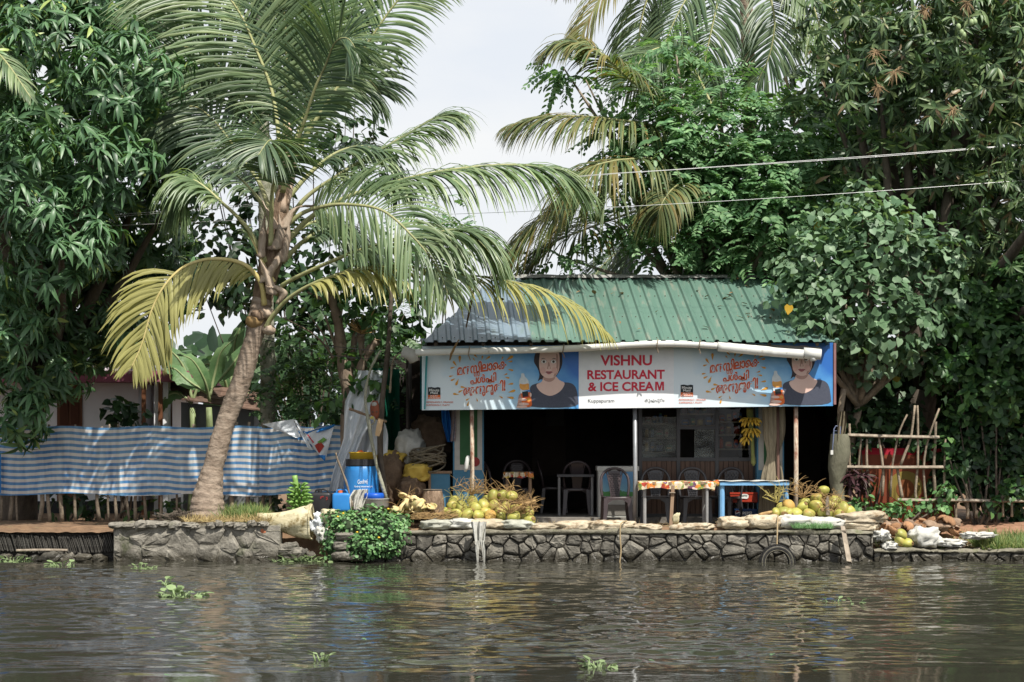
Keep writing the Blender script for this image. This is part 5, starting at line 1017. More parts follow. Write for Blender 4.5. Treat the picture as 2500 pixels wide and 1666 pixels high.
for i in range(9):
    for j in range(4):
        u0, u1 = i/9, (i+1)/9; A_ = lambda u, v: (X_(408, 38)+(X_(636, 38)-X_(408, 38))*u, 37.9+.55*v, Z_(972+32*u, 38)+.32*v)
        p0, p1, p2, p3 = A_(u0, j/4), A_(u1, j/4), A_(u1, (j+1)/4+.06), A_(u0, (j+1)/4+.06); l_ = .025
        mb = MB(); mb.add([p0, p1, p2, p3]+[(p[0], p[1], p[2]+l_) for p in (p0, p1)]+[(p[0], p[1], p[2]+l_*.4) for p in (p2, p3)], [(0, 3, 2, 1), (4, 5, 6, 7), (0, 1, 5, 4), (1, 2, 6, 5), (2, 3, 7, 6), (3, 0, 4, 7)]); mb.build('tile', m_clay, s)
MB().bbox(X_(405, 38), X_(412, 38), 37.9, 38.4, Z_(1045, 38), Z_(975, 38)).build('side_post', m_door, s)
# fence of stakes + striped tarps
FY = 34.3
fe = thing('stick_fence', 'fence of thin crooked stakes carrying the striped tarpaulin', 'fence', (X_(320, FY), FY, .5)); random.seed(12); px = -18
for k in range(5):
    a, b_ = -20+k*165, -20+(k+1)*165+20; MB().tube(spline([at(a, 1050+random.uniform(-4, 4), FY+.06), at((a+b_)/2, 1050, FY+.07), at(b_, 1050+random.uniform(-4, 4), FY+.06)], 6), .018, 6).build('rail', m_twig, fe)
for px in (3, 24, 42, 98, 122, 152, 184, 243, 265, 285, 316, 331, 357, 392, 432, 470, 540, 572, 605, 640, 663, 700, 735, 770, 800):
    j = random.uniform(-7, 7); t_ = random.uniform(1030, 1046); pts = spline([at(px, 1272, FY+.05), at(px+j, 1210, FY+.05), at(px+random.uniform(-8, 8), 1120, FY+.05), at(px+random.uniform(-6, 6), t_, FY+.06)], 9); r_ = random.uniform(.016, .036); MB().tube(pts, [r_*(1.15-.05*i) for i in range(9)], 7).build('stake', m_twig, fe, True)
m_tarp, nt, N, L = newmat('striped tarpaulin'); o = N('ShaderNodeOutputMaterial'); p = N('ShaderNodeBsdfPrincipled'); p.inputs['Roughness'].default_value = .5
uv = N('ShaderNodeUVMap'); sv = N('ShaderNodeSeparateXYZ'); L(uv.outputs[0], sv.inputs[0]); fr_ = N('ShaderNodeMath'); fr_.operation = 'FRACT'; L(sv.outputs[1], fr_.inputs[0]); gt = N('ShaderNodeMapRange'); gt.inputs[1].default_value = .46; gt.inputs[2].default_value = .5; L(fr_.outputs[0], gt.inputs[0])
tc = N('ShaderNodeTexCoord'); n1 = N('ShaderNodeTexNoise'); n1.inputs['Scale'].default_value = 3; n1.inputs['Detail'].default_value = 7; mp = N('ShaderNodeMapping'); mp.inputs['Scale'].default_value = (2.2, 1, .5); L(tc.outputs['Object'], mp.inputs[0]); L(mp.outputs[0], n1.inputs[0]); cb = N('ShaderNodeValToRGB'); cb.color_ramp.elements[0].position = .35; cb.color_ramp.elements[1].position = .65; cb.color_ramp.elements[0].color = c4(srgb(66, 124, 182)); cb.color_ramp.elements[1].color = c4(srgb(118, 166, 206)); L(n1.outputs[0], cb.inputs[0])  # upright darker patches in the stripes imitate shadows of the stakes behind
cw = N('ShaderNodeValToRGB'); cw.color_ramp.elements[0].position = .35; cw.color_ramp.elements[1].position = .65; cw.color_ramp.elements[0].color = c4(srgb(206, 203, 200)); cw.color_ramp.elements[1].color = c4(srgb(234, 231, 227)); L(n1.outputs[0], cw.inputs[0]); mm = N('ShaderNodeMixRGB'); L(gt.outputs[0], mm.inputs[0]); L(cb.outputs[0], mm.inputs[1]); L(cw.outputs[0], mm.inputs[2]); L(mm.outputs[0], p.inputs['Base Color'])
nb = N('ShaderNodeTexNoise'); nb.inputs['Scale'].default_value = 5; nb.inputs['Detail'].default_value = 5; m3 = N('ShaderNodeMapping'); m3.inputs['Scale'].default_value = (3, 1, .6); L(tc.outputs['Object'], m3.inputs[0]); L(m3.outputs[0], nb.inputs[0]); bu = N('ShaderNodeBump'); bu.inputs['Strength'].default_value = .5; bu.inputs['Distance'].default_value = .03; L(nb.outputs[0], bu.inputs['Height']); L(bu.outputs[0], p.inputs['Normal'])
t = N('ShaderNodeBsdfTranslucent'); ms = N('ShaderNodeMixShader'); ms.inputs[0].default_value = .22; L(mm.outputs[0], t.inputs[0]); L(p.outputs[0], ms.inputs[1]); L(t.outputs[0], ms.inputs[2]); L(ms.outputs[0], o.inputs[0])
def tarp(label, x0, x1, topf, botf, Y, period, seed, ph=.1):
    nu, nv = int((x1-x0)/4), 26; mb = MB()
    def fn(u, v):
        px = x0+(x1-x0)*u; a, b_ = topf(px), botf(px); q = at(px, a+(b_-a)*v, Y); f = (.022*math.sin(px*.14+seed)+.02*math.sin(px*.33+2*math.sin(px*.05)))*(.4+.6*abs(vnoise((px*.01, v, 3), 1.5))*2)+.045*vnoise((px*.012, v*.8, seed), 1.2)+.03*vnoise((px*.06, v*1.5, seed), 1); return (q.x, q.y+f*(.35+.65*v)-.03, q.z)
    mb.grid(fn, nu, nv); o = mb.build('striped_tarpaulin', m_tarp, None, True); uvl = o.data.uv_layers.new(name='UVMap')
    for lp in o.data.loops:
        i = lp.vertex_index; u, v = (i % (nu+1))/nu, (i//(nu+1))/nv; px = x0+(x1-x0)*u; a, b_ = topf(px), botf(px); uvl.data[lp.index].uv = (u, ph+v*(b_-a)/period+.16*vnoise((px*.012, v*1.2, seed), 1)+.06*vnoise((px*.05, v*3, seed), 1))
    tag(o, label, 'tarpaulin'); return o
tarp('long blue and white striped tarpaulin left of and behind the leaning palm', -30, 640, lambda x: 1043-.002*x+2.5*math.sin(x*.03), lambda x: 1207+.004*x+3*math.sin(x*.021+1), FY, 14.8, 1)
tarp('shorter blue and white striped tarpaulin right of the leaning palm with a printed flap', 634, 838, lambda x: 1044-(x-634)*.022+2*math.sin(x*.06), lambda x: 1208-(x-634)*.02+2*math.sin(x*.05), FY-.07, 14.8, 5, .3)
m_cloudy = M('white printed plastic', srgb(206, 212, 218), srgb(226, 230, 234), scale=5, rough=.45, bump=.4, bscale=10); m_edgeb = M('blue plastic', srgb(40, 128, 200), srgb(34, 116, 190), rough=.45)
fl = thing('printed_banner', 'white plastic banner sheet with blue edge folded over the short striped tarpaulin', 'banner', at(720, 1060, FY-.2))
def tri(P, Y, name, mat, par, n=10, amp=.03, seed=0, off=0):
    mb = MB(); A_, B2, C2, D2 = P
    def fn(u, v): x = (A_[0]*(1-u)+B2[0]*u)*(1-v)+(D2[0]*(1-u)+C2[0]*u)*v; y = (A_[1]*(1-u)+B2[1]*u)*(1-v)+(D2[1]*(1-u)+C2[1]*u)*v; q = at(x, y, Y-off); return (q.x, q.y+amp*math.sin(u*7+v*4+seed)+amp*.6*vnoise((x*.03, y*.03, seed), 1.5), q.z)
    mb.grid(fn, n, n); return mb.build(name, mat, par, True)
tri([(640, 1036), (716, 1024), (734, 1066), (725, 1070)], FY-.18, 'folded_sheet', m_cloudy, fl, 14, .03, 1)
tri([(716, 1024), (724, 1026), (764, 1100), (752, 1094)], FY-.2, 'rolled_edge', m_cloudy, fl, 10, .015, 2)
F0 = tri([(742, 1056), (817, 1036), (794, 1126), (768, 1098)], FY-.2, 'hanging_flap', m_cloudy, fl, 14, .02, 3)
tri([(744, 1056), (817, 1036), (815, 1045), (752, 1062)], FY-.2, 'blue_border', m_edgeb, F0, 14, .02, 3, .012); tri([(777, 1111), (795, 1112), (794, 1126), (790, 1124)], FY-.2, 'blue_border', m_edgeb, F0, 6, .01, 3, .03)
tri([(768, 1088), (782, 1078), (792, 1090), (779, 1108)], FY-.2, 'printed_picture', M('red print', srgb(150, 44, 40), srgb(170, 70, 60), scale=30), F0, 6, .01, 3, .03); tri([(774, 1080), (790, 1068), (798, 1074), (784, 1084)], FY-.2, 'printed_leaf', M('green print', srgb(96, 150, 70), srgb(130, 170, 90), scale=30), F0, 6, .01, 3, .035)
for i in range(5): tri([(750+i*3, 1062+i*4), (753+i*3, 1061+i*4), (755+i*3, 1065+i*4), (752+i*3, 1066+i*4)], FY-.2, 'printed_mark', m_red, F0, 2, .005, 3, .032)
bq = thing('plastic_bottle', 'small clear and blue plastic bottle stuck upside down on a fence stake', 'bottle', at(783, 1030, FY)); MB().lathe([(.012, -.09), (.03, -.06), (.034, 0), (.034, .05), (.02, .1), (.012, .13)], at(783, 1028, FY), 12).build('bottle_body', m_clear, bq, True); MB().lathe([(.036, -.045), (.036, .005)], at(783, 1028, FY), 12).build('bottle_wrap', m_edgeb, bq, True)
tag(MB().grid(lambda u, v: (X_(-14+17*u, FY-.1), FY-.12+.01*math.sin(v*9), Z_(1108+96*v, FY-.1)), 4, 10).build('tarpaulin_corner', m_edgeb, None, True), 'edge of another pale blue plastic sheet at the far left of the picture', 'plastic sheet')
# ---- drum and containers
m_drum = M('blue drum plastic', srgb(36, 112, 178), srgb(48, 128, 192), scale=5, rough=.4, spec=.5, c3=srgb(90, 120, 140), dirt=.66, dscale=5); m_jer = M('blue jerrycan', srgb(44, 118, 186), srgb(52, 130, 198), scale=4, rough=.4, c3=srgb(30, 80, 130), dirt=.66); m_blackp = M('black plastic', (.02, .02, .022), (.03, .03, .033), rough=.4); m_royal = M('royal blue lid', srgb(24, 78, 176), srgb(30, 88, 186), rough=.4); m_metalp = M('dull aluminium', srgb(150, 148, 142), srgb(172, 170, 164), scale=9, rough=.5, metal=.3); m_ytub = M('yellow tub', srgb(206, 172, 60), srgb(196, 160, 50), rough=.5)
DY = 33.25; dc = at(882, 1246, DY); sw = M_(1, DY); dr = thing('blue_drum', 'big blue plastic drum with white lettering and a black rim', 'drum', dc)
MB().lathe([(40*sw, 0), (42*sw, 6*sw), (43*sw, 40*sw), (42.5*sw, 80*sw), (41*sw, 96*sw), (38*sw, 106*sw), (35*sw, 110*sw)], dc, 36).build('body', m_drum, dr, True); MB().lathe([(38*sw, 108*sw), (38.5*sw, 110*sw), (38*sw, 124*sw), (34*sw, 125*sw)], dc, 36).build('rim', m_blackp, dr)
def drumtxt(s, px0, px1, yb, yt, bold, tl=0): lay(fit(textmesh(s, bold), px0, px1, yb, yt, tl), 'lettering', m_wht, dr, 0, lambda x, y: (at(x, y, DY).x, DY-math.sqrt(max(1e-6, (43.6*sw)**2-(at(x, y, DY).x-dc.x)**2))-.004, Z_(y, DY)))
drumtxt('Godrej', 876, 900, 1181, 1171, .0, 2); drumtxt('Godrej Industries Ltd', 868, 911, 1189, 1185, .01); drumtxt('MUMBAI', 880, 900, 1196, 1193, .01)
tb = thing('yellow_tub', 'yellow plastic tub standing on the blue drum', 'tub', at(884, 1122, DY)); MB().lathe([(30*sw, 0), (31*sw, 16*sw), (32.5*sw, 17*sw), (32.5*sw, 19*sw), (29*sw, 18*sw)], at(884, 1123, DY), 32).build('tub_body', m_ytub, tb, True); MB().lathe([(0.001, .06), (29*sw, .07)], at(884, 1123, DY), 20, False).build('tub_content', m_cloudy, tb)
MB().blob(at(880, 1106, DY), (.05, .05, .04), 3, .3).build('orange_scrap', m_orange, tb, True)
def jerry(name, label, px, py, Y, w_, h_, d, mat, txt=None, capm=None):
    c = at(px, py, Y); W, H = M_(w_, Y), M_(h_, Y); t = thing(name, label, 'jerrycan', (c.x, Y+d/2, c.z-H/2)); MB().blob(c+Vector((0, d/2, 0)), (W/2, d/2, H/2), 2, .02, 1, 24, 14, .28).build('can_body', mat, t, True)
    MB().lathe([(.035, 0), (.035, .035), (.03, .04)], c+Vector((-.02, d*.3, H/2-.005)), 12).build('cap', capm or m_ytub, t); MB().tube(spline([c+Vector((-W*.3, d/2, H/2-.01)), c+Vector((-W*.2, d/2, H/2+.04)), c+Vector((W*.2, d/2, H/2+.04)), c+Vector((W*.3, d/2, H/2-.01))], 10), .014, 6).build('handle', mat, t, True); return t
jb = jerry('jerrycan', 'black plastic container with red scrawl beside the green bananas', 783, 1229, 33.1, 54, 52, .3, m_blackp, capm=m_blackp)
for poly in ([(781, 1216), (783, 1212), (790, 1211), (791, 1214), (785, 1215), (783, 1220)], [(795, 1214), (800, 1213), (799, 1216), (801, 1219), (797, 1222), (795, 1220), (798, 1218)]): lay((poly, [tuple(range(len(poly)))]), 'scrawl', m_pred, jb, 0, lambda x, y: at(x, y, 33.093))
jerry('jerrycan', 'bright blue plastic jerrycan with an orange cap next to the black container', 833, 1227, 32.85, 46, 46, .26, m_jer, capm=m_orange)
pot = thing('aluminium_pot', 'dull aluminium pot holding a royal blue tub', 'pot', at(917, 1240, 32.95)); MB().lathe([(26*sw, 0), (30*sw, 6*sw), (30*sw, 22*sw), (32*sw, 24*sw), (30*sw, 24.5*sw)], at(919, 1242, 32.95), 28).build('pot_body', m_metalp, pot, True)
tub = thing('blue_tub', 'royal blue tub sitting upside down in the aluminium pot', 'tub', at(914, 1222, 32.95)); MB().lathe([(25*sw, 0), (24.5*sw, 10*sw), (22.5*sw, 14*sw), (20*sw, 15*sw)], at(913, 1219, 32.95), 28).build('tub_body', m_royal, tub, True)
drape('white_plastic', 'white plastic sheet lying between the jerrycan and the aluminium pot', 'plastic sheet', [(882, 1196), (876, 1215), (872, 1244)], [36, 46, 30], 32.9, m_bagw, 4, fold=.05); sack('plastic_bundle', 'crumpled grey white plastic bundle right of the pale sack', 'bundle', 778, 1276, 32.45, 40, 46, .35, m_cloudy, 41, .8, amp=.5); sack('plastic_bundle', 'small crumpled whitish bundle below the other bundle near the water hyacinth', 'bundle', 787, 1305, 32.2, 32, 34, .3, m_bagw, 42, .8, amp=.5); sack('dirty_bundle', 'dirty tan bundle with a dark hole above the creeper mound', 'bundle', 806, 1262, 32.4, 46, 34, .35, m_tan, 43, .8, amp=.4)
# the big pale sack lying on its side
sk = thing('pale_sack', 'large pale cream sack lying on its side with its open mouth to the right', 'sack', at(705, 1285, 32.3))
def skf(u, v):
    a = u*2*math.pi; P = [(628, 1262, 9), (650, 1268, 14), (680, 1272, 21), (712, 1274, 30), (742, 1272, 37), (760, 1270, 40)]; k = v*5; i = min(int(k), 4); t = k-i; cx, cy, r_ = [P[i][q]*(1-t)+P[i+1][q]*t for q in range(3)]
    r_ *= 1+.10*vnoise((math.cos(a)*2, math.sin(a)*2, v*5), 1.2)+.06*math.sin(a*5+v*7)*v; q = at(cx+4*math.cos(a)*v, cy+8*v*v-r_*math.sin(a)*1.05, 32.35); return (q.x, q.y+M_(r_, 32.3)*.75*math.cos(a), q.z)
MB().grid(skf, 40, 24).build('sack_cloth', m_tan, sk, True); MB().tube([skf(i/40, 1) for i in range(41)], .016, 6).build('mouth_hem', m_tan, sk, True); tri([(732, 1245), (758, 1229), (768, 1262), (765, 1270)], 32.3, 'mouth_corner', m_tan, sk, 8, .02, 7)
# white hanging tarp between tree and drum
drape('white_tarpaulin', 'white plastic tarpaulin gathered between the pruned tree and the blue drum', 'tarpaulin', [(905, 905), (884, 985), (862, 1070), (838, 1140), (826, 1200)], [60, 86, 46, 40, 44], 33.75, m_cloudy, 3, 30, .06); drape('white_tarpaulin', 'back flap of the white plastic tarpaulin behind the blue drum', 'tarpaulin', [(895, 1000), (905, 1060), (900, 1120)], [70, 84, 90], 34.1, m_cloudy, 9, 20, .05)
# ---- stuff in the store
for px, py, Y, w_, h_, m, lb, s_ in ((1048, 1075, 34.9, 100, 110, m_brownsack, 'tall brown sack leaning at the back of the store heap', 51), (1002, 1098, 34.5, 70, 90, m_bagw, 'white sack standing in the middle of the store heap', 52), (955, 1118, 34.3, 70, 34, m_yel, 'yellow sack with a blue edge in the store heap', 53), (955, 1165, 34.1, 64, 110, m_brownsack, 'dark brown net bag at the left of the store heap', 54), (1018, 1155, 34.0, 66, 44, m_yel, 'dull yellow bundle under the coil of rope', 55), (1005, 1195, 33.9, 60, 60, m_brownsack, 'dark bundle of sacking beside the blue cabinet', 56), (940, 1215, 33.95, 50, 60, m_brownsack, 'dark brown bundle right of the leaning pole', 57)):
    sack('sack', lb, 'sack', px, py, Y, w_, h_, .6, m, s_, .7, amp=.3)
random.seed(9); mb = MB(); c = at(1045, 1122, 34.1)
for k in range(9): mb.tube([c+Vector((.27*math.cos(a+k)*(1+.1*math.sin(3*a+k)), -.1+.12*math.sin(a+k), .10*math.sin(a*1+k*2)+.03*k-.1)) for a in [R(20*i) for i in range(19)]], .016, 5)
tag(mb.build('rope_coil', M('old rope', (.12, .10, .07), (.2, .17, .12), scale=30, rough=.95), None, True), 'coil of thick old rope on the store heap', 'rope'); cab = thing('blue_cabinet', 'small blue cabinet with brown frame left of the green pillar', 'cabinet', at(1076, 1240, 33.95)); x0, x1 = X_(1046, 33.9), X_(1103, 33.9); z0, z1 = .5, Z_(1152, 33.9)
MB().bbox(x0+.03, x1-.03, 33.92, 34.3, z0, z1-.03).build('cabinet_body', m_blue, cab); MB().bbox(x0, x1, 33.9, 34.32, z1-.03, z1+.01).build('top_board', m_woodleg, cab); MB().bbox(x0, x0+.04, 33.9, 33.94, z0, z1-.03).build('frame_post', m_woodleg, cab)
drape('blue_cloth', 'narrow bright blue cloth hanging in the store left of the pillar', 'cloth', [(1085, 985), (1090, 1030), (1098, 1080)], [16, 22, 12], 34.3, m_edgeb, 3, fold=.03); drape('patterned_cloth', 'brownish patterned cloth hanging beside the blue cloth', 'cloth', [(1108, 990), (1108, 1040), (1106, 1078)], [10, 12, 14], 33.88, M('patterned cloth', (.2, .13, .12), (.32, .3, .34), scale=30), 5, fold=.02); tag(MB().grid(lambda u, v: (X_(1026, 33.2)+.12*u*(1-.3*v), 33.2+.1*math.sin(u*5), Z_(870+130*v, 33.2)), 8, 14).build('teal_sheet', M('teal plastic', (.03, .26, .28), (.04, .34, .36), rough=.4), None, True), 'teal plastic sheet hanging at the left end of the sign', 'plastic sheet')
# leaning poles around the drum
def pole(label, pts, r0, r1, Y, mat=None, name='pole'):
    n = 12; P = spline([at(a, b_, Y+(c_[0] if c_ else 0)) for a, b_, *c_ in pts], n); return tag(MB().tube(P, [r0+(r1-r0)*i/(n-1)*1.0+.004*math.sin(i*2.1) for i in range(n)], 7).build(name, mat or m_twig, None, True), label, 'pole')
pole('mottled pole leaning in front of the blue drum', [(946, 1226), (918, 1130), (896, 1010), (892, 960), (905, 900), (930, 855)], .03, .018, 33.0, m_palebark); pole('dark straight pole right of the blue drum', [(940, 1215), (928, 1110), (932, 990), (945, 880), (952, 780), (956, 700)], .055, .03, 33.4, m_darkbark); pole('thin brown stick in front of the white tarpaulin', [(862, 1245), (846, 1180), (824, 1122), (820, 1105)], .018, .014, 32.9); pole('brown bar crossing behind the carved wooden piece', [(852, 998), (890, 1012), (944, 1030)], .022, .022, 33.3, m_woodleg); pole('bent thin branch beside the dark straight pole', [(952, 960), (960, 880), (990, 856)], .018, .01, 33.35)
cv = thing('carved_coconut', 'reddish brown dried carved coconut piece hanging on the poles above the drum', 'carving', at(915, 1010, 33.15)); MB().blob(at(915, 1002, 33.15), (.075, .07, .15), 5, .15, 2, 18, 12, .85).build('carving', M('red brown wood', srgb(122, 66, 48), srgb(144, 84, 62), scale=12, rough=.7, stretch=(1, 1, .3)), cv, True); MB().blob(at(914, 988, 33.12), (.05, .05, .04), 6, .2).build('pale_top', m_cream, cv, True)
for s_ in (-1, 1): MB().blob(at(915+s_*5, 1006, 33.08), (.018, .012, .01), 4, .1, 2, 8, 6).build('eye_mark', m_darkbark, cv)
tag(MB().prism([(X_(a, 33.1), Z_(b_, 33.1)) for a, b_ in ((924, 1022), (936, 1026), (932, 1048), (926, 1066), (916, 1064), (918, 1046))], 33.08, 33.12).build('driftwood', M('tan wood', srgb(190, 156, 118), srgb(206, 176, 140), scale=9, rough=.8)), 'tan piece of driftwood tied under the carved coconut', 'driftwood')
tag(MB().blob(at(908, 1026, 33.1), (.05, .03, .07), 3, .4, 3).build('plastic_scrap', M('bright scrap', srgb(60, 110, 190), srgb(210, 190, 70), scale=18)), 'small blue and yellow plastic scrap by the carved coconut', 'plastic scrap')
# ---- right: wrapped post, lattice, painted board, rubbish
wp = thing('wrapped_post', 'thick post wrapped in grey green sacking right of the dark passage', 'post', at(2046, 1238, 33.6)); MB().grid(lambda u, v: (lambda a, q, r_: (q.x+r_*math.cos(a), 33.6+r_*math.sin(a), q.z))(u*2*math.pi, at(2049-6*v+3*math.sin(v*8), 1060+175*v, 33.6), M_(21+5*math.sin(v*6)+2*vnoise((u*3, v*4, 0), 2), 33.6)), 26, 18).build('sacking', M('green grey sacking', srgb(92, 92, 76), srgb(116, 114, 98), scale=7, rough=.95, bump=.6, stretch=(1, 1, .4)), wp, True); MB().tube([at(2050, 1262, 33.6), at(2052, 1000, 33.6), at(2060, 950, 33.6)], .05, 9).build('post_core', m_twig, wp, True); drape('hanging_strips', 'dry hanging strips tied to the wrapped post', 'strips', [(2058, 1004), (2056, 1040), (2050, 1092)], [14, 20, 16], 33.5, m_sackc, 2)
hc = thing('wire_rack', 'pale blue wire rack hanging left of the wrapped post', 'rack', at(2036, 1075, 33.55)); m_rack = M('rack wire', srgb(120, 130, 160), rough=.5)
MB().tube([at(2032, 1112, 33.5), at(2036, 1048, 33.5), at(2041, 1040, 33.5), at(2052, 1042, 33.5), at(2049, 1110, 33.5), at(2032, 1112, 33.5)], .009, 5).build('rack_frame', m_rack, hc)
for i in range(7): MB().tube([at(2033.5+i*.2, 1100-i*8, 33.5), at(2050, 1100-i*8, 33.5)], .005, 4).build('rack_bar', m_rack, hc)
MB().box(at(2031, 1105, 33.48), (.04, .01, .07)).build('paper_tag', m_pipe, hc)
LY = 33.75
lf = thing('lattice_fence', 'rustic lattice fence of crooked sticks tied to three rails before the painted board', 'fence', at(2190, 1260, LY))
def lz(x, y): return (1940+.2488*x, 990+.2488*y)
for pts in ([(1180, 0), (1160, 180), (1135, 340), (1080, 480), (1040, 590)], [(1205, 0), (1210, 200), (1208, 600), (1185, 850), (1215, 1120)], [(1420, 30), (1340, 240), (1290, 420), (1265, 620), (1280, 850), (1305, 1105)], [(1385, 160), (1378, 420), (1365, 640), (1385, 900), (1395, 1105)], [(1105, 90), (1030, 250), (985, 450), (955, 620), (940, 900)], [(825, 310), (850, 480), (870, 680), (860, 890)], [(1005, 600), (1030, 760), (1055, 905)], [(655, 310), (630, 560), (618, 760)], [(710, 330), (708, 560), (735, 860)], [(540, 180), (538, 560), (545, 900)], [(1480, 330), (1470, 620), (1468, 880)], [(1585, 900), (1582, 1115)], [(1680, 770), (1700, 1000), (1698, 1115)], [(1775, 950), (1780, 1105)], [(1880, 940), (1920, 1100)], [(2040, 880), (2045, 1095)], [(2130, 930), (2132, 1095)]):
    P = spline([at(*lz(*q), LY-.03) for q in pts], 9); r_ = random.uniform(.017, .026); MB().tube(P, [r_*(.85+.04*i) for i in range(9)], 7).build('stick', m_twig, lf, True)
for a, b_ in (((520, 290), (1420, 312)), ((500, 603), (1460, 605)), ((1010, 925), (1600, 930)), ((1600, 930), (2260, 935))): MB().tube([at(*lz(*a), LY-.09), at(*lz((a[0]+b_[0])/2, (a[1]+b_[1])/2+4), LY-.09), at(*lz(*b_), LY-.09)], .034, 5, flat=.6).build('rail', m_wood, lf)
m_board = M('orange painted board', srgb(112, 54, 34), srgb(132, 68, 40), scale=2, rough=.6, c3=srgb(130, 44, 30), dirt=.6); bd = thing('painted_board', 'red and orange painted board with a yellow ring behind the lattice fence', 'board', at(2200, 1240, 34.3)); BYY = 34.3
quadb = lambda pts, nm, m, d: MB().prism([(X_(a, BYY), Z_(b_, BYY)) for a, b_ in pts], BYY-d, BYY-d+.01).build(nm, m, bd)
quadb([(2096, 1110), (2330, 1112), (2330, 1275), (2096, 1275)], 'board_face', m_board, 0); quadb([(2096, 1094), (2330, 1096), (2330, 1112), (2096, 1110)], 'red_band', M('red paint', srgb(168, 28, 50), srgb(150, 30, 44)), 0)
ring_o, ring_i = [lz(*q) for q in ell(1085, 800, 170, 155)], [lz(*q) for q in ell(1085, 820, 90, 95)]; quadb(ring_o, 'yellow_disc', M('olive yellow paint', srgb(124, 108, 48), srgb(134, 116, 56), rough=.6), .004); quadb(ring_i, 'brown_disc', M('brown paint', srgb(112, 64, 34), srgb(120, 70, 38)), .008)
quadb([lz(*q) for q in ((1380, 760), (1420, 770), (1460, 830), (1460, 900), (1400, 880))], 'pale_mark', M('pale paint', srgb(160, 150, 100)), .004); tag(MB().bbox(X_(2262, 34.6), X_(2305, 34.6), 34.6, 34.9, Z_(1088, 34.6), Z_(1068, 34.6)).build('blue_box', M('faded blue box', (.10, .13, .17), (.15, .18, .22))), 'faded blue box behind the lattice fence top', 'box')
tag(MB().prism([(X_(a, 33.4), Z_(b_, 33.4)) for a, b_ in ((2156, 1258), (2170, 1257), (2168, 1268), (2158, 1268))], 33.36, 33.4).build('red_scrap', m_pred), 'small red plastic scrap at the foot of the lattice fence', 'plastic scrap')
sack('white_sack', 'big bulging white plastic sack among the rubbish right of the quay', 'sack', 2257, 1313, 32.35, 76, 50, .5, m_bagw, 61, .8, amp=.3)
for px, py, w_, h_, lb in ((2322, 1326, 70, 18, 'flat white plastic sheet right of the big white sack'), (2172, 1332, 42, 20, 'small white plastic bag left of the rubbish coconuts'), (2385, 1308, 76, 16, 'crumpled white plastic near the right grass'), (2150, 1308, 44, 26, 'torn white plastic beside the quay end')): sack('plastic_litter', lb, 'litter', px, py, 32.3, w_, h_, .35, m_bagw, px % 97, .8, amp=.55, fr=3)
random.seed(41); mb = MB()
for i in range(420):
    x = X_(2130+random.random()*330, 32.4); y = 32.2+random.random()*.9; z = ground_z(x, y)+.02; a = random.uniform(0, 6); l_ = random.uniform(.03, .11); d = Vector((math.cos(a), math.sin(a), random.uniform(-.1, .5)))*l_; q = Vector((x, y, z)); s_ = Vector((-math.sin(a), math.cos(a), .3))*random.uniform(.01, .03); mb.add([q-s_, q+d-s_*.4, q+d+s_*.4, q+s_], [(0, 1, 2, 3)])
tag(mb.build('litter_scraps', M('litter scraps', srgb(196, 190, 176), srgb(128, 112, 86), scale=3, rough=.8, rnd=.4, island=True)), 'scattered dry leaf and paper scraps on the low bank at the right', 'litter', kind='stuff')
random.seed(43); mb = MB()
for i in range(60): q = at(400+random.random()*55, 1268+random.uniform(-14, 4), 32.3+random.random()*.3); mb.tube([q, q+Vector((random.uniform(-.2, .25), random.uniform(-.1, .1), random.uniform(-.02, .1)))], .009, 4)
tag(mb.build('stick_heap', m_darkbark), 'heap of short dark sticks left of the leaning palm foot', 'sticks', kind='stuff'); tag(MB().blob(at(640, 1300, 32.15), (.1, .07, .07), 3, .25).build('brick_lump', M('orange brick', srgb(196, 110, 74), srgb(180, 120, 90), scale=9)), 'broken orange brick lump on the mortared wall', 'brick')
# ---- overhead wires
m_wire = M('aluminium wire', (.36, .37, .38), (.4, .4, .4), rough=.4, metal=.4)
for lb, pts in (('upper bright power line crossing the trees', [(-200, 560), (600, 500), (1390, 432), (1650, 414), (2100, 383), (2420, 359), (2800, 330)]), ('second strand twisted close to the upper power line', [(-200, 566), (600, 504), (1390, 434), (1650, 415), (2100, 386), (2420, 361), (2800, 328)]), ('lower bright power line crossing the trees', [(-200, 575), (540, 540), (1197, 520), (1650, 498), (2100, 470), (2500, 441), (2800, 420)])): tag(MB().tube(spline([at(a, b_, 33.1) for a, b_ in pts], 60), .0032, 5).build('power_line', m_wire), lb, 'power line', 'power lines')
for lb, pts in (('thin black cable behind the leaning palm running right', [(640, 822), (760, 840), (900, 855), (1030, 868)]), ('second thin black cable from the leaning palm to the sign', [(640, 828), (800, 866), (940, 878), (1030, 872)])): tag(MB().tube(spline([at(a, b_, 33.6) for a, b_ in pts], 24), .006, 4).build('cable', m_black), lb, 'cable')

# ================================================================== vegetation
def crown(name, VT, mat, root, kind='stuff'):
    me = mesh_np(name, VT[0]-np.array(root.location) if root is not None else VT[0], VT[1], mat); o = bpy.data.objects.new(name, me); COL.objects.link(o)
    if root is not None: o.parent = root
    if kind: o['kind'] = kind
    return o
def cull(P, N, keep):
    m = keep(P); return P[m], N[m]
def px_of(P): return PX0+FPX*P[:, 0]/P[:, 1], PY0-FPX*(P[:, 2]-CAMZ)/P[:, 1]
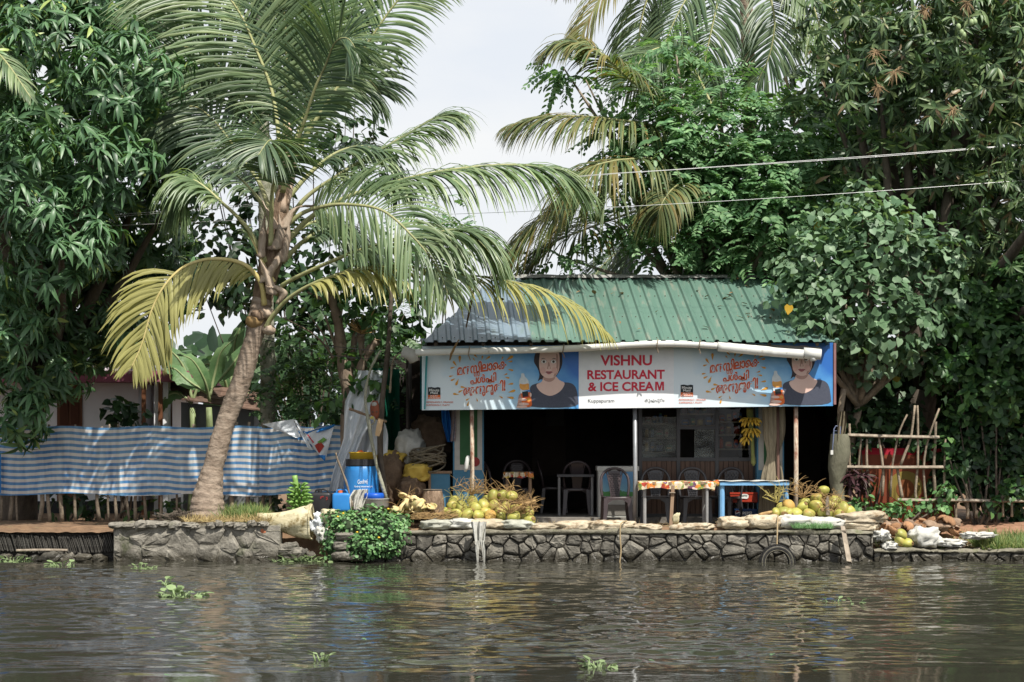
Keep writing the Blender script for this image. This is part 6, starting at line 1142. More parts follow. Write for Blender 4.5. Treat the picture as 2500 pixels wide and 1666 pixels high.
# separate pieces (a shared mesh, one object each) for the nearest clusters
def pieces(name, root, Ps, As, meshes, scale=(.9, 1.15)):
    for i in range(len(Ps)):
        o = bpy.data.objects.new(name, meshes[i % len(meshes)]); COL.objects.link(o); o.parent = root; q = Vector(As[i]).to_track_quat('Z', 'Y'); s = random.uniform(*scale)
        o.matrix_local = Matrix.Translation(Vector(Ps[i])-root.location) @ q.to_matrix().to_4x4() @ Matrix.Rotation(random.uniform(0, 6.28), 4, 'Z') @ Matrix.Scale(s, 4)
def rosette_meshes(nm, mat, n, k=11, size=(.2, .29)):
    res = []
    for i in range(n):
        V, T = rosettes(np.zeros((1, 3)), np.array([[0, 0, 1.]]), k, size, .0, 3.0); V = V.copy(); V[:, 2] -= 1.4*(V[:, 0]**2+V[:, 1]**2); res.append(mesh_np(nm, V, T, mat))
    return res

# ---------------------------------------------------------------- left mango tree
mt = thing('mango_tree', 'big dense dark green mango tree with drooping leaf whorls at the left', 'tree', (X_(40, 35.6), 35.6, .5))
mc = clp([(150, 160, 34.6, 190), (330, 235, 34.2, 150), (395, 340, 34.1, 110), (90, 330, 34.0, 150), (250, 420, 34.0, 150), (90, 540, 33.7, 140), (425, 470, 34.6, 85), (170, 610, 33.7, 120), (40, 740, 33.6, 120), (330, 590, 35.6, 130), (210, 790, 35.0, 110), (70, 900, 33.8, 110), (150, 915, 34.0, 70), (50, 1010, 33.6, 80), (370, 690, 36.2, 110), (290, 810, 35.0, 75), (150, 600, 31.7, 130), (50, 440, 31.4, 140), (250, 390, 31.9, 130), (-10, 800, 32.2, 110), (300, 190, 32.3, 130), (-60, 150, 31.0, 160), (330, 60, 35, 130), (-80, 300, 34.5, 200), (-100, 700, 34.5, 200), (200, -40, 35.2, 160), (380, -30, 36, 110), (0, -20, 35.5, 150), (120, 700, 36, 240)])
branches((X_(40, 35.6), 35.6, .4), mc, .28, m_darkbark, mt, 'trunk', .4, 3)
P, N = shell(mc, 16, lump=.28, back=.6); 
key = P[:, 1]*1.0+rng.random(len(P))*.8; pxx, pyy = px_of(P); vis = (pxx > 0) & (pxx < 520) & (pyy > 0) & (pyy < 1090) & (N[:, 1] < -.1); idx = np.where(vis)[0]; idx = idx[np.argsort(key[idx])][:280]; rest = np.ones(len(P), bool); rest[idx] = False
crown('foliage', rosettes(P[rest], N[rest], 13, (.17, .29), .5), m_lf_mango, mt)
random.seed(5); pieces('leaf_whorl', mt, P[idx], nrm(N[idx]+np.array([0, 0, 1.3])+rng.normal(size=N[idx].shape)*.2), rosette_meshes('leaf_whorl', m_lf_mango, 6))
# ---------------------------------------------------------------- right mango tree
mt2 = thing('mango_tree', 'tall dark mango tree with brown flower tufts at the right', 'tree', (X_(2220, 36.5), 36.5, .5))
mc2 = clp([(2060, 70, 35.2, 110), (2190, 120, 34.8, 140), (2360, 80, 34.6, 160), (2150, 230, 34.8, 120), (2010, 215, 35.6, 90), (2340, 290, 34.9, 160), (2470, 200, 34.8, 140), (2240, 400, 35.6, 140), (2440, 480, 35.2, 150), (2110, 400, 36, 110), (2380, 650, 35.8, 140), (2200, 560, 36.4, 130), (2480, 800, 35.2, 110), (2100, -30, 35.5, 110), (2400, -40, 35.2, 160), (2650, 200, 35.2, 220), (2650, 700, 35.2, 260), (2650, 640, 32.5, 160), (2640, 400, 32.6, 180), (2250, -20, 36, 130)])
branches((X_(2220, 36.5), 36.5, .4), mc2, .30, m_darkbark, mt2, 'trunk', .35, 7)
P, N = shell(mc2, 13, lump=.3, back=.6); crown('foliage', rosettes(P, N, 10, (.15, .28), .6), m_lf_mangod, mt2)
m_tuft = M('flower tuft', srgb(128, 106, 80), srgb(162, 138, 106), scale=30, rough=.95, rnd=.2); random.seed(19)
for px, py in ((2260, 25), (2185, 175), (2143, 215), (2360, 8), (2325, 268), (2138, 128)):
    mb = MB(); c = at(px, py, 33.75)
    for k in range(40): d = Vector((random.gauss(0, .08), random.gauss(0, .05), random.gauss(-.05, .09))); mb.tube([c, c+d*.5+Vector((0, 0, .02)), c+d], [.004, .006, .003], 4)
    mb.build('flower_tuft', m_tuft, mt2)
m_mangof = M('green mango', srgb(132, 152, 108), srgb(150, 168, 124), rough=.5)
for px, py in ((2340, 66), (2348, 80), (2353, 86), (2372, 55), (2380, 54)): MB().blob(at(px, py, 33.7), (.04, .04, .055), 2, .08, 1.5, 12, 9).build('mango_fruit', m_mangof, mt2, True); 
# ---------------------------------------------------------------- pinnate tree in front of the rear palms
pt = thing('pinnate_tree', 'light green tree with feathery leaf sprays behind the restaurant roof', 'tree', (X_(1800, 37.5), 37.5, .5))
pc = clp([(1375, 165, 36.5, 46, .8, .5), (1430, 195, 36.5, 40, .8, .7), (1650, 125, 37, 52), (1580, 262, 36.6, 88), (1700, 300, 36.6, 110), (1500, 342, 36.4, 52), (1620, 370, 36.3, 100), (1790, 330, 36.6, 90), (1850, 240, 37, 60), (1512, 540, 36.0, 50, .8, .7), (1372, 628, 36.2, 44, .8, .6), (1620, 600, 36.2, 70), (1700, 560, 36.2, 80), (1780, 500, 36.2, 110), (1850, 420, 36.2, 100), (1900, 520, 35.6, 80), (1760, 215, 37, 50), (1730, 640, 36.6, 60), (1840, 610, 36, 80), (1680, 430, 36.4, 80), (1930, 330, 36.6, 90), (1980, 450, 36.4, 90), (1740, 420, 37, 90)])
branches((X_(1800, 37.5), 37.5, .4), pc, .16, m_wood, pt, 'trunk', .45, 5, rt=.012)
P, N = shell(pc, 25, lo=.5, back=.4, lump=.25); crown('foliage', sprays(P, N, 7, (.36, .6), .145, .3), m_lf_pinn, pt)
# ---------------------------------------------------------------- heart leaved tree
ht = thing('heart_leaf_tree', 'spreading tree with grey green heart shaped leaves over the right end of the roof', 'tree', (X_(2060, 34.4), 34.4, .5))
hcx = clp([(2000, 640, 33.9, 95), (2150, 600, 33.8, 105), (2255, 650, 33.9, 95), (1965, 715, 33.5, 75), (2095, 750, 33.5, 125), (1985, 790, 33.1, 55, .8, .7), (2195, 800, 33.6, 110), (2125, 850, 33.7, 90), (2300, 730, 33.9, 75), (2040, 560, 34.2, 70), (2120, 530, 34.2, 70), (2200, 540, 34.3, 60), (2060, 850, 34.0, 55), (2240, 880, 34, 70), (2310, 610, 34.0, 65), (2330, 810, 34.0, 60), (1940, 660, 33.9, 55), (2100, 480, 34.6, 60)])
branches((X_(2060, 34.4), 34.4, .4), hcx, .09, m_twig, ht, 'trunk', .5, 8, rt=.01)
P, N = shell(hcx, 84, lo=.55, back=.55, lump=.3)
pxx, pyy = px_of(P); key = P[:, 1]-N[:, 2]*.3+rng.random(len(P))*.4; idx = np.where(N[:, 1] < .1)[0]; idx = idx[np.argsort(key[idx])][:285]; rest = np.ones(len(P), bool); rest[idx] = False
crown('foliage', inst(*singles(P[rest], N[rest], (.09, .17))), m_lf_heart, ht); lm = mesh_np('leaf', T_HEART[0], T_HEART[1], m_lf_heart)
Ps, D, Uu, S_, _ = singles(P[idx], N[idx], (.11, .18)); Fm = frames(D, Uu)
def leaf_objs(name, root, me, Ps, Fm, S_):
    for q, f, s in zip(Ps, Fm, S_):
        o = bpy.data.objects.new(name, me); COL.objects.link(o); o.parent = root; o.matrix_local = Matrix.Translation(Vector(q)-root.location) @ (Matrix([list(map(float, r_)) for r_ in f]) * float(s)).to_4x4()
m_lf_hobj = M('heart leaf piece', srgb(70, 100, 70), srgb(108, 136, 100), scale=2, rough=.45, rnd=.3, trans=.25); lm.materials.clear(); lm.materials.append(m_lf_hobj)
leaf_objs('leaf', ht, lm, Ps, Fm, S_)
o = bpy.data.objects.new('yellow_leaf', mesh_np('yellow_leaf', T_HEART[0]*.15, T_HEART[1], M('yellow leaf', srgb(200, 160, 50), srgb(184, 150, 60), rough=.5, trans=.2))); COL.objects.link(o); o.parent = ht; o.location = at(1928, 745, 32.95)-ht.location; o.rotation_euler = (R(-80), R(10), R(15))
# ---------------------------------------------------------------- shrubs and hedges
def shrub(name, label, cat, cl, dens, mat, size, tm=T_OVAL, kind=None, base=None, mode='single', grp=None, back=.5, lo=.55, part='foliage'):
    c0 = base or (sum(c[0][0] for c in cl)/len(cl), sum(c[0][1] for c in cl)/len(cl), .48); r = thing(name, label, cat, c0, grp)
    P, N = shell(cl, dens, lo=lo, back=back, lump=.3)
    VT = inst(*singles(P, N, size, tm, .5, .7)) if mode == 'single' else (sprays(P, N, 6, (.25, .42), size[1], .35) if mode == 'spray' else rosettes(P, N, 7, size, .2, .5, tm))
    crown(part, VT, mat, r)
    mb = MB(); random.seed(int(abs(c0[0]*37)) % 91)
    for c, rr in cl: mb.tube(spline([(c0[0]+random.uniform(-.1, .1), c0[1], c0[2]-.1), (c[0]*.6+c0[0]*.4+random.uniform(-.1, .1), c[1], c[2]*.5+.3), c], 7), [.03, .022, .018, .015, .012, .009, .005], 5)
    mb.build('stems', m_darkbark, r, True); return r
shrub('bright_shrub', 'bright medium green shrub with whorled leaves right of the heart leaved tree', 'shrub', clp([(2360, 760, 34.0, 85), (2450, 830, 33.9, 95), (2330, 880, 34.0, 75), (2440, 950, 34.0, 95), (2490, 700, 34.2, 90), (2390, 900, 34.2, 80), (2540, 860, 34, 120)]), 38, m_lf_small, (.13, .2), T_OVAL, mode='ros')
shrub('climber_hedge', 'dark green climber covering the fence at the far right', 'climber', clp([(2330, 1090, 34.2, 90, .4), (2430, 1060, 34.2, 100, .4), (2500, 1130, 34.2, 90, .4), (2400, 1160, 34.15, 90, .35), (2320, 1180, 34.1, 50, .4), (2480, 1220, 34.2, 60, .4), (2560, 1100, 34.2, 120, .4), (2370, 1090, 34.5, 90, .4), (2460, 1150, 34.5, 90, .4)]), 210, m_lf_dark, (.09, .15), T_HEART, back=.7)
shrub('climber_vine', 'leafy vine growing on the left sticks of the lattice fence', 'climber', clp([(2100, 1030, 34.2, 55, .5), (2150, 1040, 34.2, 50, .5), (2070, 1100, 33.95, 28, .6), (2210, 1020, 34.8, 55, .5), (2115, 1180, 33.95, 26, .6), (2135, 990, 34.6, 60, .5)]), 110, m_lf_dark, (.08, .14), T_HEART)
shrub('ground_shrubs', 'pale green low herb growing at the foot of the lattice fence', 'plant', clp([(2110, 1240, 33.5, 38, .8, .6), (2160, 1248, 33.5, 34, .8, .6), (2205, 1240, 33.5, 36, .8, .6), (2080, 1232, 33.6, 24), (2260, 1236, 33.7, 26), (2310, 1200, 33.6, 26), (2300, 1240, 33.6, 22)]), 190, m_lf_creep, (.06, .11), T_ROUND)
shrub('yellow_green_vine', 'lighter vine leaves over the right edge of the lattice fence', 'climber', clp([(2330, 1130, 33.7, 30, .5), (2310, 1085, 33.7, 24, .5), (2420, 1235, 33.6, 26, .6), (2480, 1190, 33.6, 34, .6), (2340, 1010, 34, 40, .5), (2440, 980, 34, 40, .5)]), 120, m_lf_small, (.08, .13), T_HEART)
random.seed(77); mb = shrub('dark_reddish_plant', 'dark reddish plant with narrow leaves at the left of the lattice fence', 'plant', clp([(2090, 1180, 33.6, 22, .8, 1.4)]), 90, leafM('reddish leaf', [G(60, 40, 44), G(86, 56, 62), G(60, 70, 50)], .2), (.16, .26), T_MANGO, mode='ros')
# backdrop trees, each one a thing
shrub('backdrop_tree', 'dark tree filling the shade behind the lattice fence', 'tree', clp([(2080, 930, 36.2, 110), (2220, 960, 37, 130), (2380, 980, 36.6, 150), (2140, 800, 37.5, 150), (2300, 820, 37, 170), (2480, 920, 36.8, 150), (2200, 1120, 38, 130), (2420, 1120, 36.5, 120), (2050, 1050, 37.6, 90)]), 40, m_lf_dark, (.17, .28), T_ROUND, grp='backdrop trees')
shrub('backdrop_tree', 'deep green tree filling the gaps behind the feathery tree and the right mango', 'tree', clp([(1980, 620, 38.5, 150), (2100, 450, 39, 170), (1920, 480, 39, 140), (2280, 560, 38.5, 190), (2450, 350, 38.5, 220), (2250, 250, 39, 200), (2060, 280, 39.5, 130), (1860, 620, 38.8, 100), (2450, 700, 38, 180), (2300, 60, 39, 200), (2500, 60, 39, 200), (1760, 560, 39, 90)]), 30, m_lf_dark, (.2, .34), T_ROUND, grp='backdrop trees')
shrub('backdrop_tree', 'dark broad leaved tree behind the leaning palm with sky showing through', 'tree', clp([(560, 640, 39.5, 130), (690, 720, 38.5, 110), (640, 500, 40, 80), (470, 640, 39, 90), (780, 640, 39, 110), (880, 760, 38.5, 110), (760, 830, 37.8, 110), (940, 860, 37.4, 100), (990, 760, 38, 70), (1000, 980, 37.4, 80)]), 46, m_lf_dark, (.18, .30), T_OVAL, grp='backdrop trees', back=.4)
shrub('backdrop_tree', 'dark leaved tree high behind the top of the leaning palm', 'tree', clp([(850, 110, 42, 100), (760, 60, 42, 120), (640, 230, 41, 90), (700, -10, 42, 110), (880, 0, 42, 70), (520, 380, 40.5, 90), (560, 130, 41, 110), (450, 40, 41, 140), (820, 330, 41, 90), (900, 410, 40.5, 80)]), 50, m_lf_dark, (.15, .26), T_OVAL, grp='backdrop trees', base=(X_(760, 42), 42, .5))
shrub('feathery_bush', 'feathery bush between the leaning palm and the pruned tree', 'shrub', clp([(720, 930, 36.2, 80), (690, 990, 36, 60), (760, 1000, 35.8, 70), (810, 900, 36, 70), (720, 860, 36.4, 70), (840, 980, 35.6, 50), (900, 880, 35.6, 70), (960, 960, 35.6, 70), (940, 800, 35.8, 60)]), 26, m_lf_small, (.1, .095), mode='spray')
shrub('distant_feathery_tree', 'pale feathery tree seen between the palm fronds above the roof left end', 'tree', clp([(1000, 580, 41, 70), (1080, 520, 41.5, 60), (1090, 620, 41, 70), (1000, 660, 40, 80), (1130, 560, 42, 40)]), 14, m_lf_pinn, (.1, .11), mode='spray')
shrub('small_plant', 'round leaved potted plant in front of the white house wall', 'plant', clp([(275, 1010, 35.8, 24), (310, 1005, 35.8, 30), (338, 1018, 35.8, 22), (300, 1040, 35.8, 26), (290, 985, 35.8, 16)]), 60, m_lf_dark, (.13, .2), T_HEART)
for pxs, lb, m in (((150, 1225), 'dark leafy weed under the tarpaulin at the left', m_lf_dark), ((215, 1230), 'dark leafy weed under the tarpaulin below the maroon eave', m_lf_dark), ((390, 1240), 'glossy leafy weed left of the leaning palm foot', m_lf_small), ((650, 1235), 'dark leafy weed between the stakes right of the leaning palm', m_lf_dark), ((320, 1250), 'tiny leafy weed in front of the black plinth', m_lf_small)):
    s_ = 40 if pxs[0] != 320 else 16; shrub('weed', lb, 'weed', clp([(pxs[0], pxs[1], 34.8, s_, .7, .8), (pxs[0]+s_*.9, pxs[1]+4, 34.8, s_*.7, .7, .8)]), 70, m, (.11, .2), T_OVAL, grp=None)
random.seed(6)
# far wood on the horizon
P = np.stack([rng.uniform(-30, 30, 5200), rng.uniform(58, 70, 5200), rng.random(5200)**.8*4.6+.3], 1); N = nrm(rng.normal(size=P.shape)*.6+np.array([0, -1, .3])); V, T = inst(*singles(P, N, (.4, .8), T_ROUND)); o = bpy.data.objects.new('far_wood', mesh_np('far_wood', V, T, m_lf_dark)); COL.objects.link(o); tag(o, 'distant band of trees behind the houses', 'trees', kind='stuff')
# ---------------------------------------------------------------- creeper mound, grass, straw
cr_ = thing('creeper_mound', 'bright green creeper with tiny yellow flowers spilling over the quay wall', 'creeper', at(900, 1372, 32.0)); cc = clp([(905, 1275, 32.25, 60, .7, .7), (860, 1300, 32.1, 55, .7, .9), (940, 1300, 32.1, 55, .7, .9), (890, 1335, 31.98, 52, .6, .6), (940, 1335, 31.98, 36, .6, .6), (975, 1270, 32.3, 28, .7, .6), (830, 1270, 32.2, 38, .7, .6), (815, 1330, 32.1, 30, .7, 1.2)])
P, N = shell(cc, 520, lo=.8, back=.7, lump=.2); crown('foliage', inst(*singles(P, N, (.035, .07), T_ROUND, .3, .8)), m_lf_creep, cr_); mb = MB(); m_yf = M('yellow petal', srgb(226, 190, 50), rough=.5)
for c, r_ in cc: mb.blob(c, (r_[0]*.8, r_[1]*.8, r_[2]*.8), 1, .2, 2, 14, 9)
mb.build('creeper_shade_core', M('creeper shade', (.02, .035, .015), (.035, .055, .025)), cr_, True)  # dark solid blobs stand in for the shade between the leaves
for px, py in ((825, 1262), (893, 1269), (925, 1313), (948, 1243), (838, 1254), (872, 1300)): MB().blob(at(px, py, 31.72 if py > 1280 else 31.9), (.02, .02, .015), 2, .2, 3, 8, 6).build('flower', m_yf, cr_)
def grass(name, label, x0, x1, y0, y1, n, L0, L1, mat, cat='grass', zf=None, hang=0):
    P = np.stack([rng.uniform(x0, x1, n), rng.uniform(y0, y1, n), np.zeros(n)], 1); P[:, 2] = [(zf or ground_z)(a, b_) for a, b_ in P[:, :2]]; D = rng.normal(size=(n, 3))*.45; D[:, 2] = np.abs(D[:, 2])+.7-hang; S = rng.uniform(L0, L1, n); V, T = inst(P, D, rng.normal(size=(n, 3))+np.array([0, -1, .4]), S, (T_BLADE[0]*np.array([1.2, 1, 1]), T_BLADE[1])); o = bpy.data.objects.new(name, mesh_np(name, V, T, mat)); COL.objects.link(o); return tag(o, label, cat, kind='stuff')
gz6 = lambda a, b_: .6
grass('grass', 'tuft of grass right of the leaning palm foot', X_(548, 32.6), X_(635, 32.6), 32.35, 33.2, 1700, .12, .34, m_lf_grass, zf=lambda a, b_: .55); grass('straw', 'dry straw spread over the mortared wall top', X_(455, 32.3), X_(668, 32.3), 32.02, 32.6, 1500, .05, .16, m_lf_straw, zf=gz6, hang=.55, cat='straw')
grass('grass', 'green grass on the bank at the far right edge', X_(2390, 32.4), X_(2540, 32.4), 32.2, 33.0, 3600, .08, .26, m_lf_grass, zf=lambda a, b_: ground_z(a, b_)); grass('grass', 'small green tuft growing on the quay top at the right heap', X_(1935, 32.2), X_(2030, 32.2), 32.02, 32.2, 700, .05, .12, m_lf_creep, zf=lambda a, b_: .50); grass('grass', 'sparse green grass among the rubbish right of the quay', X_(2135, 32.4), X_(2400, 32.4), 32.2, 33.3, 500, .06, .18, m_lf_grass)
grass('fallen_leaves', 'dry leaves and straw scattered over the earth behind the sandbags', X_(960, 32.8), X_(2100, 32.8), 32.5, 33.8, 900, .04, .1, m_lf_straw, zf=lambda a, b_: ground_z(a, b_)+.01, hang=.62, cat='litter')
# moss and fibres in the quay joints
random.seed(50)
# ---------------------------------------------------------------- water hyacinth
mb = MB(); mb.tube([(0, 0, -.03), (0, .01, .03), (0, .03, .10)], [.012, .018, .006], 6); sv, stt = T_ROUND; hm = bpy.data.meshes.new('leaf'); lv = [(v[0]*.12, .03+v[1]*.11, .10+v[1]*.06+v[2]*.1) for v in sv]; b0 = len(mb.v); mb.v += lv; mb.f += [tuple(b0+i for i in t) for t in stt]; hm.from_pydata(mb.v, [], mb.f); m_hy = M('hyacinth leaf piece', srgb(112, 136, 92), srgb(152, 168, 122), scale=8, rough=.4, rnd=.25, trans=.25); hm.materials.append(m_hy); hm.polygons.foreach_set('use_smooth', [True]*len(hm.polygons))
def hyacinth(label, px, py, n, spread, hs, grp='floating water hyacinths', Y=None):
    Y = Y or CAMZ*FPX/(py-PY0); c = at(px, py, Y); c.z = -.01; t = thing('water_hyacinth', label, 'water plant', c, grp); random.seed(int(px*7+py))
    for i in range(n):
        o = bpy.data.objects.new('leaf', hm); COL.objects.link(o); o.parent = t; a = random.uniform(0, 6.28); r_ = spread*math.sqrt(random.random()); o.location = (r_*math.cos(a), r_*.7*math.sin(a), 0); o.rotation_euler = (random.uniform(-.9, .2), random.uniform(-.3, .3), a-math.pi/2+random.uniform(-.6, .6)); o.scale = (hs*.78*random.uniform(.6, 1.2),)*3
    return t
hyacinth('large clump of floating water hyacinth left of the image middle', 440, 1458, 46, .24, 1.05, None); hyacinth('small water hyacinth sprig just behind the large floating clump', 405, 1428, 12, .09, .9, None); hyacinth('floating water hyacinth near the mortared wall', 352, 1388, 26, .17, .7, None); hyacinth('tall leaning water hyacinth near the slab edging', 152, 1384, 22, .2, 1.0, None); hyacinth('small yellow green water hyacinth at the bottom left of the middle', 785, 1610, 12, .07, .6, None); hyacinth('floating water hyacinth at the bottom right of the middle', 1463, 1630, 24, .11, .75, None); hyacinth('low floating sprig at the right, left one of two', 2030, 1470, 8, .1, .55, None); hyacinth('low floating sprig at the right, right one of two', 2092, 1474, 7, .07, .55, None); hyacinth('tiny floating sprig in the middle left of the river', 735, 1468, 5, .04, .4, None)
for px, py, lb in ((713, 1360, 'water hyacinth rooted at the gap between the stone walls, left part'), (745, 1355, 'water hyacinth rooted at the gap between the stone walls, middle part'), (778, 1345, 'water hyacinth at the gap next to the wall stub'), (20, 1358, 'water hyacinth clump at the bank on the far left'), (45, 1368, 'lower water hyacinth at the bank on the far left'), (700, 1372, 'spreading water hyacinth edge with a pale flower')): hyacinth(lb, px, py, 30, .22, .85, 'water hyacinths along the bank', 32.05)
random.seed(91)
for i in range(26):
    px, py = random.uniform(0, 2500), random.uniform(1400, 1660); Y = CAMZ*FPX/(py-PY0); c = at(px, py, Y); o = bpy.data.objects.new('floating_leaf', lm); COL.objects.link(o); o.location = (c.x, c.y, .012); o.rotation_euler = (random.uniform(-.15, .15), random.uniform(-.15, .15), random.uniform(0, 6)); o.scale = (.05, .05, .05); tag(o, 'tiny leaf floating flat on the river', 'leaf', 'tiny leaves floating on the river')
# ---------------------------------------------------------------- banana plants
m_bstem = M('banana stem', srgb(120, 136, 92), srgb(150, 160, 118), scale=6, stretch=(3, 3, .4), rough=.6)
def banana(label, px, Y, leaves, zt=2.6):
    x = X_(px, Y); t = thing('banana_plant', label, 'banana plant', (x, Y, .5), 'banana plants'); MB().tube(spline([(x, Y, .45), (x+.03, Y, 1.3), (x, Y, zt)], 8), [.1, .095, .09, .085, .08, .07, .06, .05], 10).build('stem', m_bstem, t, True)
    for (pts, w_) in leaves:
        P = spline([at(a, b_, Y+c_) for a, b_, c_ in pts], 17); mb = MB(); n = 16
        def fn(u, v):
            j = int(round(v*n)); q = P[j]; tg = (P[min(j+1, n)]-P[max(j-1, 0)]).normalized(); s_ = tg.cross(Vector((0, -.75, .65))).normalized(); wv = M_(w_, Y)*(math.sin(math.pi*min(1, max(0.02, (v-.15)/.85)))**.55 if v > .15 else .04)
            e = (u-.5)*2; return q+s_*wv*e+Vector((0, 0, -.30*abs(e)*wv+.02*math.sin(v*40+u*3)*abs(e)))
        w_ *= .78; mb.grid(lambda u, v: tuple(fn(u, v)), 8, n); mb.build('leaf', m_lf_bn, t, True)
        MB().tube(P, [.028*(1-i/18)+.004 for i in range(17)], 6).build('midrib', m_bstem, t, True)
m_lf_bn = M('banana leaf', srgb(88, 122, 80), srgb(122, 152, 102), scale=3, rough=.4, rnd=.2, trans=.35, bump=.3, bscale=30, c3=srgb(150, 140, 80), dirt=.68)
banana('banana plant with broad leaves left of the leaning palm', 510, 37.4, [([(512, 980, 0), (500, 930, -.2), (470, 880, -.3), (432, 865, -.4)], 28), ([(512, 970, 0), (525, 910, 0), (540, 860, -.1), (570, 830, -.2)], 28), ([(505, 960, 0), (460, 930, .1), (425, 900, .1), (400, 905, 0)], 30), ([(515, 950, 0), (560, 900, .2), (600, 850, .2), (630, 850, 0)], 32)], 2.4)
banana('banana plant with long leaves behind the leaning palm', 560, 38.6, [([(560, 980, 0), (545, 920, -.2), (500, 890, -.3), (460, 960, -.4)], 26), ([(560, 970, 0), (590, 900, -.1), (620, 880, -.2), (650, 920, -.3)], 28), ([(560, 970, 0), (570, 880, .2), (575, 830, .2), (596, 780, .2)], 26), ([(560, 975, 0), (600, 960, -.2), (630, 985, -.3), (640, 1030, -.3)], 24)], 2.5)
banana('banana plant with pale leaves beyond the striped tarpaulin', 470, 38.0, [([(470, 985, 0), (430, 960, -.1), (400, 975, -.2), (385, 1010, -.2)], 24), ([(470, 980, 0), (450, 900, .1), (420, 860, .1), (395, 850, 0)], 30), ([(470, 980, 0), (490, 930, 0), (520, 900, -.1), (545, 930, -.2)], 26)], 2.4)

# ================================================================== coconut palms
DENS = [1.4, .88]
def frond(root, pts, Lmax, mat, rib, nl=70, hang=.5, t0=.22, seed=0, split=False, w=.024, r0=.038, up=None, spread=1., side=0, broken=0, off=(0, 0, 0), lift=.15, skip=None):
    """pts: (column, row, distance) from the leaf base to its tip; the rib is one mesh, the leaflets hang from it"""
    g = np.random.default_rng(seed+100); M = 60; nl = int(nl*DENS[0]); w = w*DENS[1]
    P3 = [at(*p)+Vector(off) for p in pts]; P = spline(P3, M); n0 = 12
    mb = MB(); mb.tube(P, [r0*(1.3-1.2*(i/(M-1))**.6)+.004 for i in range(M)], 7, flat=.7); fr = mb.build('frond', rib, root, True)
    A = np.array([tuple(p) for p in P]); T = np.gradient(A, axis=0); T = nrm(T)
    upv = np.array(up if up is not None else (0, -.25, 1.)); t = t0+(1-t0)*((np.arange(nl)+.5)/nl)
    Vs = []; Ts = []; segs = 6
    for s in (-1, 1):
        if side and s == -side: continue
        tt = np.clip(t+g.normal(size=nl)*.004, 0, .999); f = tt*(M-1); i0 = np.minimum(f.astype(int), M-2); fr_ = (f-i0)[:, None]
        p = A[i0]*(1-fr_)+A[i0+1]*fr_; tg = nrm(T[i0]*(1-fr_)+T[i0+1]*fr_)
        n = upv[None]-tg*(tg@upv)[:, None]; n = nrm(n); sd = np.cross(tg, n)*s
        u = (tt-t0)/(1-t0); ang = np.radians(68-33*u)
        d = nrm(sd*np.sin(ang)[:, None]*spread+tg*np.cos(ang)[:, None]+n*lift+g.normal(size=(nl, 3))*.07)
        Ln = Lmax*np.minimum(1, .35+2.6*u)*np.minimum(1, .3+2.8*(1-u))*(.88+.2*g.random(nl)); keep = (g.random(nl) > broken) & ((u > skip[1]) if skip and skip[0] == s else True)
        wd = w*(.75+.4*g.random(nl)); hg = hang*(.8+.5*g.random(nl))[:, None]
        q = p.copy(); rows = []; nn = n.copy()
        for k in range(segs+1):
            x = k/segs; wk = wd*(.55+.9*x if x < .3 else .82+.18*math.cos((x-.3)*2.2))*(1 if x < .55 else max(.03, 1-((x-.55)/.45)**1.4))
            wv = nrm(np.cross(d, nn)); nn = nrm(np.cross(wv, d)); rows.append(np.stack([q-wv*wk[:, None]-nn*wk[:, None]*.35, q, q+wv*wk[:, None]-nn*wk[:, None]*.35], 1))
            q = q+d*(Ln/segs)[:, None]; d = nrm(d+np.array([0, 0, -1.])*hg*(.25+.5*x)+g.normal(size=(nl, 3))*.025)
        V = np.stack(rows, 1)[keep]; m = len(V); V = V.reshape(m, -1, 3)
        tri = []
        for k in range(segs):
            a = k*3
            for c in (0, 1): tri += [(a+c, a+c+1, a+c+4), (a+c, a+c+4, a+c+3)]
        tri = np.array(tri); Vs.append(V); Ts.append(tri)
    if split:
        for V in Vs:
            for lf in V:
                me = mesh_np('leaflet', lf, Ts[0], mat); link('leaflet', me, fr, True)
    else:
        VV = np.concatenate([v.reshape(-1, 3) for v in Vs]); k = Vs[0].shape[1]; m = len(VV)//k
        me = mesh_np('leaflets', VV, (Ts[0][None]+(np.arange(m)*k)[:, None, None]).reshape(-1, 3), mat); o = link('leaflets', me, fr, True); o['kind'] = 'stuff'
    return fr
def palm_trunk(root, ctr, mat, n=110, name='trunk', rings=.095, nr=18, seed=0):
    """ctr: (column, row, width in photo pixels, distance)"""
    P = spline([at(a, b_, Y) for a, b_, w_, Y in ctr], n); W = np.interp(np.linspace(0, len(ctr)-1, n), range(len(ctr)), [M_(w_, Y)/2 for a, b_, w_, Y in ctr]); s = 0; rad = []
    for i in range(n):
        if i: s += (P[i]-P[i-1]).length
        k = (s/.11+.5*math.sin(s*3)) % 1; rad.append(W[i]*(1+rings*(1-k)**1.5-.02*math.sin(s*9+seed)))
    mb = MB(); b0 = len(mb.v); mb.tube(P, rad, nr); mb.v = [tuple(Vector(v)+(Vector(v)-P[min(j//nr, n-1)])*(.05*vnoise(v, 5, seed)+.05*vnoise(v, 1.6, seed))) for j, v in enumerate(mb.v)]; return mb.build(name, mat, root, True)
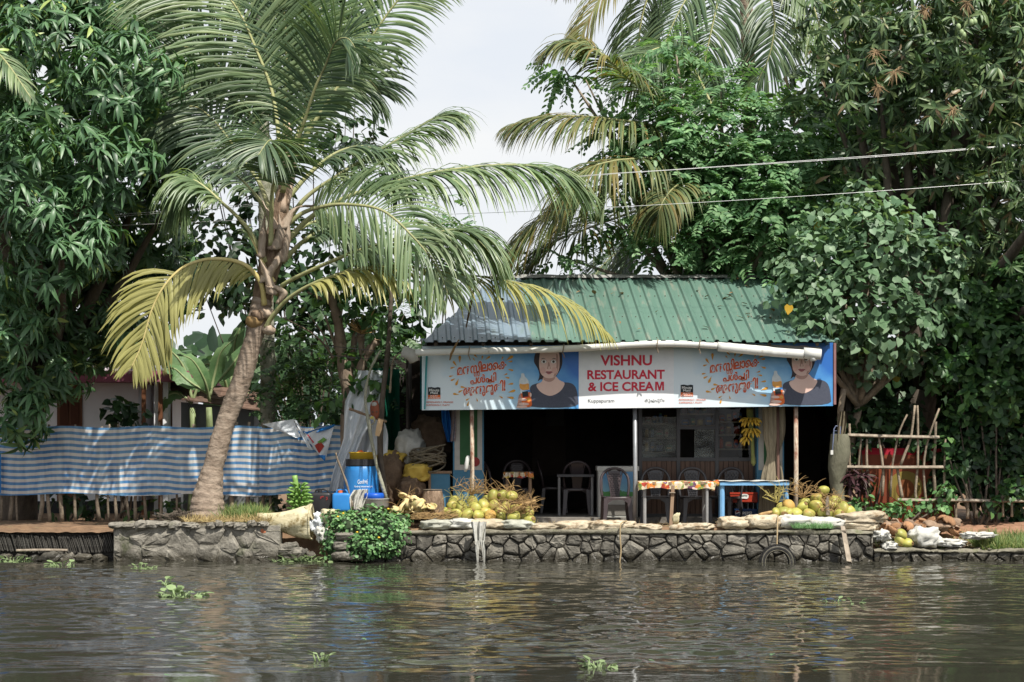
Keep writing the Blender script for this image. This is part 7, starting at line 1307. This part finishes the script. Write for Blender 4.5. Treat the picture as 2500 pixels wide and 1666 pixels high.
# ---------------------------------------------------------------- the leaning palm in front
PY = 32.75
pm = thing('coconut_palm', 'leaning coconut palm with ringed trunk in front of the striped tarpaulin', 'palm tree', at(505, 1278, PY))
palm_trunk(pm, [(503, 1290, 108, PY), (505, 1272, 96, PY), (507, 1217, 74, PY), (520, 1144, 49, PY), (548, 1040, 46, PY), (588, 933, 46, PY), (620, 825, 43, PY), (632, 770, 46, PY), (642, 730, 50, PY)], m_bark)
random.seed(3)
for i in range(16): a = random.uniform(0, 6.28); c = at(505, 1272, PY); tag(MB().tube([c+Vector((.24*math.cos(a), .24*math.sin(a), .05)), c+Vector((.36*math.cos(a), .36*math.sin(a), -.06))], [.03, .012], 5).build('root_stub', m_bark, pm), None)
palm_trunk(pm, [(636, 760, 44, PY), (646, 700, 50, PY), (660, 640, 55, PY), (670, 590, 52, PY), (682, 530, 44, PY), (692, 470, 34, PY), (700, 400, 24, PY)], m_fibre, 40, 'fibre_head', .03, 16, 3)
def sheath(pts, w0, w1, mat, seed=0):
    P = spline([at(*p) for p in pts], 14)
    def fn(u, v):
        j = int(round(v*13)); q = P[j]; wv = M_((w0*(1-v)+w1*v)*.78, PY)/2*(1-.75*max(0, v-.6)/.4); e = (u-.5)*2; return (q.x+wv*e*(1+.1*math.sin(v*9+seed)), q.y+.05*e*e, q.z+.05*e*e*(1-v)-.02*abs(e)+.02*vnoise((u*4, v*6, seed), 1.5))
    o = MB().grid(fn, 8, 13).build('leaf_sheath', mat, pm, True); md = o.modifiers.new('t', 'SOLIDIFY'); md.thickness = .012
for pts, a, b_, s_ in (([(640, 690, 32.45), (668, 650, 32.42), (690, 600, 32.5)], 40, 22, 1), ([(664, 720, 32.45), (650, 670, 32.42), (632, 625, 32.48)], 36, 18, 2), ([(636, 630, 32.45), (640, 580, 32.45), (646, 520, 32.5)], 30, 16, 3), ([(690, 640, 32.48), (700, 580, 32.46), (706, 530, 32.5)], 30, 14, 4), ([(658, 700, 32.42), (690, 715, 32.5), (676, 740, 32.5)], 30, 24, 5), ([(668, 560, 32.46), (660, 530, 32.44), (640, 490, 32.5)], 34, 10, 6), ([(690, 560, 32.46), (720, 510, 32.5), (768, 500, 32.5)], 34, 6, 7), ([(670, 610, 32.44), (684, 570, 32.44), (680, 520, 32.5)], 44, 20, 8)): sheath(pts, a, b_, m_sheath, s_)
for pts, r_ in (([(688, 520, 32.7), (696, 430, 32.75), (704, 330, 32.8), (706, 300, 32.8)], (.085, .075, .06, .01)), ([(700, 500, 32.72), (716, 420, 32.8), (728, 345, 32.8)], (.05, .045, .008))):
    P = spline([at(*p) for p in pts], 12); MB().tube(P, np.interp(np.linspace(0, 1, 12), np.linspace(0, 1, len(r_)), r_), 10).build('flower_spathe', m_spathe, pm, True)
for px, py, r_, m in ((622, 786, 40, m_stem), (652, 766, 34, m_sheath), (656, 806, 30, m_sheath), (634, 770, 40, m_fibre)): c = at(px, py, 32.66); MB().blob(c, (M_(r_, PY)*.55, .12, M_(r_, PY)*.42), int(px), .25, 2, 14, 10).build('leaf_base_stub', m, pm, True)
PF = m_lf_palm
F = lambda pts, L_, mat=PF, rib=m_rachis, **k: frond(pm, pts, L_, mat, rib, **k)
# yellowing frond arching to the left
F([(646, 745, 32.6), (636, 690, 32.5), (600, 648, 32.35), (545, 633, 32.25), (490, 636, 32.2), (440, 658, 32.15), (400, 700, 32.1), (370, 758, 32.1), (347, 838, 32.1), (320, 900, 32.1)], 1.02, m_lf_palmy, m_rachis_y, nl=56, hang=.45, t0=.16, seed=1, split=True, lift=.05, w=.032, up=(0, -1, .12), skip=(1, .5))
# lowest right frond in front of the roof
F([(650, 800, 32.6), (664, 775, 32.55), (700, 733, 32.45), (752, 699, 32.35), (814, 674, 32.3), (880, 655, 32.25), (980, 650, 32.25), (1107, 668, 32.25), (1215, 681, 32.25), (1324, 706, 32.25), (1414, 753, 32.28), (1483, 812, 32.3)], 1.12, m_lf_palmy, m_rachis, nl=54, hang=1.0, t0=.27, seed=2, spread=.55, lift=0, split=True, w=.034)
F([(672, 720, 32.6), (700, 690, 32.5), (805, 640, 32.3), (900, 604, 32.2), (1000, 578, 32.2), (1075, 566, 32.2), (1130, 562, 32.2), (1170, 590, 32.2), (1222, 650, 32.2)], 1.35, PF, seed=3, spread=.6, lift=0, hang=.8, nl=80, t0=.3, w=.03)
F([(690, 560, 32.6), (740, 520, 32.5), (800, 502, 32.3), (860, 500, 32.1), (935, 515, 31.9), (1005, 575, 31.8), (1065, 650, 31.8), (1095, 720, 31.8)], 1.1, PF, seed=4, hang=.6, nl=64, t0=.2, w=.023, up=(0, -1, .3))
F([(690, 600, 32.7), (760, 530, 32.8), (850, 480, 32.9), (952, 448, 33.0), (1040, 426, 33.0), (1140, 410, 33.0), (1233, 403, 33.0), (1306, 406, 33.0), (1360, 417, 33.0), (1440, 470, 33.0)], 1.35, PF, m_rachis, seed=5, spread=.5, lift=0, hang=.9, nl=92, t0=.28, w=.03)
F([(690, 560, 32.8), (740, 490, 33.0), (800, 444, 33.1), (901, 383, 33.3), (981, 336, 33.4), (1053, 293, 33.4), (1086, 281, 33.4)], 1.05, PF, seed=6, spread=.5, lift=0, hang=.85, nl=70, t0=.3, broken=.06)
F([(685, 500, 32.9), (740, 350, 33.0), (800, 250, 33.1), (858, 166, 33.2), (908, 90, 33.2), (973, 0, 33.2), (1040, -60, 33.2), (1110, -90, 33.2)], .9, PF, seed=7, hang=.4, nl=64, t0=.3, up=(0, -1, .2), w=.023)
F([(690, 470, 32.6), (712, 390, 32.4), (740, 307, 32.2), (769, 217, 32.0), (795, 160, 31.9), (818, 105, 31.7), (850, 95, 31.5), (880, 140, 31.4)], 1.0, m_lf_palmd, seed=8, hang=.3, nl=62, t0=.16, w=.023, up=(0, -1, .2))  # darker leaflet colour stands in for the shade on this frond's underside
F([(685, 430, 32.8), (680, 330, 32.9), (668, 240, 33.0), (650, 180, 33.0), (621, 110, 33.0), (590, 40, 33.0), (545, -20, 33.0), (470, -70, 33.0), (400, -80, 33.0)], 1.95, PF, seed=9, hang=.35, nl=74, t0=.2, w=.023, spread=1.2, up=(0, -1, .35))
F([(665, 530, 32.9), (632, 444, 33.0), (592, 390, 33.1), (553, 332, 33.1), (517, 290, 33.1), (480, 262, 33.1), (430, 260, 33.1)], 1.2, m_lf_palmd, seed=10, hang=.4, nl=54, t0=.25, up=(0, -1, .3), w=.023)
F([(662, 600, 32.5), (663, 500, 32.4), (668, 440, 32.2), (672, 390, 32.0), (668, 350, 31.7), (655, 345, 31.4), (630, 380, 31.2)], 1.1, m_lf_palmd, seed=11, hang=.4, nl=60, t0=.3, up=(0, -1, .3))
F([(650, 640, 32.6), (610, 566, 32.5), (575, 525, 32.4), (542, 495, 32.3), (506, 462, 32.3), (470, 440, 32.3), (450, 460, 32.3), (440, 520, 32.3)], 1.0, PF, seed=12, spread=.6, lift=0, hang=.9, nl=60, t0=.42)
F([(690, 420, 32.9), (696, 300, 33.0), (700, 130, 33.1), (690, 0, 33.1), (670, -120, 33.1)], 1.0, m_lf_palmd, seed=13, hang=.15, nl=56, t0=.22, up=(0, -1, .1), w=.023)
F([(695, 430, 33.0), (735, 300, 33.1), (765, 160, 33.2), (787, 0, 33.2), (800, -130, 33.2)], 1.05, PF, seed=14, hang=.2, nl=56, t0=.22, up=(0, -1, .1), w=.023)
F([(668, 560, 33.0), (640, 500, 33.1), (600, 450, 33.2), (560, 420, 33.3), (510, 420, 33.4), (470, 450, 33.4)], .95, m_lf_palmd, seed=15, hang=.8, nl=46, t0=.3, w=.023)
F([(688, 600, 33.0), (730, 560, 33.2), (790, 540, 33.4), (860, 560, 33.5), (910, 620, 33.6), (935, 700, 33.6)], 1.0, m_lf_palmd, seed=16, hang=.8, nl=50, t0=.25, w=.023)
F([(690, 640, 32.9), (740, 590, 33.1), (800, 560, 33.3), (860, 590, 33.3), (900, 650, 33.3)], .9, m_lf_palmd, seed=17, hang=.9, nl=56, t0=.3)
F([(690, 500, 33.0), (760, 420, 33.2), (830, 370, 33.4), (900, 360, 33.5), (950, 400, 33.6), (975, 470, 33.6)], 1.0, m_lf_palmd, seed=18, hang=.7, nl=48, t0=.25, w=.023)
F([(680, 480, 33.0), (640, 350, 33.2), (590, 240, 33.3), (540, 170, 33.3), (470, 120, 33.3), (400, 110, 33.3)], 1.7, m_lf_palmd, seed=19, hang=.4, nl=58, t0=.25, up=(0, -1, .4), w=.023)
F([(690, 450, 33.0), (760, 300, 33.2), (830, 210, 33.4), (890, 190, 33.5), (930, 230, 33.6)], .9, m_lf_palmd, seed=20, hang=.5, nl=50, t0=.25, up=(0, -1, .3), w=.023)
F([(668, 690, 32.55), (640, 640, 32.5), (622, 600, 32.5), (600, 560, 32.5)], .25, PF, m_rachis_y, seed=21, nl=6, t0=.8)
# ---------------------------------------------------------------- tall pale palm standing behind
tp = thing('tall_palm', 'tall straight palm with pale lichen covered trunk behind the leaning palm', 'palm tree', (X_(654, 36.3), 36.3, .5))
palm_trunk(tp, [(656, 1260, 48, 36.3), (655, 1010, 36, 36.3), (652, 780, 35, 36.3), (645, 400, 30, 36.3), (638, 0, 24, 36.3), (632, -420, 22, 36.3)], m_palebark, 140, rings=.03)
for i in range(11):
    a = 2*math.pi*i/11+.3; e = 200*math.cos(a); up_ = random.uniform(-150, 60); frond(tp, [(632, -430, 36.3), (632+e*.5, -520+up_*.3, 36.3+1.2*math.sin(a)), (632+e*1.2, -520+up_, 36.3+2.4*math.sin(a)), (632+e*1.8, -400+up_*.3, 36.3+3.4*math.sin(a))], .9, m_lf_palmd, m_rachis, nl=44, hang=.6, seed=40+i)
# ---------------------------------------------------------------- palm behind the restaurant
p2 = thing('coconut_palm', 'coconut palm behind the roof with browning fronds and orange flower stalks', 'palm tree', (X_(1780, 39.5), 39.5, .5)); B2 = 39.5
palm_trunk(p2, [(1778, 1240, 56, B2), (1784, 700, 46, B2), (1778, 470, 46, B2), (1772, 390, 40, B2)], m_darkbark, 70)
F = lambda pts, L_, mat, **k: frond(p2, [(a, b_, B2+c_*(2.9 if c_ < -.95 else 2.2)) for a, b_, c_ in pts], L_, mat, m_rachis, **k); c0 = (1772, 430, 0)
F([c0, (1690, 360, -.6), (1600, 310, -1), (1475, 290, -1.3), (1396, 284, -1.4), (1324, 286, -1.4), (1240, 308, -1.4)], 1.15, m_lf_palmo, seed=61, spread=.6, lift=0, hang=.75, nl=80)
F([c0, (1680, 440, -.4), (1577, 451, -.8), (1486, 459, -1.1), (1414, 480, -1.2), (1342, 520, -1.2), (1277, 570, -1.2), (1225, 655, -1.2)], 1.4, m_lf_palmo, seed=62, spread=.6, lift=0, hang=.8, nl=90, w=.03)
F([c0, (1690, 400, -.8), (1595, 388, -1.2), (1486, 396, -1.6), (1414, 428, -1.7), (1368, 500, -1.7)], 1.2, m_lf_palmo, seed=63, spread=.6, lift=0, hang=.8, nl=80)
F([c0, (1700, 330, -.6), (1600, 240, -1), (1530, 188, -1.2), (1486, 146, -1.3), (1432, 113, -1.3), (1378, 110, -1.3), (1332, 132, -1.3)], 1.0, m_lf_palmo, seed=64, hang=.7, nl=80)
F([c0, (1660, 480, -.3), (1540, 520, -.7), (1430, 560, -1), (1342, 600, -1), (1259, 680, -1)], 1.25, m_lf_palmo, seed=65, hang=.7, nl=80)
F([c0, (1720, 480, -0.70), (1640, 500, -0.90), (1560, 570, -0.90), (1510, 680, -0.90)], 1.2, m_lf_palmd, seed=66, hang=.9, nl=70)
F([c0, (1720, 450, -.9), (1660, 450, -1.3), (1620, 490, -1.5), (1600, 550, -1.5)], .85, m_lf_palmo, seed=67, hang=.9, nl=60)
F([c0, (1760, 320, .2), (1700, 180, .3), (1640, 120, .2), (1580, 130, 0), (1540, 190, -.2)], 1.3, m_lf_palmd, seed=68, hang=.6, nl=80)
F([c0, (1840, 360, .2), (1930, 330, .3), (2010, 370, .3), (2060, 460, .3)], 1.2, m_lf_palmd, seed=69, hang=.7, nl=70)
F([c0, (1740, 520, -0.80), (1700, 600, -0.90), (1690, 720, -0.90)], 1.0, m_lf_palmo, seed=70, hang=.8, nl=60)
F([c0, (1600, 560, .5), (1480, 640, .5), (1400, 760, .5)], 1.2, m_lf_palmd, seed=71, hang=.8, nl=70)
random.seed(8)
for k in range(3):
    mb = MB(); c = at(1772+k*10-8, 360+k*24, B2-1.4)
    for i in range(22): d = Vector((random.uniform(-.22, .2), random.uniform(-.15, .1), random.uniform(-.28, .12))); mb.tube([c, c+d*.6+Vector((0, 0, .04)), c+d], [.014, .012, .007], 4)
    mb.build('flower_stalk', M('orange flower stalk', srgb(176, 116, 44), srgb(150, 92, 36), rnd=.2) if k == 0 else bpy.data.materials['orange flower stalk'], p2)
# ---------------------------------------------------------------- palm high at the top right
p3 = thing('coconut_palm', 'tall coconut palm whose trunk leaves the picture at the top right of the sky gap', 'palm tree', (X_(1835, 42), 42, .5)); B3 = 42.0
palm_trunk(p3, [(1842, 1200, 42, B3), (1836, 600, 34, B3), (1828, 200, 32, B3), (1818, -60, 30, B3), (1812, -160, 30, B3)], m_bark, 110)
F = lambda pts, L_, mat, **k: frond(p3, [(a, b_, B3+c_) for a, b_, c_ in pts], L_, mat, m_rachis, **k); c0 = (1812, -150, 0)
F([c0, (1720, -160, -.6), (1600, -120, -1), (1500, -50, -1.2), (1440, 40, -1.2), (1408, 112, -1.2)], 1.25, m_lf_palmy, seed=81, hang=.6, nl=80)
F([c0, (1740, -90, -1), (1680, -10, -1.4), (1630, 90, -1.6), (1600, 200, -1.6)], 1.3, m_lf_palmd, seed=82, hang=.7, nl=76)
F([c0, (1770, -60, -1), (1740, 60, -1.4), (1720, 160, -1.5), (1715, 240, -1.5)], 1.2, m_lf_palmd, seed=83, hang=.6, nl=76)
F([c0, (1900, -110, -.8), (1960, -40, -1.2), (2000, 60, -1.4), (2020, 160, -1.4)], 1.25, m_lf_palm, seed=84, hang=.6, nl=76)
F([c0, (1950, -140, -.6), (2040, -60, -1), (2090, 40, -1.1), (2105, 130, -1.1)], 1.25, m_lf_palmy, seed=85, hang=.7, nl=76)
F([c0, (1860, -60, -1), (1890, 40, -1.4), (1880, 130, -1.5), (1850, 200, -1.5)], 1.2, m_lf_palmd, seed=86, hang=.5, nl=70)
F([c0, (1700, -240, .3), (1560, -240, .6), (1440, -150, .6), (1380, -30, .6)], 1.3, m_lf_palmy, seed=87, hang=.6, nl=76)
F([c0, (1850, -300, .3), (1950, -380, .6), (2080, -340, .6), (2160, -240, .6)], 1.3, m_lf_palm, seed=88, hang=.5, nl=70)
F([c0, (1660, -110, -.6), (1580, 0, -.8), (1560, 130, -.9), (1580, 260, -.9)], 1.2, m_lf_palmd, seed=89, hang=.7, nl=70)
# frond entering at the far left edge
p4 = thing('coconut_palm', 'palm mostly outside the picture whose frond tip enters at the left edge', 'palm tree', (X_(-420, 33), 33, .5)); palm_trunk(p4, [(-420, 1260, 70, 33.2), (-415, 700, 50, 33.2), (-400, 60, 42, 33.2)], m_bark, 70)
for k, pts in enumerate(([(-400, 80, 33.2), (-260, -10, 32.0), (-120, 30, 31.0), (0, 135, 30.4), (76, 240, 30.2)], [(-400, 80, 33.2), (-520, 0, 33), (-680, 60, 33), (-760, 220, 33)], [(-400, 80, 33.2), (-420, -120, 33.2), (-480, -260, 33.2), (-600, -300, 33.2)], [(-400, 80, 33.2), (-300, 160, 32.6), (-240, 300, 32.2), (-220, 420, 32)])): frond(p4, pts, .5 if k == 0 else .85, PF, m_rachis, seed=120+k, nl=64, hang=.6)
# ---------------------------------------------------------------- pruned tree by the store
pr = thing('pruned_tree', 'pruned grey brown tree with sawn limbs beside the white tarpaulin', 'tree', at(850, 1230, 34.0)); V4 = 34.0
def limb(pts, r_, name='limb'): P = spline([at(a, b_, V4+c_) for a, b_, c_ in pts], 14); return MB().tube(P, [x*(1+.12*math.sin(i*1.7)) for i, x in enumerate(np.interp(np.linspace(0, 1, 14), np.linspace(0, 1, len(r_)), r_))], 9).build(name, m_twigb, pr, True)
m_twigb = M('grey brown bark', (.15, .11, .08), (.30, .235, .18), scale=10, rough=.95, bump=.8, bscale=25, stretch=(1, 1, .4))
limb([(845, 1260, 0), (848, 1100, 0), (850, 960, 0), (836, 880, -.05), (828, 820, -.1)], [.14, .12, .12, .1, .09], 'trunk'); limb([(832, 840, -.1), (822, 770, -.15), (808, 730, -.2), (798, 718, -.2)], [.085, .08, .075, .07]); limb([(798, 735, -.2), (794, 700, -.2), (790, 690, -.2)], [.035, .03, .025]); limb([(795, 735, -.2), (775, 725, -.25), (750, 714, -.3)], [.03, .022, .016]); limb([(856, 980, 0), (880, 900, -.1), (905, 850, -.2), (922, 833, -.25)], [.075, .07, .065, .062]); limb([(850, 950, 0), (862, 850, .1), (870, 800, .1)], [.06, .05, .04]); limb([(826, 870, -.1), (800, 790, -.2), (795, 770, -.2)], [.02, .02, .016]); limb([(820, 880, 0), (770, 820, -.2), (690, 775, -.3)], [.018, .014, .008]); limb([(815, 890, 0), (790, 820, 0), (752, 765, 0)], [.014, .012, .008])
MB().lathe([(.064, 0), (.066, .01)], at(922, 831, V4-.25), 12).build('sawn_end', M('fresh wood', srgb(206, 178, 140)), pr); limb([(890, 905, 0), (882, 840, 0), (880, 815, -.05)], [.05, .055, .07], 'knot_head'); random.seed(12)
mb = MB(); c = at(882, 815, V4-.1)
for i in range(34): d = Vector((random.uniform(-.22, .25), random.uniform(-.2, .1), random.uniform(.02, .42))); mb.tube([c, c+d*.5, c+d], [.012, .01, .005], 4)
mb.build('pruned_shoots', m_stem, pr); cl = clp([(800, 720, 33.9, 40), (880, 760, 33.9, 50), (860, 880, 33.8, 40), (830, 960, 33.8, 36), (910, 940, 33.7, 36), (790, 1000, 34, 34), (930, 800, 33.9, 46), (860, 700, 33.9, 50)]); P, N = shell(cl, 60, back=.3, lo=.4); crown('foliage', inst(*singles(P, N, (.12, .22), T_OVAL)), m_lf_small, pr)
# ---------------------------------------------------------------- long dry strip hanging palm bits on the roof edge, last touches
for lb, pts in (('dry brown leaf strip lying on the roof left part', [(1160, 690), (1150, 740), (1138, 800)]), ('thin dry leaf strip hanging from the roof edge', [(1120, 830), (1104, 860), (1098, 880)])): drape('dry_strip', lb, 'leaf strip', pts, [4, 7, 3], 32.6, m_stem, 3, fold=.01)
